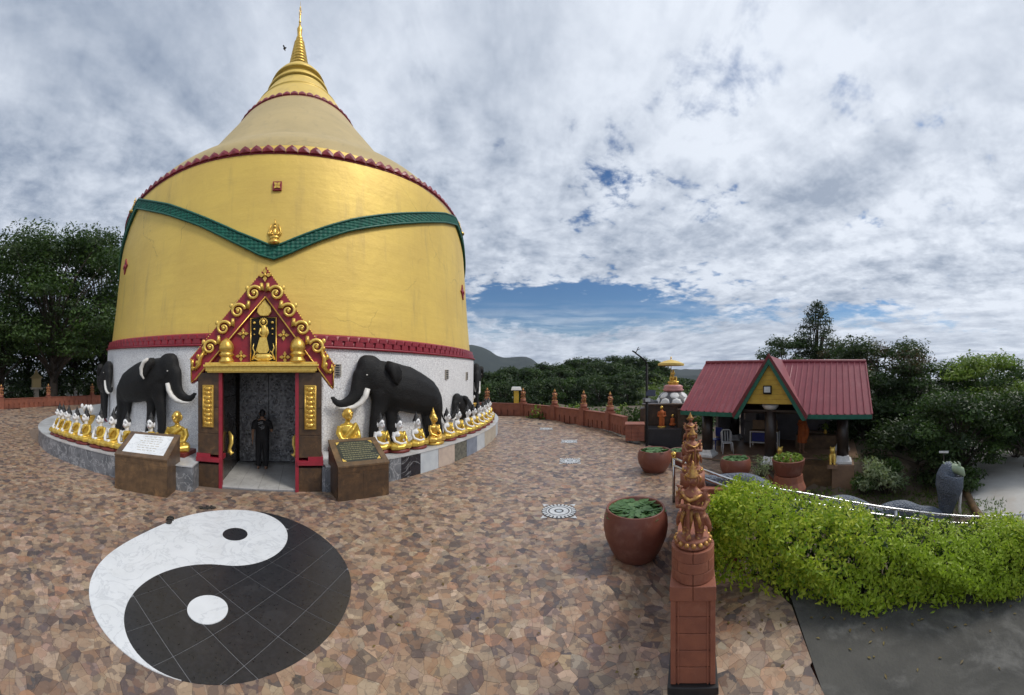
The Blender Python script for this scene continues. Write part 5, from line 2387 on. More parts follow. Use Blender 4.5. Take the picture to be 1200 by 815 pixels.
pa = at(745, 652)
pa = polar(745, 4.78)
lotus_pot('biggest terracotta pot of floating lotus leaves, nearest the camera beside the balustrade', pa, .475, .70)
p = polar(767, 9.05)
lotus_pot('terracotta pot of lotus leaves in front of the black lamp post', V((p.x, p.y, gz(p.x, p.y))), .475, .60)
p = polar(862, 9.7)
lotus_pot('terracotta pot of lotus leaves in front of the pavilion, left of the small potted bush', V((p.x, p.y, gz(p.x, p.y))), .47, .58)
p = polar(799, 9.9)
lotus_pot('terracotta pot almost hidden behind the balustrade statues', V((p.x, p.y, gz(p.x, p.y))), .40, .52)
p = polar(924, 9.5)
t = thing('planter_bowl', 'reddish ribbed planter of green leaves standing on a rough pink stone block', 'plant pot', V((p.x, p.y, -.70)))
b = MB()
b.lathe([(.50, 0), (.52, .1), (.44, .30), (.42, .48)], 14, smooth=False)
b.build('stone_block', 'terracotta', t)
b = MB()
b.lathe([(.36, .48), (.40, .52), (.47, .78), (.49, .92), (.45, .93), (.43, .86), (.2, .85)], 22, smooth=False)
b.build('bowl', 'pot', t)
P_ = ball(240) * np.array([.40, .40, .12]) + np.array([0, 0, .95])
leaves('foliage', P_, ball(240) + np.array([0, 0, 1.]), .14, .08, 'leaf_light', parent=t)
p = polar(893, 9.9)
t = thing('potted_bush', 'small potted bush with thin pale twiggy leaves before the pavilion', 'potted plant', V((p.x, p.y, gz(p.x, p.y))))
b = MB()
b.lathe([(.12, 0), (.20, .14), (.21, .24), (.17, .30), (.15, .29), (.1, .26)], 18)
b.build('pot', 'timber_pale', t)
b = MB()
tips = []
for k in range(26):
    a, e = k * 2.4, rnd.uniform(.15, .8)
    q = V((sin(e) * cos(a), sin(e) * sin(a), cos(e))) * rnd.uniform(.45, .8)
    b.tube([(0, 0, .25), q * .5 + V((0, 0, .28)), q + V((0, 0, .24))], [.012, .008, .004], 4)
    tips += [tuple(q * rnd.uniform(.45, 1.05) + V((0, 0, .25))) for _ in range(16)]
b.build('stems', 'bark', t)
P_ = np.array(tips) + RNG.normal(0, .03, (len(tips), 3))
leaves('foliage', P_, ball(len(P_)) + np.array([0, 0, .4]), .12, .028, 'leaf_pale', parent=t)

# ================================================================== BALUSTRADES with guardian statues


def deva_meshes():
    """standing temple guardian, about .70 m, facing -y"""
    b = MB()
    for s in (-1, 1):
        b.tube([(s * .045, 0, .30), (s * .055, -.005, .20), (s * .055, 0, .10), (s * .055, -.005, .07)], [.056, .046, .036, .034], 10)
        b.tube([(s * .055, .0, .072), (s * .06, -.06, .068)], [.030, .022], 8)
        b.tube([(s * .10, 0, .26), (s * .13, .01, .18), (s * .145, .02, .11)], [.03, .025, .008], 7)          # skirt tails
    b.tube([(0, 0, .28), (0, .002, .36), (0, 0, .44), (0, .005, .50)], [.088, .070, .090, .040], 12, sq=(.75, 1.1), up=(0, 1, 0))
    for s in (-1, 1):
        b.tube([(s * .092, .0, .47), (s * .125, -.005, .40), (s * .105, -.065, .345), (s * .02, -.10, .37)], [.034, .028, .024, .020], 8)
        b.tube([(s * .095, .0, .48), (s * .145, .0, .51)], [.03, .006], 6)
    b.tube([(0, 0, .49), (0, -.002, .54)], [.032, .030], 8)
    b.ell((0, -.004, .575), (.048, .054, .056), 12, 8)
    b.tube([(0, -.052, .582), (0, -.066, .565), (0, -.05, .56)], [.006, .011, .006], 6)
    b.tube([(0, -.105, .10), (0, -.105, .40)], [.017, .014], 8)                                                 # club
    b.tube([(0, -.105, .08), (0, -.105, .13)], [.028, .022], 8)
    body = setmat(blob(b, .0085, 2), 'gilt_terracotta')
    g = MB()      # gilded crown, collar, belt, sash, anklets
    g.lathe([(.050, .602), (.059, .612), (.042, .624), (.046, .638), (.032, .648), (.036, .663), (.021, .675), (.025, .688), (.011, .702), (.013, .712), (.003, .745)], 14)
    for s in (-1, 1):
        g.tube([(s * .05, .0, .62), (s * .068, .0, .595), (s * .058, -.0, .56)], [.010, .012, .005], 6)
        g.tube([(s * .108, -.0, .445), (s * .142, -.004, .438)], .018, 6)
        g.tube([(s * .055, 0, .115), (s * .055, 0, .125)], .040, 8)
        g.tube([(s * .05, -.052, .30), (s * .075, -.055, .22), (s * .07, -.045, .16)], [.018, .016, .006], 6)
    g.tube([(-.085, -.03, .46), (-.04, -.066, .43), (0, -.074, .41), (.04, -.066, .43), (.085, -.03, .46)], [.012, .016, .02, .016, .012], 7)
    g.lathe([(.078, .325), (.084, .335), (.078, .345)], 16, sy=.8)
    g.tube([(0, -.07, .33), (0, -.075, .24), (0, -.065, .16)], [.022, .028, .008], 6, sq=(1, .4))
    gold = g.mesh('gilding', 'gilding_worn')
    p = MB()
    p.lathe([(.135, 0), (.150, .012), (.148, .03), (.125, .045), (.135, .058), (.118, .072), (.02, .074)], 24)
    base = p.mesh('lotus_base', 'terracotta')
    q = MB()
    for k in range(16):
        a = 2 * pi * k / 16
        q.ell((.137 * cos(a), .137 * sin(a), .042), (.022, .022, .024), 6, 4)
    pet = q.mesh('gilded_petals', 'gilding_worn')
    return body, gold, base, pet


DB, DG, DBASE, DPET = deva_meshes()


def deva(label, loc, rz, k=1.):
    t = thing('guardian_statue', label, 'guardian statue', loc, rz, 'terracotta guardian statues on the balustrade posts')
    t.scale = (k * 1.14, k * 1.14, k)
    link('body', DB, t)
    link('gilding', DG, t, kind='stuff')
    o = link('lotus_base', DBASE, t)
    link('gilded_petals', DPET, o)
    return t


def post(bal, loc, rz, detail, m):
    """square shaft with recessed panel, corner fillets, plinth and round drum cap, of separate blocks"""
    t = bpy.data.objects.new('post', None)
    COL.objects.link(t)
    t.parent = bal
    t.location = loc - bal.location
    t.rotation_euler = (0, 0, rz)
    h = .185
    if not detail:
        b = MB()
        b.box((0, 0, .43), (2 * h, 2 * h, .86))
        b.box((0, 0, .90), (2 * h + .03, 2 * h + .03, .08))
        b.lathe([(.19, .94), (.19, 1.15), (.02, 1.15)], 20)
        b.build('shaft', m, t)
        return t
    b = MB()
    b.box((0, 0, .035), (2 * h + .05, 2 * h + .05, .07))
    b.build('plinth', 'black_base', t, bevel=.008)
    for i in range(5):
        z0, z1 = .072 + i * .138, .072 + (i + 1) * .138
        b = MB()
        b.box((0, 0, (z0 + z1) / 2), (2 * h - .09, 2 * h - .02, z1 - z0 - .005))
        b.box((0, 0, (z0 + z1) / 2), (2 * h - .02, 2 * h - .09, z1 - z0 - .005))
        b.build('panel_block', m, t, bevel=.004)
    b = MB()
    for sx in (-1, 1):
        for sy in (-1, 1):
            b.box((sx * (h - .022), sy * (h - .022), .417), (.044, .044, .69))
            b.box((sx * (h - .064), sy * (h - .012), .417), (.014, .020, .69))
            b.box((sx * (h - .012), sy * (h - .064), .417), (.020, .014, .69))
    b.build('corner_fillet', m, t, bevel=.004)
    for sx in (-1, 1):
        b = MB()
        b.box((sx * (h / 2 + .004), 0, .825), (h + .005, 2 * h + .02, .118))
        b.build('cap_block', m, t, bevel=.006)
    R = .187
    for r in range(3):
        z0, z1 = .888 + r * .088, .888 + (r + 1) * .088
        k = 4
        for q in range(k):
            a0 = (q + .5 * (r % 2)) * 2 * pi / k + pi / 4 + pi / 4
            a1 = a0 + 2 * pi / k
            b = MB()
            n = 9
            pts = [(0, 0)] + [(R * cos(a0 + .013 + (a1 - a0 - .026) * u / n), R * sin(a0 + .013 + (a1 - a0 - .026) * u / n)) for u in range(n + 1)]
            b.prism(pts, z0 + .0015, z1 - .0015)
            b.build('drum_block', m, t, bevel=.003)
    return t


def bay(bal, a, c, m, nslot, name='wall_panel'):
    """length of low wall with a row of slots through its foot"""
    d = (c - a)
    L = d.length
    d = d.normalized()
    rz = atan2(d.y, d.x)
    o = bpy.data.objects.new(name, None)
    b = MB()
    b.box((L / 2, 0, .60), (L - .3, .20, .40))
    b.box((L / 2, 0, .82), (L - .3, .27, .05))
    w = (L - .3) / nslot
    for k in range(nslot):
        b.box((.15 + (k + .5) * w, 0, .20), (w * .80, .20, .40))
    b.box((L / 2, .0, .20), (L - .32, .06, .39))
    ob = b.build(name, m, bal)
    bpy.data.objects.remove(o)
    ob.location = a - bal.location
    ob.rotation_euler = (0, 0, rz)
    return ob


# near balustrade that runs away from the camera
bal = thing('near_balustrade', 'reddish stone balustrade wall running from the near drum topped post beside the hedge', 'balustrade', polar(812, 2.85))
pts_ = [polar(812, 2.85), polar(811.5, 5.0), polar(809, 7.0)]
dirb = (pts_[1] - pts_[0]).normalized()
rzb = atan2(dirb.y, dirb.x) - pi / 2
for i, q in enumerate(pts_):
    post(bal, q, rzb, i == 0, 'terracotta')
for i in range(2):
    a, c = pts_[i], pts_[i + 1]
    d = (c - a).normalized()
    L = (c - a).length - .36
    b = MB()
    for z0, z1, w in ((.0, .12, .30), (.123, .36, .26), (.363, .60, .26), (.603, .80, .26), (.803, .88, .34)):
        n = 1 if w > .28 else 3
        for k in range(n):
            b = MB()
            b.box((.18 + (k + .5) * L / n, 0, (z0 + z1) / 2), (L / n - .006, w, z1 - z0))
            o = b.build('coping' if z0 > .8 else 'wall_block', 'terracotta', bal, bevel=.005)
            o.location = a - bal.location
            o.rotation_euler = (0, 0, atan2(d.y, d.x))
for i, (q, lab) in enumerate(zip(pts_, ('terracotta guardian statue on the near drum topped balustrade post, closest to the camera',
                                        'gilt crowned guardian statue second along the near balustrade',
                                        'guardian statue third along the near balustrade, beside the steel handrail post'))):
    deva(lab, V((q.x, q.y, 1.152)), rzb - .35 if i == 0 else rzb + .35, .96 if i == 0 else .95)

# far terrace wall on the right
balr = thing('terrace_wall', 'long low reddish terrace wall with slots and statue topped posts right of the stupa', 'terrace wall', RWALL[0])
names_ = ['leftmost', 'second', 'third', 'fourth', 'rightmost']
for i in range(len(RWALL) - 1):
    a, c = RWALL[i], RWALL[i + 1]
    bay(balr, a, c, 'terracotta_far', 5)
for i, q in enumerate(RWALL[:-1]):
    d = RWALL[i + 1] - q
    post(balr, q, atan2(d.y, d.x), False, 'terracotta_far')
    deva('distant guardian statue on the far terrace wall, %s of the five right of the stupa' % names_[i], q + V((0, 0, 1.15)), atan2(-q.x, q.y) * -1 + .3, 1.05)
bay(balr, RWALL[0] + V((-5.0, 1.2, 0)), RWALL[0], 'terracotta_far', 10)
ball_ = thing('terrace_wall', 'low reddish terrace wall with slots under the dark trees left of the stupa', 'terrace wall', LWALL[1])
for i in range(len(LWALL) - 1):
    bay(ball_, LWALL[i], LWALL[i + 1], 'terracotta_far', 9)
for i, nm in ((1, 'at the left edge of the picture'), (2, 'in front of the leaning tree trunk'), (3, 'beside the stupa')):
    q = LWALL[i]
    post(ball_, q, 0.3, False, 'terracotta_far')
    deva('distant guardian statue on the left terrace wall, %s' % nm, q + V((0, 0, 1.15)), 1.2, 1.25)

# yellow post with a white cap beyond the far wall
q = polar(605, 22.6)
t = thing('marker_post', 'yellow post with a white cap standing behind the far terrace wall', 'post', V((q.x, q.y, -.2)))
b = MB()
b.box((0, 0, .95), (.34, .34, 1.9))
b.build('shaft', 'yellow_post', t, bevel=.02)
b = MB()
b.box((0, 0, 2.05), (.75, .6, .24), taper=.8)
b.build('cap', 'white_paint', t, bevel=.03)
# white figures under the left trees
for i, px in enumerate((80.5, 88.5, 95)):
    q = polar(px, 36)
    t = thing('white_figure', 'white standing figure statue in the shade of the left trees, %s of three' % ('left', 'middle', 'right')[i], 'statue', V((q.x, q.y, -.1)), 0, 'white figures under the trees')
    b = MB()
    b.tube([(0, 0, .3), (0, 0, .9), (0, 0, 1.4), (0, 0, 1.62)], [.24, .20, .25, .10], 10, sq=(.7, 1))
    b.ell((0, 0, 1.80), (.12, .13, .16), 10, 8)
    for s in (-1, 1):
        b.tube([(s * .24, 0, 1.45), (s * .30, .0, 1.1), (s * .15, -.15, 1.0)], [.08, .07, .05], 8)
    link('body', setmat(blob(b, .04, 2), 'white_paint'), t)
    b = MB()
    b.lathe([(.32, 0), (.36, .1), (.28, .3), (.1, .3)], 14)
    b.build('base', 'base_red', t)
q = polar(42.5, 34)
t = thing('spirit_house', 'small tan spirit house on a post under the left trees', 'shrine', V((q.x, q.y, -.2)))
b = MB()
b.box((0, 0, .8), (.5, .5, 1.6))
b.box((0, 0, 1.7), (1.2, 1.2, .2))
b.build('post', 'slab_tan', t)
b = MB()
b.box((0, 0, 2.3), (.9, .9, 1.0))
b.box((0, 0, 3.0), (1.3, 1.3, .45), taper=.3)
b.box((0, 0, 3.5), (.4, .4, .6), taper=.1)
b.build('house', 'gold_cone', t)

# red block planter where the far wall ends
c = (at(733, 515.5) + at(754, 518)) / 2
c = polar(744, 13.6)
t = thing('block_planter', 'reddish block planter box at the end of the terrace wall, left of the lamp post', 'planter', c, atan2(c.x, c.y) * -1)
for r in range(4):
    for k in range(3):
        b = MB()
        off = (.5 if r % 2 else 0)
        b.box((-.26 + k * .26, 0, .10 + r * .165), (.254, .75, .160))
        b.build('block', 'terracotta_far', t, bevel=.008)
b = MB()
b.box((0, 0, .68), (.82, .80, .05))
b.build('coping', 'terracotta_far', t, bevel=.01)

# ================================================================== STEEL HANDRAIL
rp = [polar(789.5, 6.75), polar(806, 6.35), polar(830, 5.85), polar(870, 5.75), polar(950, 6.05), polar(1050, 6.4), polar(1110, 6.85), polar(1150, 7.1), polar(1199, 7.6), polar(1240, 8.4)]
ry = [537, 544, 553, 566, 580, 597, 604, 606, 603, 600]
top = [V((q.x, q.y, zof(y, q.length))) for q, y in zip(rp, ry)]
t = thing('handrail', 'stainless steel double handrail sweeping down behind the hedge', 'handrail', V((rp[0].x, rp[0].y, 0)))
o = t.location
b = MB()
sm = subdiv(top, 8)
b.tube([p - o for p in sm], .024, 8)
b.build('top_rail', 'steel', t)
b = MB()
b.tube([p - o - V((0, 0, .155)) for p in sm], .024, 8)
b.build('lower_rail', 'steel', t)
for i, q in enumerate(top):
    if i in (0, 3, 5, 7, 8):
        zg = min(gz(q.x, q.y), q.z - .7)
        b = MB()
        e = .02 if i == 0 else -.02
        b.tube([(q.x - o.x, q.y - o.y, zg - .02), (q.x - o.x, q.y - o.y, q.z + e)], .030, 10)
        b.build('rail_post', 'steel', t)
b = MB()
b.ell((0, 0, top[0].z + .075), (.062, .062, .062), 16, 10)
b.lathe([(.035, top[0].z + .0), (.04, top[0].z + .02), (.02, top[0].z + .035)], 12)
b.build('brass_ball', 'brass', t)

# ================================================================== HEDGE
HD = RD
HN = V((-RD.y, RD.x, 0))
H0 = V((2.64, 3.06, 0))


def hedge_geo():
    """box hedge following the ramp down; local frame along HD, out HN"""
    t = thing('hedge', 'clipped bright yellow green hedge sloping down beside the concrete ramp', 'hedge', H0, atan2(HD.y, HD.x))
    n = 46000
    LN, TH = 6.4, 1.25
    pts, nrm = [], []
    r = RNG
    s = r.uniform(-.50, LN, n)
    kind = r.random(n)
    ztop = 1.02 - .20 * s + .07 * np.sin(s * 2.1) + .05 * np.sin(s * 5.3 + 1)
    zbot = -.12 * np.maximum(0, s - .3) + .02
    P_ = np.zeros((n, 3))
    N_ = np.zeros((n, 3))
    h = ztop - zbot
    # front face (v = 0), top, back, ends
    fr = kind < .50
    tp = (kind >= .50) & (kind < .86)
    en = kind >= .86
    u = r.random(n)
    v = r.random(n)
    dep = np.abs(r.normal(0, .12, n))
    bul = .10 * np.sin(s * 3.1 + u * 4) + .06 * np.sin(s * 7 + u * 9)
    P_[fr] = np.c_[s[fr], -.02 - .08 * np.sin(np.pi * np.minimum(1, u[fr] * 1.05)) + bul[fr] + dep[fr] + .18 * (u[fr] > .8) * (u[fr] - .8) * 5, zbot[fr] + u[fr] * h[fr]]
    N_[fr] = np.c_[0 * s[fr], -1 + 0 * s[fr], .45 + u[fr] * .6]
    P_[tp] = np.c_[s[tp], v[tp] * TH, ztop[tp] - .10 * (2 * v[tp] - 1) ** 4 - .14 * v[tp] ** 2 - dep[tp] + bul[tp] * .5]
    N_[tp] = np.c_[0 * s[tp], -.2 + 0 * s[tp], 1 + 0 * s[tp]]
    e_ = r.random(n)
    P_[en] = np.c_[-.50 + dep[en] + 0 * s[en], v[en] * TH, .03 + e_[en] * .95]
    N_[en] = np.c_[-1 + 0 * s[en], 0 * s[en], .5 + 0 * s[en]]
    P_ += r.normal(0, .03, (n, 3))
    cl = np.array([noise.noise(V((a * 5.5, b_ * 5.5, c * 5.5))) for a, b_, c in P_])
    P_ = P_ + (N_ / np.linalg.norm(N_, axis=1)[:, None]) * (cl * .08)[:, None]
    keep = cl > -.46 + .25 * r.random(n)
    P_, N_ = P_[keep], N_[keep]
    # sprays hanging over the foot and poking out of the top
    m = 500
    s2 = r.uniform(0, LN, m)
    base = np.c_[s2, -.05 + r.normal(0, .05, m), -.12 * np.maximum(0, s2 - .3) + r.uniform(.02, .2, m)]
    P_ = np.r_[P_, base]
    N_ = np.r_[N_, np.tile([0, -1, .4], (m, 1))]
    # HD x HN orientation: local y must point along HN (away from the viewer)
    k_ = len(P_) // 3
    leaves('foliage', P_[k_:], N_[k_:], .072, .031, 'leaf_hedge', parent=t, jitter=.55, kind='stuff')
    leaves('young_foliage', P_[:k_], N_[:k_], .045, .018, 'leaf_hedge', parent=t, jitter=.8, kind='stuff')
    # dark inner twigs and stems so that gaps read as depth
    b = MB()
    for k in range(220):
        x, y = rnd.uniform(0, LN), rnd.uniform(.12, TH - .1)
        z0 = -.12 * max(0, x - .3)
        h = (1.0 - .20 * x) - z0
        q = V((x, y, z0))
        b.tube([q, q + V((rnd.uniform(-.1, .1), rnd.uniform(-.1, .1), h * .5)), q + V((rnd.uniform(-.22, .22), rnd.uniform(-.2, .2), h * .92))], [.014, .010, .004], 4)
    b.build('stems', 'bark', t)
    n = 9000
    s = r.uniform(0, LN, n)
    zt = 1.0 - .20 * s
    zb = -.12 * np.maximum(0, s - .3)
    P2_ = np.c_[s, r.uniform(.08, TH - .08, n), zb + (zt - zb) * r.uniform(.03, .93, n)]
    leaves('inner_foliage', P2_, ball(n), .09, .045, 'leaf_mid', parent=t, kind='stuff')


hedge_geo()

# ================================================================== NAGA along the stairs
t = thing('naga_statue', 'long blue grey naga serpent lying in humps beside the stairs with its hooded neck raised', 'naga statue', polar(870, 7.6))
o = t.location.copy()


def loc_(px, r, z):
    q = polar(px, r)
    return V((q.x - o.x, q.y - o.y, z))


body = [loc_(815, 7.7, .22), loc_(832, 7.6, .16), loc_(855, 7.6, .19), loc_(875, 7.6, .18), (loc_(893, 7.5, .06)), loc_(910, 7.4, -.20), loc_(932, 7.4, -.52), loc_(950, 7.5, -.66),
        loc_(968, 7.7, -.52), loc_(988, 7.9, -.50), loc_(1008, 8.0, -.66), loc_(1026, 8.1, -.90), loc_(1042, 8.2, -.80), loc_(1058, 8.3, -.78), loc_(1076, 8.4, -.95), loc_(1092, 8.55, -1.05), loc_(1102, 8.7, -1.28)]
b = MB()
sb = subdiv(body, 6)
b.tube(sb, [.14 + .10 * min(1, i / 45.) for i in range(len(sb))], 14)
b.build('body', 'naga', t)
neck = [loc_(1100, 8.75, -1.32), loc_(1107, 8.8, -1.10), loc_(1110, 8.8, -.75), loc_(1112, 8.75, -.40), loc_(1113, 8.7, -.10), loc_(1114, 8.7, .06), loc_(1118, 8.65, .10)]
b = MB()
b.tube(subdiv(neck, 5), [float(np.interp(i, [0, 5, 10, 16, 22, 27, 31], [.17, .18, .26, .39, .38, .28, .13])) for i in range(31)], 18, sq=(1, .75), up=(0, 1, 0))
b.build('hood', 'naga', t)
b = MB()
c = neck[5]
side = V((cos(1.35), -sin(1.35), 0))
fw = V((sin(1.35), cos(1.35), 0))
b.tube([c + V((0, 0, .0)) - side * .26 - fw * .05, c + V((0, 0, .10)) - side * .10, c + V((0, 0, .12)) + side * .10, c + side * .28 + V((0, 0, .03)), c + side * .36 - V((0, 0, .10))], [.06, .11, .13, .12, .05], 12)
for k in range(5):
    q = c + side * (-.16 + .1 * k) + V((0, 0, .14))
    b.tube([q, q + V((0, 0, .09)), q + V((0, 0, .16)) - side * .05], [.05, .035, .006], 7)
b.build('crest', 'naga_crest', t)
b = MB()
b.tube([c + side * .30 - V((0, 0, .10)) , c + side * .27 - V((0, 0, .45)), c + side * .24 - V((0, 0, .95)), c + side * .26 - V((0, 0, 1.2))], [.03, .045, .04, .06], 8)
b.build('throat', 'turtle_white', t)
# low red brown wall the serpent rests on
t = thing('stair_wall', 'low reddish brown wall under the naga beside the stairs', 'wall', polar(900, 7.5))
o2 = t.location.copy()
for px0, px1, r0, r1, z0, z1 in ((812, 850, 7.5, 7.45, .12, .10), (850, 900, 7.45, 7.3, .10, .02), (900, 960, 7.3, 7.5, -.32, -.55), (960, 1030, 7.5, 8.0, -.55, -.80), (1030, 1095, 8.0, 8.5, -.8, -1.2)):
    a, c = polar(px0, r0), polar(px1, r1)
    b = MB()
    d = (c - a).normalized()
    nn = V((-d.y, d.x, 0)) * .2
    lo = -2.4
    vb = [a - nn, c - nn, c + nn, a + nn]
    vb = [v - o2 for v in vb]
    b.hexa([V((v.x, v.y, lo)) for v in vb], [V((vb[0].x, vb[0].y, z0)), V((vb[1].x, vb[1].y, z1)), V((vb[2].x, vb[2].y, z1)), V((vb[3].x, vb[3].y, z0))])
    b.build('wall_section', 'terracotta', t, bevel=.02)
# stairs going down between rail and hedge
t = thing('stairs', 'flight of brown steps going down behind the hedge along the handrail', 'stairs', V((3.9, 5.2, 0)))
for k in range(9):
    q = polar(820 + k * 26, 6.6 + .06 * k)
    z = -.02 - .13 * k
    b = MB()
    b.box((q.x - 3.9, q.y - 5.2, z - .5), (1.9, .50, 1.0), -(820 + k * 26 - 600) / F + pi / 2 + .0)
    b.build('step', 'brown_tile_light', t, bevel=.01)

# ================================================================== PAVILION
PV = V((8.75, 8.45, -.5))
PU = V((.54, -.84, 0)).normalized()
PVN = V((-PU.y, PU.x, 0))               # away from the viewer
rzp = atan2(PU.y, PU.x)
pav = thing('pavilion', 'open pavilion with red ribbed roof, green trim and yellow front gable', 'pavilion', PV, rzp)
ZE, ZR = 1.84, 3.78                     # eave and ridge above the floor
VE, VRG, VBK = -.80, 1.75, 4.3
UL, UR = -3.40, 3.62


def roof_slope(name, y0, z0, y1, z1, u0, u1, um0=None, um1=None):
    """ribbed metal sheet; the valley edges let the gable roof cut in"""
    n = max(2, int((u1 - u0) / .23))
    b = MB()
    th = .03
    w = (u1 - u0) / n
    ta, tb = (u0 if um0 is None else um0), (u1 if um1 is None else um1)
    b.hexa([(u0, y0, z0 - th), (u1, y0, z0 - th), (tb, y1, z1 - th), (ta, y1, z1 - th)], [(u0, y0, z0), (u1, y0, z0), (tb, y1, z1), (ta, y1, z1)])
    sh = b.build(name, 'roof_red', pav)
    L = V((0, y1 - y0, z1 - z0))
    nrm = V((0, -(z1 - z0), (y1 - y0))).normalized()
    if nrm.z < 0:
        nrm = -nrm
    me = MB()
    for s in (0,):
        me.add([V((-.035, 0, 0)), V((-.018, 0, 0)) + nrm * .035, V((.018, 0, 0)) + nrm * .035, V((.035, 0, 0)),
                L + V((-.035, 0, 0)), L + V((-.018, 0, 0)) + nrm * .035, L + V((.018, 0, 0)) + nrm * .035, L + V((.035, 0, 0))],
               [(0, 1, 5, 4), (1, 2, 6, 5), (2, 3, 7, 6), (0, 3, 2, 1), (4, 5, 6, 7)], False)
    mm = me.mesh('roof_rib', 'roof_red')
    for k in range(n + 1):
        r = link('roof_rib', mm, sh)
        r.location = (u0 + k * w, y0, z0)
    for lo, hi in ((ta, u0), (u1, tb)):          # ribs of the part that narrows into the valley
        k = 1
        while hi - lo > .2 and k * w < hi - lo - .05:
            u = hi - k * w if hi == u0 else lo + k * w
            f = k * w / (hi - lo)
            r = link('roof_rib', mm, sh)
            r.location = V((u, y0, z0)) + L * f
            r.scale = (1, 1 - f, 1 - f)
            k += 1
    return sh


roof_slope('roof_sheet', VE, ZE, VRG, ZR, UL, -1.16, UL, .02)
roof_slope('roof_sheet', VE, ZE, VRG, ZR, 1.24, UR, .06, UR)
roof_slope('roof_sheet', VBK, ZE, VRG, ZR, UL, UR)
b = MB()
b.tube([(UL - .02, VRG, ZR + .02), (UR + .02, VRG, ZR + .02)], .075, 8)
b.build('ridge_cap', 'roof_red', pav)
# gable roof projecting over the middle column
GA_ = (0.06, ZE + 1.99)
GL, GR = (-1.22, ZE - .12), (1.36, ZE - .12)
GY0 = VE - .12
for s, g in ((-1, GL), (1, GR)):
    b = MB()
    b.hexa([(g[0], GY0, g[1]), (GA_[0], GY0, GA_[1]), (GA_[0], VRG, GA_[1]), (g[0], VRG - .0, g[1])][::s],
           [(g[0], GY0, g[1] + .05), (GA_[0], GY0, GA_[1] + .05), (GA_[0], VRG, GA_[1] + .05), (g[0], VRG, g[1] + .05)][::s])
    b.build('gable_roof', 'roof_red', pav)
    dx, dz = g[0] - GA_[0], g[1] - GA_[1]
    b = MB()
    b.prism([(GA_[0], GA_[1] + .12), (g[0] + s * .06, g[1] + .08), (g[0] + s * .0, g[1] - .06), (GA_[0], GA_[1] - .04)][::-s], GY0 - .05, GY0 + .03, lambda u, v, h: (u, h, v))
    b.build('red_bargeboard', 'trim_red', pav)
    b = MB()
    b.prism([(GA_[0], GA_[1] - .05), (g[0], g[1] - .07), (g[0] - s * .14, g[1] - .09), (GA_[0], GA_[1] - .27)][::-s], GY0 - .03, GY0 + .025, lambda u, v, h: (u, h, v))
    b.build('green_bargeboard', 'trim_green', pav)
# yellow boarded tympanum
ZY = ZE + .34
nb = 8
for k in range(nb):
    z0 = ZY + k * (GA_[1] - .30 - ZY) / nb
    z1 = ZY + (k + 1) * (GA_[1] - .30 - ZY) / nb - .006

    def hw(z):
        return max(.015, 1.30 * (GA_[1] - .26 - z) / (GA_[1] - GL[1]))
    b = MB()
    b.prism([(-hw(z0), z0), (hw(z0), z0), (hw(z1), z1), (-hw(z1), z1)], GY0 + .10, GY0 + .135 + .004 * (k % 2), lambda u, v, h: (u + .06, h, v))
    b.build('gable_board', 'gable_yellow', pav)
b = MB()
b.box((.0, GY0 + .04, ZY + .50), (.30, .08, .30))
lp = b.build('floodlight', 'iron_black', pav, bevel=.02)
b = MB()
b.box((.0, GY0 - .005, ZY + .51), (.22, .02, .20))
b.build('lamp_glass', 'lamp_glass', lp)
# green fascia boards at the eaves
for u0, u1 in ((UL, GL[0] + .02), (GR[0] - .02, UR)):
    b = MB()
    b.box(((u0 + u1) / 2, VE - .02, ZE - .085), (u1 - u0, .04, .15))
    b.build('fascia', 'trim_green', pav)
for u in (UL, UR):
    b = MB()
    s = -1 if u < 0 else 1
    b.prism([(VE, ZE - .02), (VRG, ZR - .02), (VRG, ZR - .18), (VE, ZE - .18)], u - .02, u + .02, lambda p, q, h: (h, p, q))
    b.build('fascia', 'trim_red', pav)
b = MB()
b.box((.1, 1.75, ZE + .07), (6.7, 4.6, .06))
b.build('ceiling', 'timber_dark', pav)
b = MB()
b.box((.1, -.0, ZE - .0), (6.6, .16, .16))
b.box((.1, 3.6, ZE - .0), (6.6, .16, .16))
b.build('beam', 'timber_dark', pav)


def column(u, v, zb=0., top=None, cap=False):
    b = MB()
    zt = top or ZE - .08
    b.lathe([(.22, zb + .20), (.21, zt)], 18)
    c = b.build('column', 'column_brown', pav)
    b = MB()
    b.lathe([(.46, zb), (.46, zb + .08), (.36, zb + .14), (.30, zb + .27), (.1, zb + .27)], 4, (u * 0, 0, 0), smooth=False, a0=pi / 4)
    b.build('white_base', 'white_paint', c)
    if cap:
        b = MB()
        b.lathe([(.22, zt - .02), (.30, zt + .08), (.31, zt + .16), (.1, zt + .16)], 18)
        b.build('capital', 'white_paint', c)
    c.location = (u, v, 0)
    return c


column(-2.62, 0)
column(0, -.35, 0, ZE + .14, True)
column(2.62, 0, .0)
column(-2.62, 3.6)
column(2.62, 2.2)
column(2.62, 3.75)
b = MB()
b.box((.05, 2.55, -.30), (6.4, 3.9, .60))
b.build('floor', 'floor_tile', pav)
b = MB()
b.box((-1.5, .1, -.31), (3.3, 1.0, .60))
b.box((2.62, -.0, -.72), (.80, .80, 1.42))
b.build('column_plinth', 'floor_tile', pav, bevel=.01)
b = MB()
b.box((1.18, .15, -.66), (2.06, .9, 1.22))
b.build('front_platform', 'brown_tile_light', pav)
b = MB()
b.box((-.2, 4.2, ZE / 2), (4.6, .10, ZE))
b.box((-2.9, 3.0, ZE / 2), (.10, 2.4, ZE))
b.build('back_wall', 'pavilion_wall', pav)
b = MB()
b.box((1.55, 2.6, .29), (1.9, .8, .58))
b.box((1.55, 2.9, .62), (1.9, .2, .10))
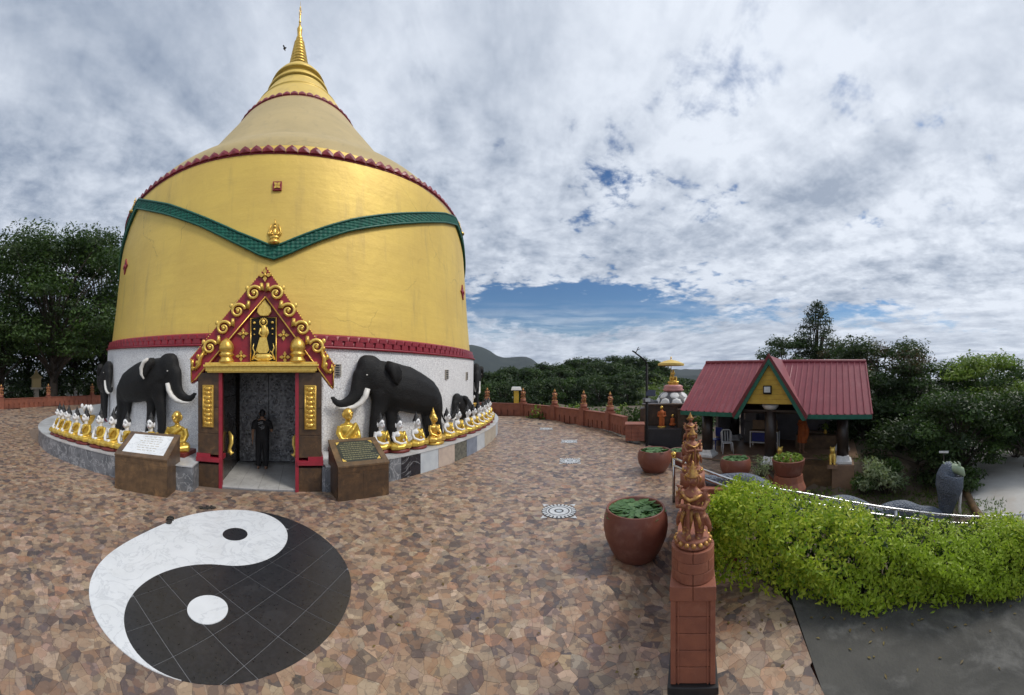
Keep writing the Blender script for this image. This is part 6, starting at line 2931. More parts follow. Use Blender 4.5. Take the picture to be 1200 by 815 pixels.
b.build('low_altar', 'brown_tile_light', pav, bevel=.01)


def pl(u, v, z=0.):
    return PV + PU * u + PVN * v + V((0, 0, z))


# white plastic chair
t = thing('plastic_chair', 'white plastic armless chair standing in the shade of the pavilion', 'chair', pl(-2.05, .75), rzp + .5)
b = MB()
b.box((0, 0, .43), (.42, .42, .03))
b.build('seat', 'plastic_white', t, bevel=.01)
for sx in (-1, 1):
    for sy in (-1, 1):
        b = MB()
        b.tube([(sx * .19, sy * .19, .42), (sx * .22, sy * .23, 0)], [.026, .020], 6)
        b.build('leg', 'plastic_white', t)
for k in range(4):
    b = MB()
    x = -.16 + k * .107
    b.tube([(x, .20, .44), (x, .27, .86)], .022, 5)
    b.build('back_slat', 'plastic_white', t)
b = MB()
b.tube([(-.20, .20, .44), (-.21, .27, .80), (-.13, .29, .90), (.13, .29, .90), (.21, .27, .80), (.20, .20, .44)], .028, 6)
b.build('back_frame', 'plastic_white', t)
# blue plastic chair at the left
t = thing('plastic_chair', 'blue plastic chair half hidden at the left side of the pavilion', 'chair', pl(-2.75, 1.2), rzp - .4)
b = MB()
b.box((0, 0, .43), (.42, .42, .03))
b.build('seat', 'plastic_blue', t)
for sx in (-1, 1):
    for sy in (-1, 1):
        b = MB()
        b.tube([(sx * .19, sy * .19, .42), (sx * .22, sy * .23, 0)], [.026, .020], 6)
        b.build('leg', 'plastic_blue', t)
b = MB()
b.box((0, .23, .72), (.42, .03, .40))
b.build('backrest', 'plastic_blue', t, bevel=.01)
# refrigerator
t = thing('refrigerator', 'grey refrigerator standing at the back of the pavilion left of the bench', 'refrigerator', pl(-1.65, 3.2), rzp)
b = MB()
b.box((0, 0, .78), (.62, .6, 1.52))
b.build('cabinet', 'fridge_grey', t, bevel=.015)
for z0, z1 in ((.10, 1.02), (1.04, 1.53)):
    b = MB()
    b.box((0, -.33, (z0 + z1) / 2), (.60, .05, z1 - z0))
    d = b.build('door', 'fridge_grey', t, bevel=.012)
    b = MB()
    b.box((-.24, -.37, (z0 + z1) / 2), (.03, .03, .3))
    b.build('handle', 'steel', d)
# bench with backboard and dark goods under it
t = thing('display_bench', 'white metal framed bench with a brown wooden board, inside the pavilion beside the fridge', 'bench', pl(-.8, 2.3), rzp)
for x in (-.62, .62):
    for y in (-.22, .22):
        b = MB()
        b.box((x, y, .36), (.045, .045, .72))
        b.build('leg', 'plastic_white', t)
b = MB()
b.box((0, -.22, .70), (1.2, .05, .05))
b.box((0, -.22, .22), (1.2, .04, .04))
b.box((0, .22, .70), (1.2, .05, .05))
b.build('rail', 'plastic_white', t)
b = MB()
b.box((0, 0, .735), (1.3, .5, .02))
b.build('tabletop', 'timber_pale', t)
b = MB()
b.box((0, .05, .98), (1.15, .06, .42))
b.build('board', 'timber_pale', t, bevel=.01)
b = MB()
b.box((0, .0, .45), (1.1, .36, .38))
b.build('dark_chest', 'plastic_blue', t)

# monk in saffron
q = polar(940, 13.4)
q = pl(1.05, .35)


def monk():
    t = thing('person', 'person in an orange brown monk robe with bare calves inside the pavilion', 'person', V((q.x, q.y, -.5 - .04 + .0)), rzp + 2.4)
    b = MB()
    for s in (-1, 1):
        b.tube([(s * .085, 0, .80), (s * .09, .0, .48), (s * .09, .02, .30), (s * .09, .02, .07)], [.08, .055, .05, .034], 10)
        b.tube([(s * .09, .05, .045), (s * .10, -.06, .03), (s * .105, -.14, .02)], [.036, .04, .026], 8, sq=(1.1, .8))
        for k in range(5):
            b.tube([(s * (.08 + .014 * k), -.14, .018), (s * (.08 + .014 * k), -.18 + .006 * k, .012)], [.010, .008], 5)
    b.tube([(0, 0, .8), (0, .0, 1.05), (0, .01, 1.28), (0, .01, 1.38), (0, 0, 1.44)], [.13, .125, .13, .065, .055], 12, sq=(.75, 1.2), up=(0, 1, 0))
    b.ell((0, -.02, 1.54), (.075, .092, .112), 14, 10)
    b.tube([(0, -.105, 1.555), (0, -.132, 1.52), (0, -.105, 1.51)], [.010, .017, .010], 6)
    b.tube([(-.022, -.10, 1.482), (.022, -.10, 1.482)], .008, 6)
    for s in (-1, 1):
        b.tube([(s * .075, 0, 1.565), (s * .088, .005, 1.53), (s * .077, 0, 1.50)], [.01, .017, .01], 6)
        b.ell((s * .03, -.094, 1.562), (.014, .012, .008), 7, 5)
        b.tube([(s * .10, .01, 1.34), (s * .19, .01, 1.30), (s * .235, .0, 1.12), (s * .225, -.06, 1.0), (s * .16, -.20, .93)], [.06, .055, .046, .038, .027], 10)
        hand(b, (s * .16, -.20, .93), (-s * .5, -.8, -.1), s)
    link('body', setmat(blob(b, .0125, 2), 'skin_brown'), t)
    b = MB()
    b.tube([(0, .0, .42), (0, .0, .62), (0, .0, .85), (0, .0, 1.05), (0, .01, 1.25), (0, .012, 1.345), (0, .01, 1.39)], [.175, .185, .18, .165, .17, .14, .07], 18, sq=(.8, 1.2), up=(0, 1, 0))
    b.tube([(-.17, .01, 1.33), (-.235, .01, 1.14), (-.24, -.04, .98), (-.23, -.03, .78), (-.20, -.02, .58)], [.075, .08, .10, .10, .06], 12)
    b.tube([(.06, -.12, 1.36), (-.05, -.16, 1.18), (-.15, -.15, 1.0)], [.04, .05, .05], 8)
    b.tube([(.16, .10, 1.20), (.0, .15, 1.15), (-.15, .12, 1.25)], [.04, .05, .05], 8)
    for k in range(9):
        a = k * .7
        b.tube([(.15 * cos(a), .12 * sin(a), 1.0), (.19 * cos(a + .2), .145 * sin(a + .2), .70), (.20 * cos(a + .15), .155 * sin(a + .15), .44)], [.016, .026, .028], 6)
    link('robe', setmat(blob(b, .016, 2), 'robe_saffron'), t)
    b = MB()
    b.ell((0, .01, 1.575), (.079, .090, .088), 12, 8)
    link('hair', setmat(blob(b, .018, 1), 'hair'), t)
    b = MB()
    b.tube([(.02, -.17, .96), (.02, -.20, 1.0)], .02, 6)
    return t


mk = monk()
mk.location = pl(.98, 1.39, .0)
# low golden lion figures by the steps
gl = None
for u, v, z, lab in ((.40, -.55, .02, 'small yellow guardian figure beside the middle white column base'), (2.25, -.42, .02, 'small yellow guardian figure beside the right white column base')):
    if gl is None:
        gl = thing('guardian_figure', lab, 'statue', pl(u, v, z), rzp, 'small yellow figures before the pavilion')
        b = MB()
        b.tube([(0, .12, .10), (0, .05, .25), (0, -.02, .38), (0, -.04, .46)], [.14, .13, .11, .08], 10)
        b.ell((0, -.07, .52), (.10, .11, .11), 10, 8)
        for s in (-1, 1):
            b.tube([(s * .07, -.06, .36), (s * .07, -.12, .18), (s * .07, -.15, .02)], [.05, .04, .045], 8)
            b.ell((s * .07, -.02, .61), (.03, .02, .04), 6, 5)
        link('body', setmat(blob(b, .018, 2), 'gold_pale'), gl)
        b = MB()
        b.box((0, 0, -.04), (.36, .44, .12))
        b.build('plinth', 'floor_tile', gl)
    else:
        dup(gl, pl(u, v, z), rzp, lab)
# offerings on the altar
t = thing('flower_vase', 'vase of yellow flowers on the low altar behind the monk', 'vase', pl(1.9, 2.5, .59), 0)
b = MB()
b.lathe([(.06, 0), (.09, .08), (.05, .18), (.06, .22)], 12)
b.build('vase', 'gold', t)
P_ = ball(60) * .13 + np.array([0, 0, .33])
leaves('flowers', P_, ball(60), .09, .06, 'leaf_light', parent=t)

# ================================================================== LAMP POST, SHRINE, PARASOL
q = polar(758, 11.9)
t = thing('lamp_post', 'slim black lamp post with a curved arm and small solar floodlight', 'lamp post', V((q.x, q.y, gz(q.x, q.y))))
b = MB()
hh = zof(424, 11.9)
b.lathe([(.14, 0), (.14, .03), (.05, .04), (.055, .3), (.045, hh)], 12)
b.build('pole', 'iron_black', t)
b = MB()
sd_ = V((cos(.41), -sin(.41), 0))
b.tube([V((0, 0, hh - .05)), V((0, 0, hh + .12)) - sd_ * .05, V((0, 0, hh + .28)) - sd_ * .25, V((0, 0, hh + .40)) - sd_ * .42], [.04, .035, .03, .025], 8)
b.build('arm', 'iron_black', t)
b = MB()
m = Matrix((sd_, V((-sd_.y, sd_.x, 0)), V((0, 0, 1)))).transposed()
b.box(V((0, 0, hh + .44)) - sd_ * .46, (.16, .12, .05), mtx=m @ Matrix.Rotation(.5, 3, 'Y'))
b.tube([V((0, 0, hh + .42)) - sd_ * .40, V((0, 0, hh + .62)) - sd_ * .30], .015, 5)
b.tube([V((0, 0, hh + .50)) - sd_ * .36, V((0, 0, hh + .56)) - sd_ * .24], .012, 5)
b.build('lamp_head', 'iron_black', t)
zf = zof(458, 11.9)
b = MB()
b.box(V((0, -.06, zf)) + sd_ * .12, (.34, .04, .24), mtx=m @ Matrix.Rotation(-.5, 3, 'X'))
b.build('solar_panel', 'solar', t)
b = MB()
b.box(V((0, -.10, zf - .25)) + sd_ * .0, (.18, .07, .12), mtx=m)
b.build('floodlight', 'lamp_glass', t)

# dark tiled shrine niche with an orange figure
q = polar(779, 14.6)
rzs = -(779 - 600) / F
t = thing('shrine', 'dark tiled open shrine box with stepped black base behind the lamp post', 'shrine', V((q.x, q.y, gz(q.x, q.y) - .05)), rzs)
b = MB()
b.box((-.05, -.2, .45), (1.55, 1.0, .90))
b.build('base', 'black_granite', t, bevel=.01)
b = MB()
b.box((-.95, .45, .85), (.35, .5, 1.7))
b.box((.75, .2, .85), (.35, .95, 1.7))
b.box((-.05, .62, .95), (1.8, .12, 1.9))
b.box((-.05, .5, 1.86), (2.0, .4, .07))
b.build('surround', 'brown_tile', t, bevel=.01)
RS_ = .8
t2 = thing('robed_statue', 'orange robed standing statue on the dark shrine base', 'statue', V((q.x, q.y, gz(q.x, q.y) + .85)) - V((cos(rzs), sin(rzs), 0)) * .18 + V((0, -.1, 0)), rzs)
b = MB()
b.tube([(0, 0, .05), (0, 0, .5), (0, 0, .85), (0, 0, .98)], [.20, .20, .17, .08], 12, sq=(.8, 1.1))
for s in (-1, 1):
    b.tube([(s * .16, 0, .88), (s * .22, -.02, .62), (s * .08, -.16, .60)], [.06, .055, .04], 8)
link('robe', setmat(blob(b, .022, 2), 'robe_saffron'), t2)
b = MB()
b.ell((0, -.01, 1.10), (.09, .10, .115), 12, 8)
b.build('head', 'gold', t2)
b = MB()
b.lathe([(.24, -.02), (.26, .04), (.2, .06)], 16)
b.build('base', 'gold', t2)
t2.scale = (.78,) * 3
t3 = thing('robed_statue', 'small orange seated statue right of the standing one in the shrine', 'statue', V((q.x, q.y, gz(q.x, q.y) + .85)) + V((cos(rzs), sin(rzs), 0)) * .35, rzs)
b = MB()
b.ell((0, 0, .12), (.20, .16, .10), 12, 8)
b.tube([(0, 0, .1), (0, 0, .42), (0, 0, .50)], [.13, .13, .06], 10)
link('robe', setmat(blob(b, .02, 2), 'robe_saffron'), t3)
b = MB()
b.ell((0, 0, .60), (.07, .08, .09), 10, 8)
b.build('head', 'gold', t3)
t3.scale = (.8,) * 3

# turtle statue with a seated Buddha under a yellow parasol
q = polar(789, 17.0)
zt = zof(478, 17.0)
t = thing('turtle_statue', 'black and white domed turtle shell statue on a block behind the shrine', 'statue', V((q.x, q.y, zt)), rzs)
b = MB()
b.box((0, 0, -.9), (1.9, 1.5, 1.8))
b.build('block', 'brown_tile', t)
b = MB()
b.lathe([(.92, .0), (.95, .12), (.90, .32), (.78, .58), (.55, .80), (.25, .90), (.02, .92)], 24)
b.build('shell', 'turtle_grey', t)
for row, (zz_, rr_2, n, s) in enumerate(((.30, .875, 9, .28), (.66, .655, 7, .25))):
    for k in range(n):
        a = 2 * pi * k / n + row * .3
        b = MB()
        rot = V((cos(a), sin(a), .35 if row == 0 else 1.0)).normalized().to_track_quat('Z', 'Y').to_matrix()
        b.ell((rr_2 * cos(a), rr_2 * sin(a), zz_), (s, s, .05), 8, 5, rot)
        b.build('shell_plate', 'turtle_white', t)
b = MB()
for k in range(22):
    a = 2 * pi * k / 22
    b.box((.96 * cos(a), .96 * sin(a), .0), (.10, .20, .16), a)
b.build('shell_rim', 'turtle_white', t)
b = MB()
b.tube([(-.85, -.3, .15), (-1.2, -.45, .25), (-1.45, -.5, .42), (-1.55, -.52, .40)], [.25, .22, .20, .10], 10)
b.build('head', 'turtle_grey', t)
b = MB()
b.lathe([(.50, .86), (.56, .95), (.46, 1.02), (.52, 1.12), (.38, 1.2), (.1, 1.2)], 16)
b.build('lotus_seat', 'pink', t)
build_buddha('small golden seated Buddha statue on the turtle under the yellow parasol', V((q.x, q.y, zt + 1.19)), rzs, .78, True)
zp = zof(428, 17.0)
t = thing('parasol', 'yellow fringed ceremonial parasol on a thin pole above the turtle statue', 'parasol', V((q.x, q.y + .25, zt + 1.2)), rzs)
hp = zp - zt - 1.2
b = MB()
b.tube([(0, 0, -.9), (0, 0, hp + .45)], .022, 8)
b.lathe([(.03, hp + .34), (.05, hp + .38), (.01, hp + .46)], 8)
b.build('pole', 'gold', t)
b = MB()
n = 16
R = .70
vs = [(0, 0, hp + .30)] + [(R * .55 * cos(2 * pi * k / n), R * .55 * sin(2 * pi * k / n), hp + .21) for k in range(n)] + [(R * cos(2 * pi * k / n), R * sin(2 * pi * k / n), hp + .08) for k in range(n)] + \
     [(R * .99 * cos(2 * pi * k / n), R * .99 * sin(2 * pi * k / n), hp - .03) for k in range(n)]
fs = [(0, 1 + k, 1 + (k + 1) % n) for k in range(n)] + [(1 + k, 1 + n + k, 1 + n + (k + 1) % n, 1 + (k + 1) % n) for k in range(n)] + [(1 + n + k, 1 + 2 * n + k, 1 + 2 * n + (k + 1) % n, 1 + n + (k + 1) % n) for k in range(n)]
b.add(vs, fs, False)
b.build('canopy', 'parasol', t)
b = MB()
for k in range(n):
    a = 2 * pi * k / n
    b.tube([(0, 0, hp + .30), (R * .97 * cos(a), R * .97 * sin(a), hp + .06)], .010, 4)
b.build('rib', 'gold', t)

# ================================================================== ROCKS on the bank
rk = []
for k in range(6):
    b = MB()
    b.ell((0, 0, 0), (1, .75, .6), 10, 7)
    for i, v in enumerate(b.v):
        p = V(v)
        n_ = noise.fractal(p * 1.7 + V((k * 7, 0, 0)), 1., 2., 4)
        b.v[i] = tuple(p * (1 + .38 * n_))
    for i in range(len(b.sm)):
        b.sm[i] = False
    rk.append(b.mesh('rock', 'rock'))
words = ['at the foot of the front platform', 'below the right column plinth', 'near the naga humps', 'on the open bank']
for k in range(40):
    px = rnd.uniform(948, 1062)
    py = rnd.uniform(566, 592) + (px - 948) * .03
    r = rnd.uniform(8.6, 10.2)
    q = polar(px, r)
    o = link('rock', rk[k % 6], None, label='rough grey rock among others on the bank between the naga and the pavilion', category='rock', group='rocks on the bank')
    s = rnd.uniform(.10, .26)
    o.location = (q.x, q.y, bank_z(q.x, q.y) + s * .25)
    o.scale = (s, s, s * .8)
    o.rotation_euler = (rnd.uniform(-.3, .3), rnd.uniform(-.3, .3), rnd.uniform(0, 6))

# grass on the bank
n = 2600
pxs_ = RNG.uniform(950, 1180, n)
rs_ = RNG.uniform(8.5, 13, n)
P_ = []
for a, r in zip(pxs_, rs_):
    q = polar(a, r)
    if not (a > 1120 and r > 9.6):
        P_.append((q.x, q.y, bank_z(q.x, q.y) + .05))
P_ = np.array(P_)
leaves('bank_grass', P_, RNG.normal(0, 1, P_.shape) * np.array([1, 1, .2]), .22, .03, 'leaf_grass', jitter=.3, kind='stuff')


# ================================================================== TREES and shrubs
def tree(name, label, px, r, zb, ztop, width, kind, mats, nleaf=9000, L=.30, trunk=.22, lean=0., clumps=26, group=None, base_frac=.28, dense=1., cat='tree', bark='bark', seed=None):
    rg = random.Random(seed if seed is not None else int(px * 7 + r * 13))
    q = polar(px, r)
    t = thing(name, label, cat, V((q.x, q.y, zb)), 0, group)
    H = ztop - zb
    cs = []
    b = MB()
    tp = V((lean, 0, H * .55))
    b.tube([(0, 0, -.3), (lean * .2, .05, H * .15), (lean * .55, -.05, H * .35), tp], [trunk * 1.35, trunk, trunk * .8, trunk * .45], 9)
    for k in range(clumps):
        if kind == 'cone':
            f = (k + .5) / clumps
            z = H * (base_frac + (1 - base_frac) * f)
            rad = width * .5 * (1 - f) ** .8 * rg.uniform(.55, 1.05) + .12
            a = k * 2.4
            c = V((lean * f + rad * cos(a), rad * sin(a), z))
            cr = width * .17 * (1.15 - .75 * f) * rg.uniform(.8, 1.25)
        else:
            u = rg.random()
            a = k * 2.4 + rg.uniform(-.5, .5)
            zf_ = base_frac + (1 - base_frac) * (k + .5) / clumps
            prof_ = {'round': sqrt(max(.06, 1 - (2 * (zf_ - base_frac) / (1 - base_frac) - .85) ** 2 / 1.4)),
                     'spread': .55 + .45 * sin(pi * min(1, (zf_ - base_frac) / (1 - base_frac) * .9 + .15))}[kind]
            rad = width * .5 * prof_ * (.35 + .65 * sqrt(u))
            cr = width * rg.uniform(.11, .19)
            c = V((lean + rad * cos(a), rad * sin(a), min(H - cr * .7, H * zf_)))
        cs.append((c, cr))
        m = V((lean * .6, 0, max(H * .18, c.z * .62)))
        b.tube([V((lean * .45, 0, min(c.z * .5, H * .42))), (m + c) / 2 + V((rg.uniform(-.2, .2), rg.uniform(-.2, .2), .1)), c], [trunk * .38, trunk * .2, trunk * .06], 5)
    b.build('trunk', bark, t)
    tot = sum(c[1] ** 2 for c in cs)
    for mi, mname in enumerate(mats):
        P_, N_ = [], []
        for i, (c, cr) in enumerate(cs):
            if i % len(mats) != mi:
                continue
            n = max(20, int(nleaf * cr * cr / tot))
            d = ball(n)
            d[:, 2] = np.where(d[:, 2] < -.3, d[:, 2] * .5, d[:, 2])
            rad = cr * (RNG.random(n) ** .45)[:, None] * (1 + .22 * np.sin(d[:, :1] * 5 + i) * np.cos(d[:, 1:2] * 4))
            P_.append(np.array(c)[None] + d * rad * np.array([1.15, 1.15, .75]))
            N_.append(d * .8 + np.array([0, 0, .7]))
        leaves('crown', np.concatenate(P_), np.concatenate(N_), L, L * .48, mname, parent=t, jitter=.6)
    return t


G_L = 'dark trees beyond the left terrace wall'
tree('broadleaf_tree', 'tall spreading dark green tree with leaning trunk beyond the left terrace wall', 62, 33, -1., 16.8, 14.5, 'round', ['leaf_mid', 'leaf_dark', 'leaf_mid'], 30000, .36, .42, .8, 46, G_L, .34)
tree('broadleaf_tree', 'dark green tree cut by the left edge of the picture', 0, 34, -1., 16.5, 13, 'round', ['leaf_dark', 'leaf_mid'], 20000, .36, .38, 0, 34, G_L, .3)
tree('broadleaf_tree', 'dark tree partly hidden behind the left side of the stupa', 120, 38, -1.5, 19.3, 12, 'round', ['leaf_dark', 'leaf_mid'], 14000, .38, .4, 0, 32, G_L, .3)
tree('broadleaf_tree', 'low dark tree filling the gap under the tall left tree', 88, 40, -1.5, 10.5, 14, 'round', ['leaf_dark'], 11000, .40, .35, 0, 26, G_L, .08)
tree('broadleaf_tree', 'low dark tree behind the spirit house', 34, 42, -1.5, 10.0, 15, 'round', ['leaf_dark'], 11000, .40, .35, 0, 26, G_L, .08)
tree('broadleaf_tree', 'low dark tree at the left edge under the taller crowns', -12, 40, -1.5, 10.0, 14, 'round', ['leaf_dark'], 9000, .40, .35, 0, 24, G_L, .08)
tree('broadleaf_tree', 'low dark tree beside the left flank of the stupa', 128, 43, -1.5, 9.5, 14, 'round', ['leaf_dark'], 9000, .40, .35, 0, 24, G_L, .06)

G_R = 'trees behind and right of the pavilion'
tree('conifer_tree', 'grey green conical tree rising above the pavilion roof', 957, 27, -2, zof(355, 27), 6.4, 'cone', ['leaf_conifer', 'leaf_dark'], 15000, .20, .22, 0, 64, G_R, .25, seed=4)
tree('broadleaf_tree', 'dark green tree peeping above the left half of the pavilion roof', 922, 26, -2, zof(394, 26), 6.0, 'round', ['leaf_dark', 'leaf_mid'], 9000, .24, .2, 0, 24, G_R, .2)
tree('broadleaf_tree', 'broad dark tree with russet tips right of the pavilion roof', 1035, 20, -2, zof(396, 20), 7.2, 'spread', ['leaf_dark', 'leaf_russet', 'leaf_dark'], 22000, .20, .2, 0, 40, G_R, .10)
tree('broadleaf_tree', 'dark tree with russet flush between the conical tree and the broad tree', 995, 23, -2, zof(402, 23), 5.4, 'spread', ['leaf_russet', 'leaf_dark'], 9000, .20, .2, 0, 26, G_R, .1)
tree('broadleaf_tree', 'dense dark tree behind the shaggy shrub right of the pavilion', 1010, 17, -1.5, zof(432, 17), 5.0, 'round', ['leaf_dark'], 10000, .20, .18, 0, 28, G_R, .03)
tree('broadleaf_tree', 'dark tree standing between the broad tree and the bright one', 1085, 18, -2, zof(422, 18), 5.8, 'round', ['leaf_dark', 'leaf_mid'], 16000, .19, .18, 0, 34, G_R, .08)
tree('broadleaf_tree', 'bright light green tree at the right edge above the driveway', 1163, 17.5, -2, zof(415, 17.5), 5.6, 'round', ['leaf_light', 'leaf_mid', 'leaf_light'], 16000, .19, .2, 0, 38, G_R, .26)
tree('broadleaf_tree', 'dark tree with slanting bare stems beside the raised naga', 1122, 12.5, -2, zof(458, 12.5), 4.2, 'spread', ['leaf_dark', 'leaf_mid'], 15000, .15, .13, .5, 36, G_R, .34)
tree('broadleaf_tree', 'low leafy tree hanging over the driveway at the right edge', 1204, 14.5, -2, zof(455, 14.5), 4.6, 'spread', ['leaf_mid', 'leaf_dark'], 9000, .17, .14, 0, 24, G_R, .42)
tree('broadleaf_tree', 'dark undergrowth tree behind the naga hood', 1075, 14, -1.7, zof(490, 14), 4.2, 'round', ['leaf_dark'], 8000, .17, .1, 0, 22, G_R, .02)
tree('broadleaf_tree', 'dark tree closing the view left of the pavilion behind the parasol', 815, 30, -3, zof(458, 30), 7, 'round', ['leaf_dark'], 7000, .26, .2, 0, 22, G_R, .02)
tree('broadleaf_tree', 'dark tree seen through the open left bay of the pavilion', 850, 24, -3, zof(452, 24), 6, 'round', ['leaf_dark'], 7000, .26, .2, 0, 22, G_R, .02)
tree('broadleaf_tree', 'dark tree seen through the open right bay of the pavilion', 970, 19, -2, zof(440, 19), 5, 'round', ['leaf_dark'], 8000, .22, .2, 0, 22, G_R, .02)
tree('broadleaf_tree', 'dark tree beyond the far end of the driveway', 1185, 28, -2.5, zof(470, 28), 8, 'round', ['leaf_dark', 'leaf_mid'], 9000, .26, .2, 0, 24, G_R, .04)
tree('broadleaf_tree', 'dark tree beyond the driveway at the right edge', 1225, 24, -2.5, zof(450, 24), 8, 'round', ['leaf_dark', 'leaf_mid'], 8000, .26, .2, 0, 24, G_R, .04)


def shrub(name, label, px, r, zb, h, w, mats, n, L, group=None, ar=.48):
    q = polar(px, r)
    t = thing(name, label, 'shrub', V((q.x, q.y, zb)), 0, group)
    b = MB()
    cs = []
    for k in range(14):
        a = k * 2.4
        rr = w * .40 * sqrt((k + .5) / 14)
        c = V((rr * cos(a), rr * sin(a), h * rnd.uniform(.4, .85)))
        cs.append(c)
        b.tube([(0, 0, -.1), c * .5, c], [.03, .02, .008], 5)
    b.build('stems', 'bark', t)
    for mi, mname in enumerate(mats):
        P_ = np.concatenate([np.array(c)[None] + ball(n // 14) * np.array([w * .22, w * .22, h * .24]) * (RNG.random((n // 14, 1)) ** .4) for i, c in enumerate(cs) if i % len(mats) == mi])
        leaves('foliage', P_, ball(len(P_)) + np.array([0, 0, .6]), L, L * ar, mname, parent=t)
    return t


q = polar(1038, 11.3)
shrub('variegated_shrub', 'shaggy pale variegated shrub on the bank right of the pavilion', 1036, 11.6, bank_z(*polar(1036, 11.6).xy) - .1, 1.35, 1.7, ['leaf_pale', 'leaf_pale', 'leaf_mid'], 1700, .15)
shrub('variegated_shrub', 'smaller pale shrub left of the shaggy one, against the column plinth', 1012, 11.4, bank_z(*polar(1012, 11.4).xy) - .1, .75, 1.0, ['leaf_pale', 'leaf_mid'], 800, .13)
shrub('dark_shrub', 'dark shrub inside the kerb under the trees beside the driveway', 1128, 10.8, bank_z(*polar(1128, 10.8).xy) - .1, .8, 1.6, ['leaf_dark', 'leaf_mid'], 1300, .14)
shrub('dark_shrub', 'rounded dark shrub beyond the driveway at the right edge', 1190, 17, bank_z(*polar(1190, 17).xy), 1.3, 3.0, ['leaf_dark', 'leaf_mid'], 1700, .16)
shrub('leafy_sprig', 'dark upright leafy sprig poking out of the hedge top near the handrail', 1147, 5.1, -.35, .45, .35, ['leaf_mid'], 160, .16, None, .3)
shrub('leafy_sprig', 'dark leafy plant at the end of the hedge by the right edge', 1199, 5.7, -.55, .6, .8, ['leaf_mid', 'leaf_dark'], 420, .14, None, .3)

# small sign on a stake by the trees
q = polar(1106, 10.9)
t = thing('stake_sign', 'small white board on a thin stake beside the slanting stems', 'sign', V((q.x, q.y, bank_z(q.x, q.y))), -1.3)
b = MB()
b.tube([(0, 0, -.1), (0, 0, zof(531, 10.9) - bank_z(q.x, q.y))], .018, 6)
b.build('stake', 'bark', t)
b = MB()
b.box((0, 0, zof(530, 10.9) - bank_z(q.x, q.y)), (.32, .025, .07))
b.build('board', 'white_paint', t)

# wooded hill beyond the terrace: one far-off mass, with the skyline trees standing out as single trees


def hill_z(px, r):
    top = np.interp(px, [520, 548, 600, 640, 690, 735, 768, 790, 840, 930], [441, 442, 434, 431, 424, 423, 424, 437, 455, 460])
    zt_ = EYE.z + (HY - top) / F * 62
    f = sstep((r - 24) / 38.)
    return -6 + (zt_ - 2.2 + 6) * f


n = 52000
pa_ = RNG.uniform(505, 880, n)
ra_ = 25 + 45 * RNG.random(n)
P_ = []
for a, r in zip(pa_, ra_):
    q = polar(a, r)
    big_ = noise.noise(V((q.x * .23, q.y * .23, 5.)))
    h = hill_z(a, min(r, 62)) + (1.5 + 1.8 * big_) * rnd.random() ** .5
    P_.append((q.x, q.y, h))
P_ = np.array(P_)
sel = np.array([noise.noise(V((p[0] * .12, p[1] * .12, 1.))) for p in P_])
near = (pa_ > 745) & (ra_ < 52)
leaves('hill_wood', P_[~near], RNG.normal(0, .4, (int((~near).sum()), 3)) + np.array([0, -.5, .7]), .62, .36, 'leaf_dark', kind='stuff')
leaves('hill_meadow', P_[near], RNG.normal(0, .4, (int(near.sum()), 3)) + np.array([0, -.5, .7]), .5, .2, 'leaf_grass', kind='stuff')
G_H = 'trees on the hill beyond the terrace'
k = 0
for px, r, top, w in ((552, 55, 434, 6), (575, 56, 436, 6), (603, 58, 430, 6), (622, 54, 432, 5), (640, 60, 425, 6.5), (656, 52, 431, 5.5), (672, 58, 421, 6), (690, 60, 419, 7), (706, 54, 424, 6), (722, 60, 417, 7), (742, 58, 418, 6.5), (757, 60, 421, 5.5), (770, 56, 424, 4.5),
                      (590, 44, 446, 6), (628, 42, 444, 6), (665, 43, 442, 6), (702, 42, 439, 6.5), (735, 43, 436, 5.5), (560, 42, 450, 6), (760, 50, 436, 4)):
    z0 = hill_z(px, r) - 1.
    tree('hill_tree', 'dark hill tree %s, %s' % (
        'in the front ranks' if r < 50 else 'on the skyline',
        ['far left beside the stupa', 'left above the yellow post', 'left above the second statue post', 'left middle above the third statue post', 'left middle dip', 'middle notch', 'middle', 'middle above the fourth statue post', 'right middle',
         'highest point of the skyline', 'right shoulder', 'right behind the lamp post', 'right end of the wood', 'left under the skyline', 'left middle under the skyline', 'middle under the skyline', 'right middle under the skyline', 'right under the skyline', 'foot of the stupa edge', 'bright meadow edge'][k]),
        px, r, z0, zof(top, r), w, 'round', ['leaf_dark', 'leaf_mid'] if k % 3 == 0 else ['leaf_dark'], 3600, .36, .16, 0, 16, G_H, .12, cat='tree')
    k += 1
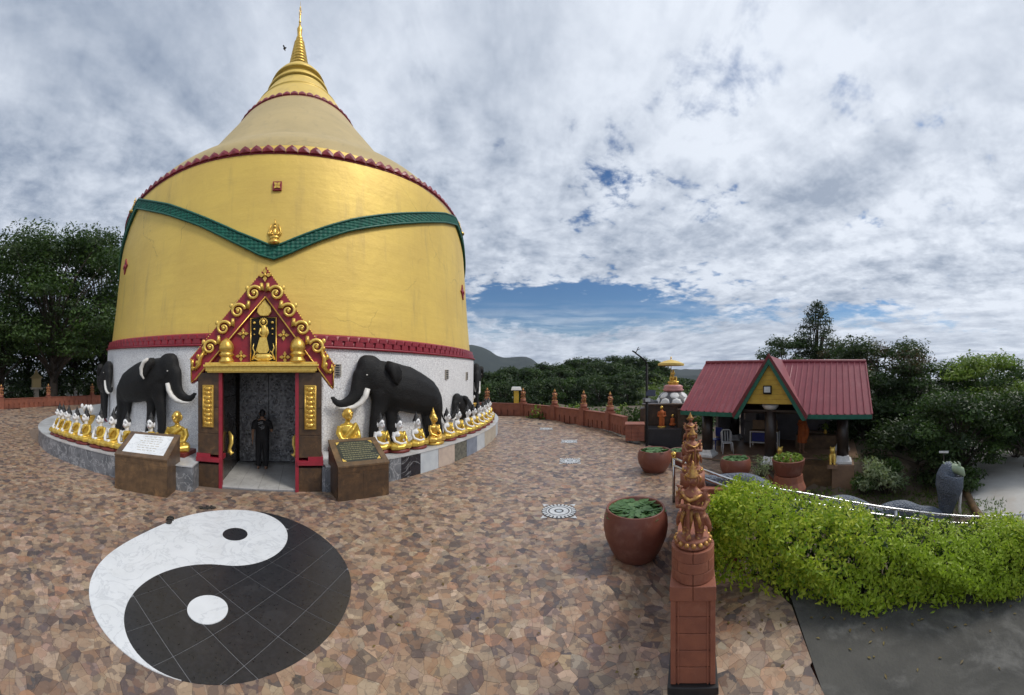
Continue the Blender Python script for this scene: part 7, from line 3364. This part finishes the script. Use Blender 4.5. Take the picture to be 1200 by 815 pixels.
# light feathery plants just behind the wall
for px, lab in ((632, 'between the second and third posts'), (645, 'beside the third post'), (670, 'left of the fourth post'), (700, 'between the fourth and last posts'), (724, 'right of the last post')):
    shrub('bank_plant', 'light green bushy plant behind the far terrace wall, %s' % lab, px, 21.0, -1.2, zof(474, 21) + 1.2, 1.6, ['leaf_mid', 'leaf_light'], 420, .22, 'plants behind the far terrace wall')
for px, lab in ((748, 'left of the lamp post'), (768, 'right of the lamp post'), (812, 'left of the pavilion columns')):
    shrub('bank_plant', 'dark bushy plant behind the shrine, %s' % lab, px, 18.5, -1.2, zof(476, 18.5) + 1.2, 2.2, ['leaf_dark', 'leaf_mid'], 700, .22, 'plants behind the far terrace wall')

# fallen leaves near the hedge and on the paving
n = 90
P_ = []
for k in range(n):
    s, v = rnd.uniform(-.4, 5), -abs(rnd.gauss(0, .55)) - .05
    q = H0 + HD * s + HN * v
    on = s < .6
    P_.append((q.x, q.y, (gz(q.x, q.y) + .014) if inpoly(q.x, q.y, TERR) else ramp_z(q.x, q.y) + .008))
for k in range(35):
    q = at(rnd.uniform(420, 760), rnd.uniform(560, 800))
    P_.append((q.x, q.y, .016))
P_ = np.array(P_)
leaves('fallen_leaves', P_, np.tile([0, 0, 1.], (len(P_), 1)), .055, .025, 'leaf_fallen', jitter=.15, kind='stuff')

# small dark bird flying left of the spire
q = polar(333.5, 14.0)
t = thing('bird', 'tiny dark bird in flight left of the stupa spire', 'bird', V((q.x, q.y, zof(57, 14.0))), .4)
b = MB()
b.tube([(-.07, 0, 0), (-.03, 0, .01), (.03, 0, .012), (.07, 0, .02), (.09, 0, .018)], [.006, .026, .03, .022, .005], 8)
b.build('body', 'fly_black', t)
for s in (-1, 1):
    b = MB()
    b.add([(.03, s * .01, .02), (-.03, s * .01, .02), (-.05, s * .10, .05), (0, s * .14, .03), (.01, s * .08, .055)], [(0, 1, 2, 4), (2, 3, 4)], False)
    b.add([(.03, s * .01, .016), (-.03, s * .01, .016), (-.05, s * .10, .046), (0, s * .14, .027), (.01, s * .08, .051)], [(4, 2, 1, 0), (4, 3, 2)], False)
    b.build('wing', 'fly_black', t)

# ================================================================== HAZE: thin air that pales the far ridge
b = MB()
b.box((0, 600, 50), (3200, 2600, 190))
hz = b.mesh('haze', [])
hm = bpy.data.materials.new('haze_air')
hm.use_nodes = True
g = NT(hm.node_tree)
pv = g.n('ShaderNodeVolumePrincipled', ins={'Color': (.80, .88, 1.0, 1), 'Density': .00011, 'Anisotropy': .2})
o = g.n('ShaderNodeOutputMaterial')
g.t.links.new(pv.outputs[0], o.inputs['Volume'])
hz.materials.clear()
hz.materials.append(hm)
link('haze', hz, None, kind='stuff')
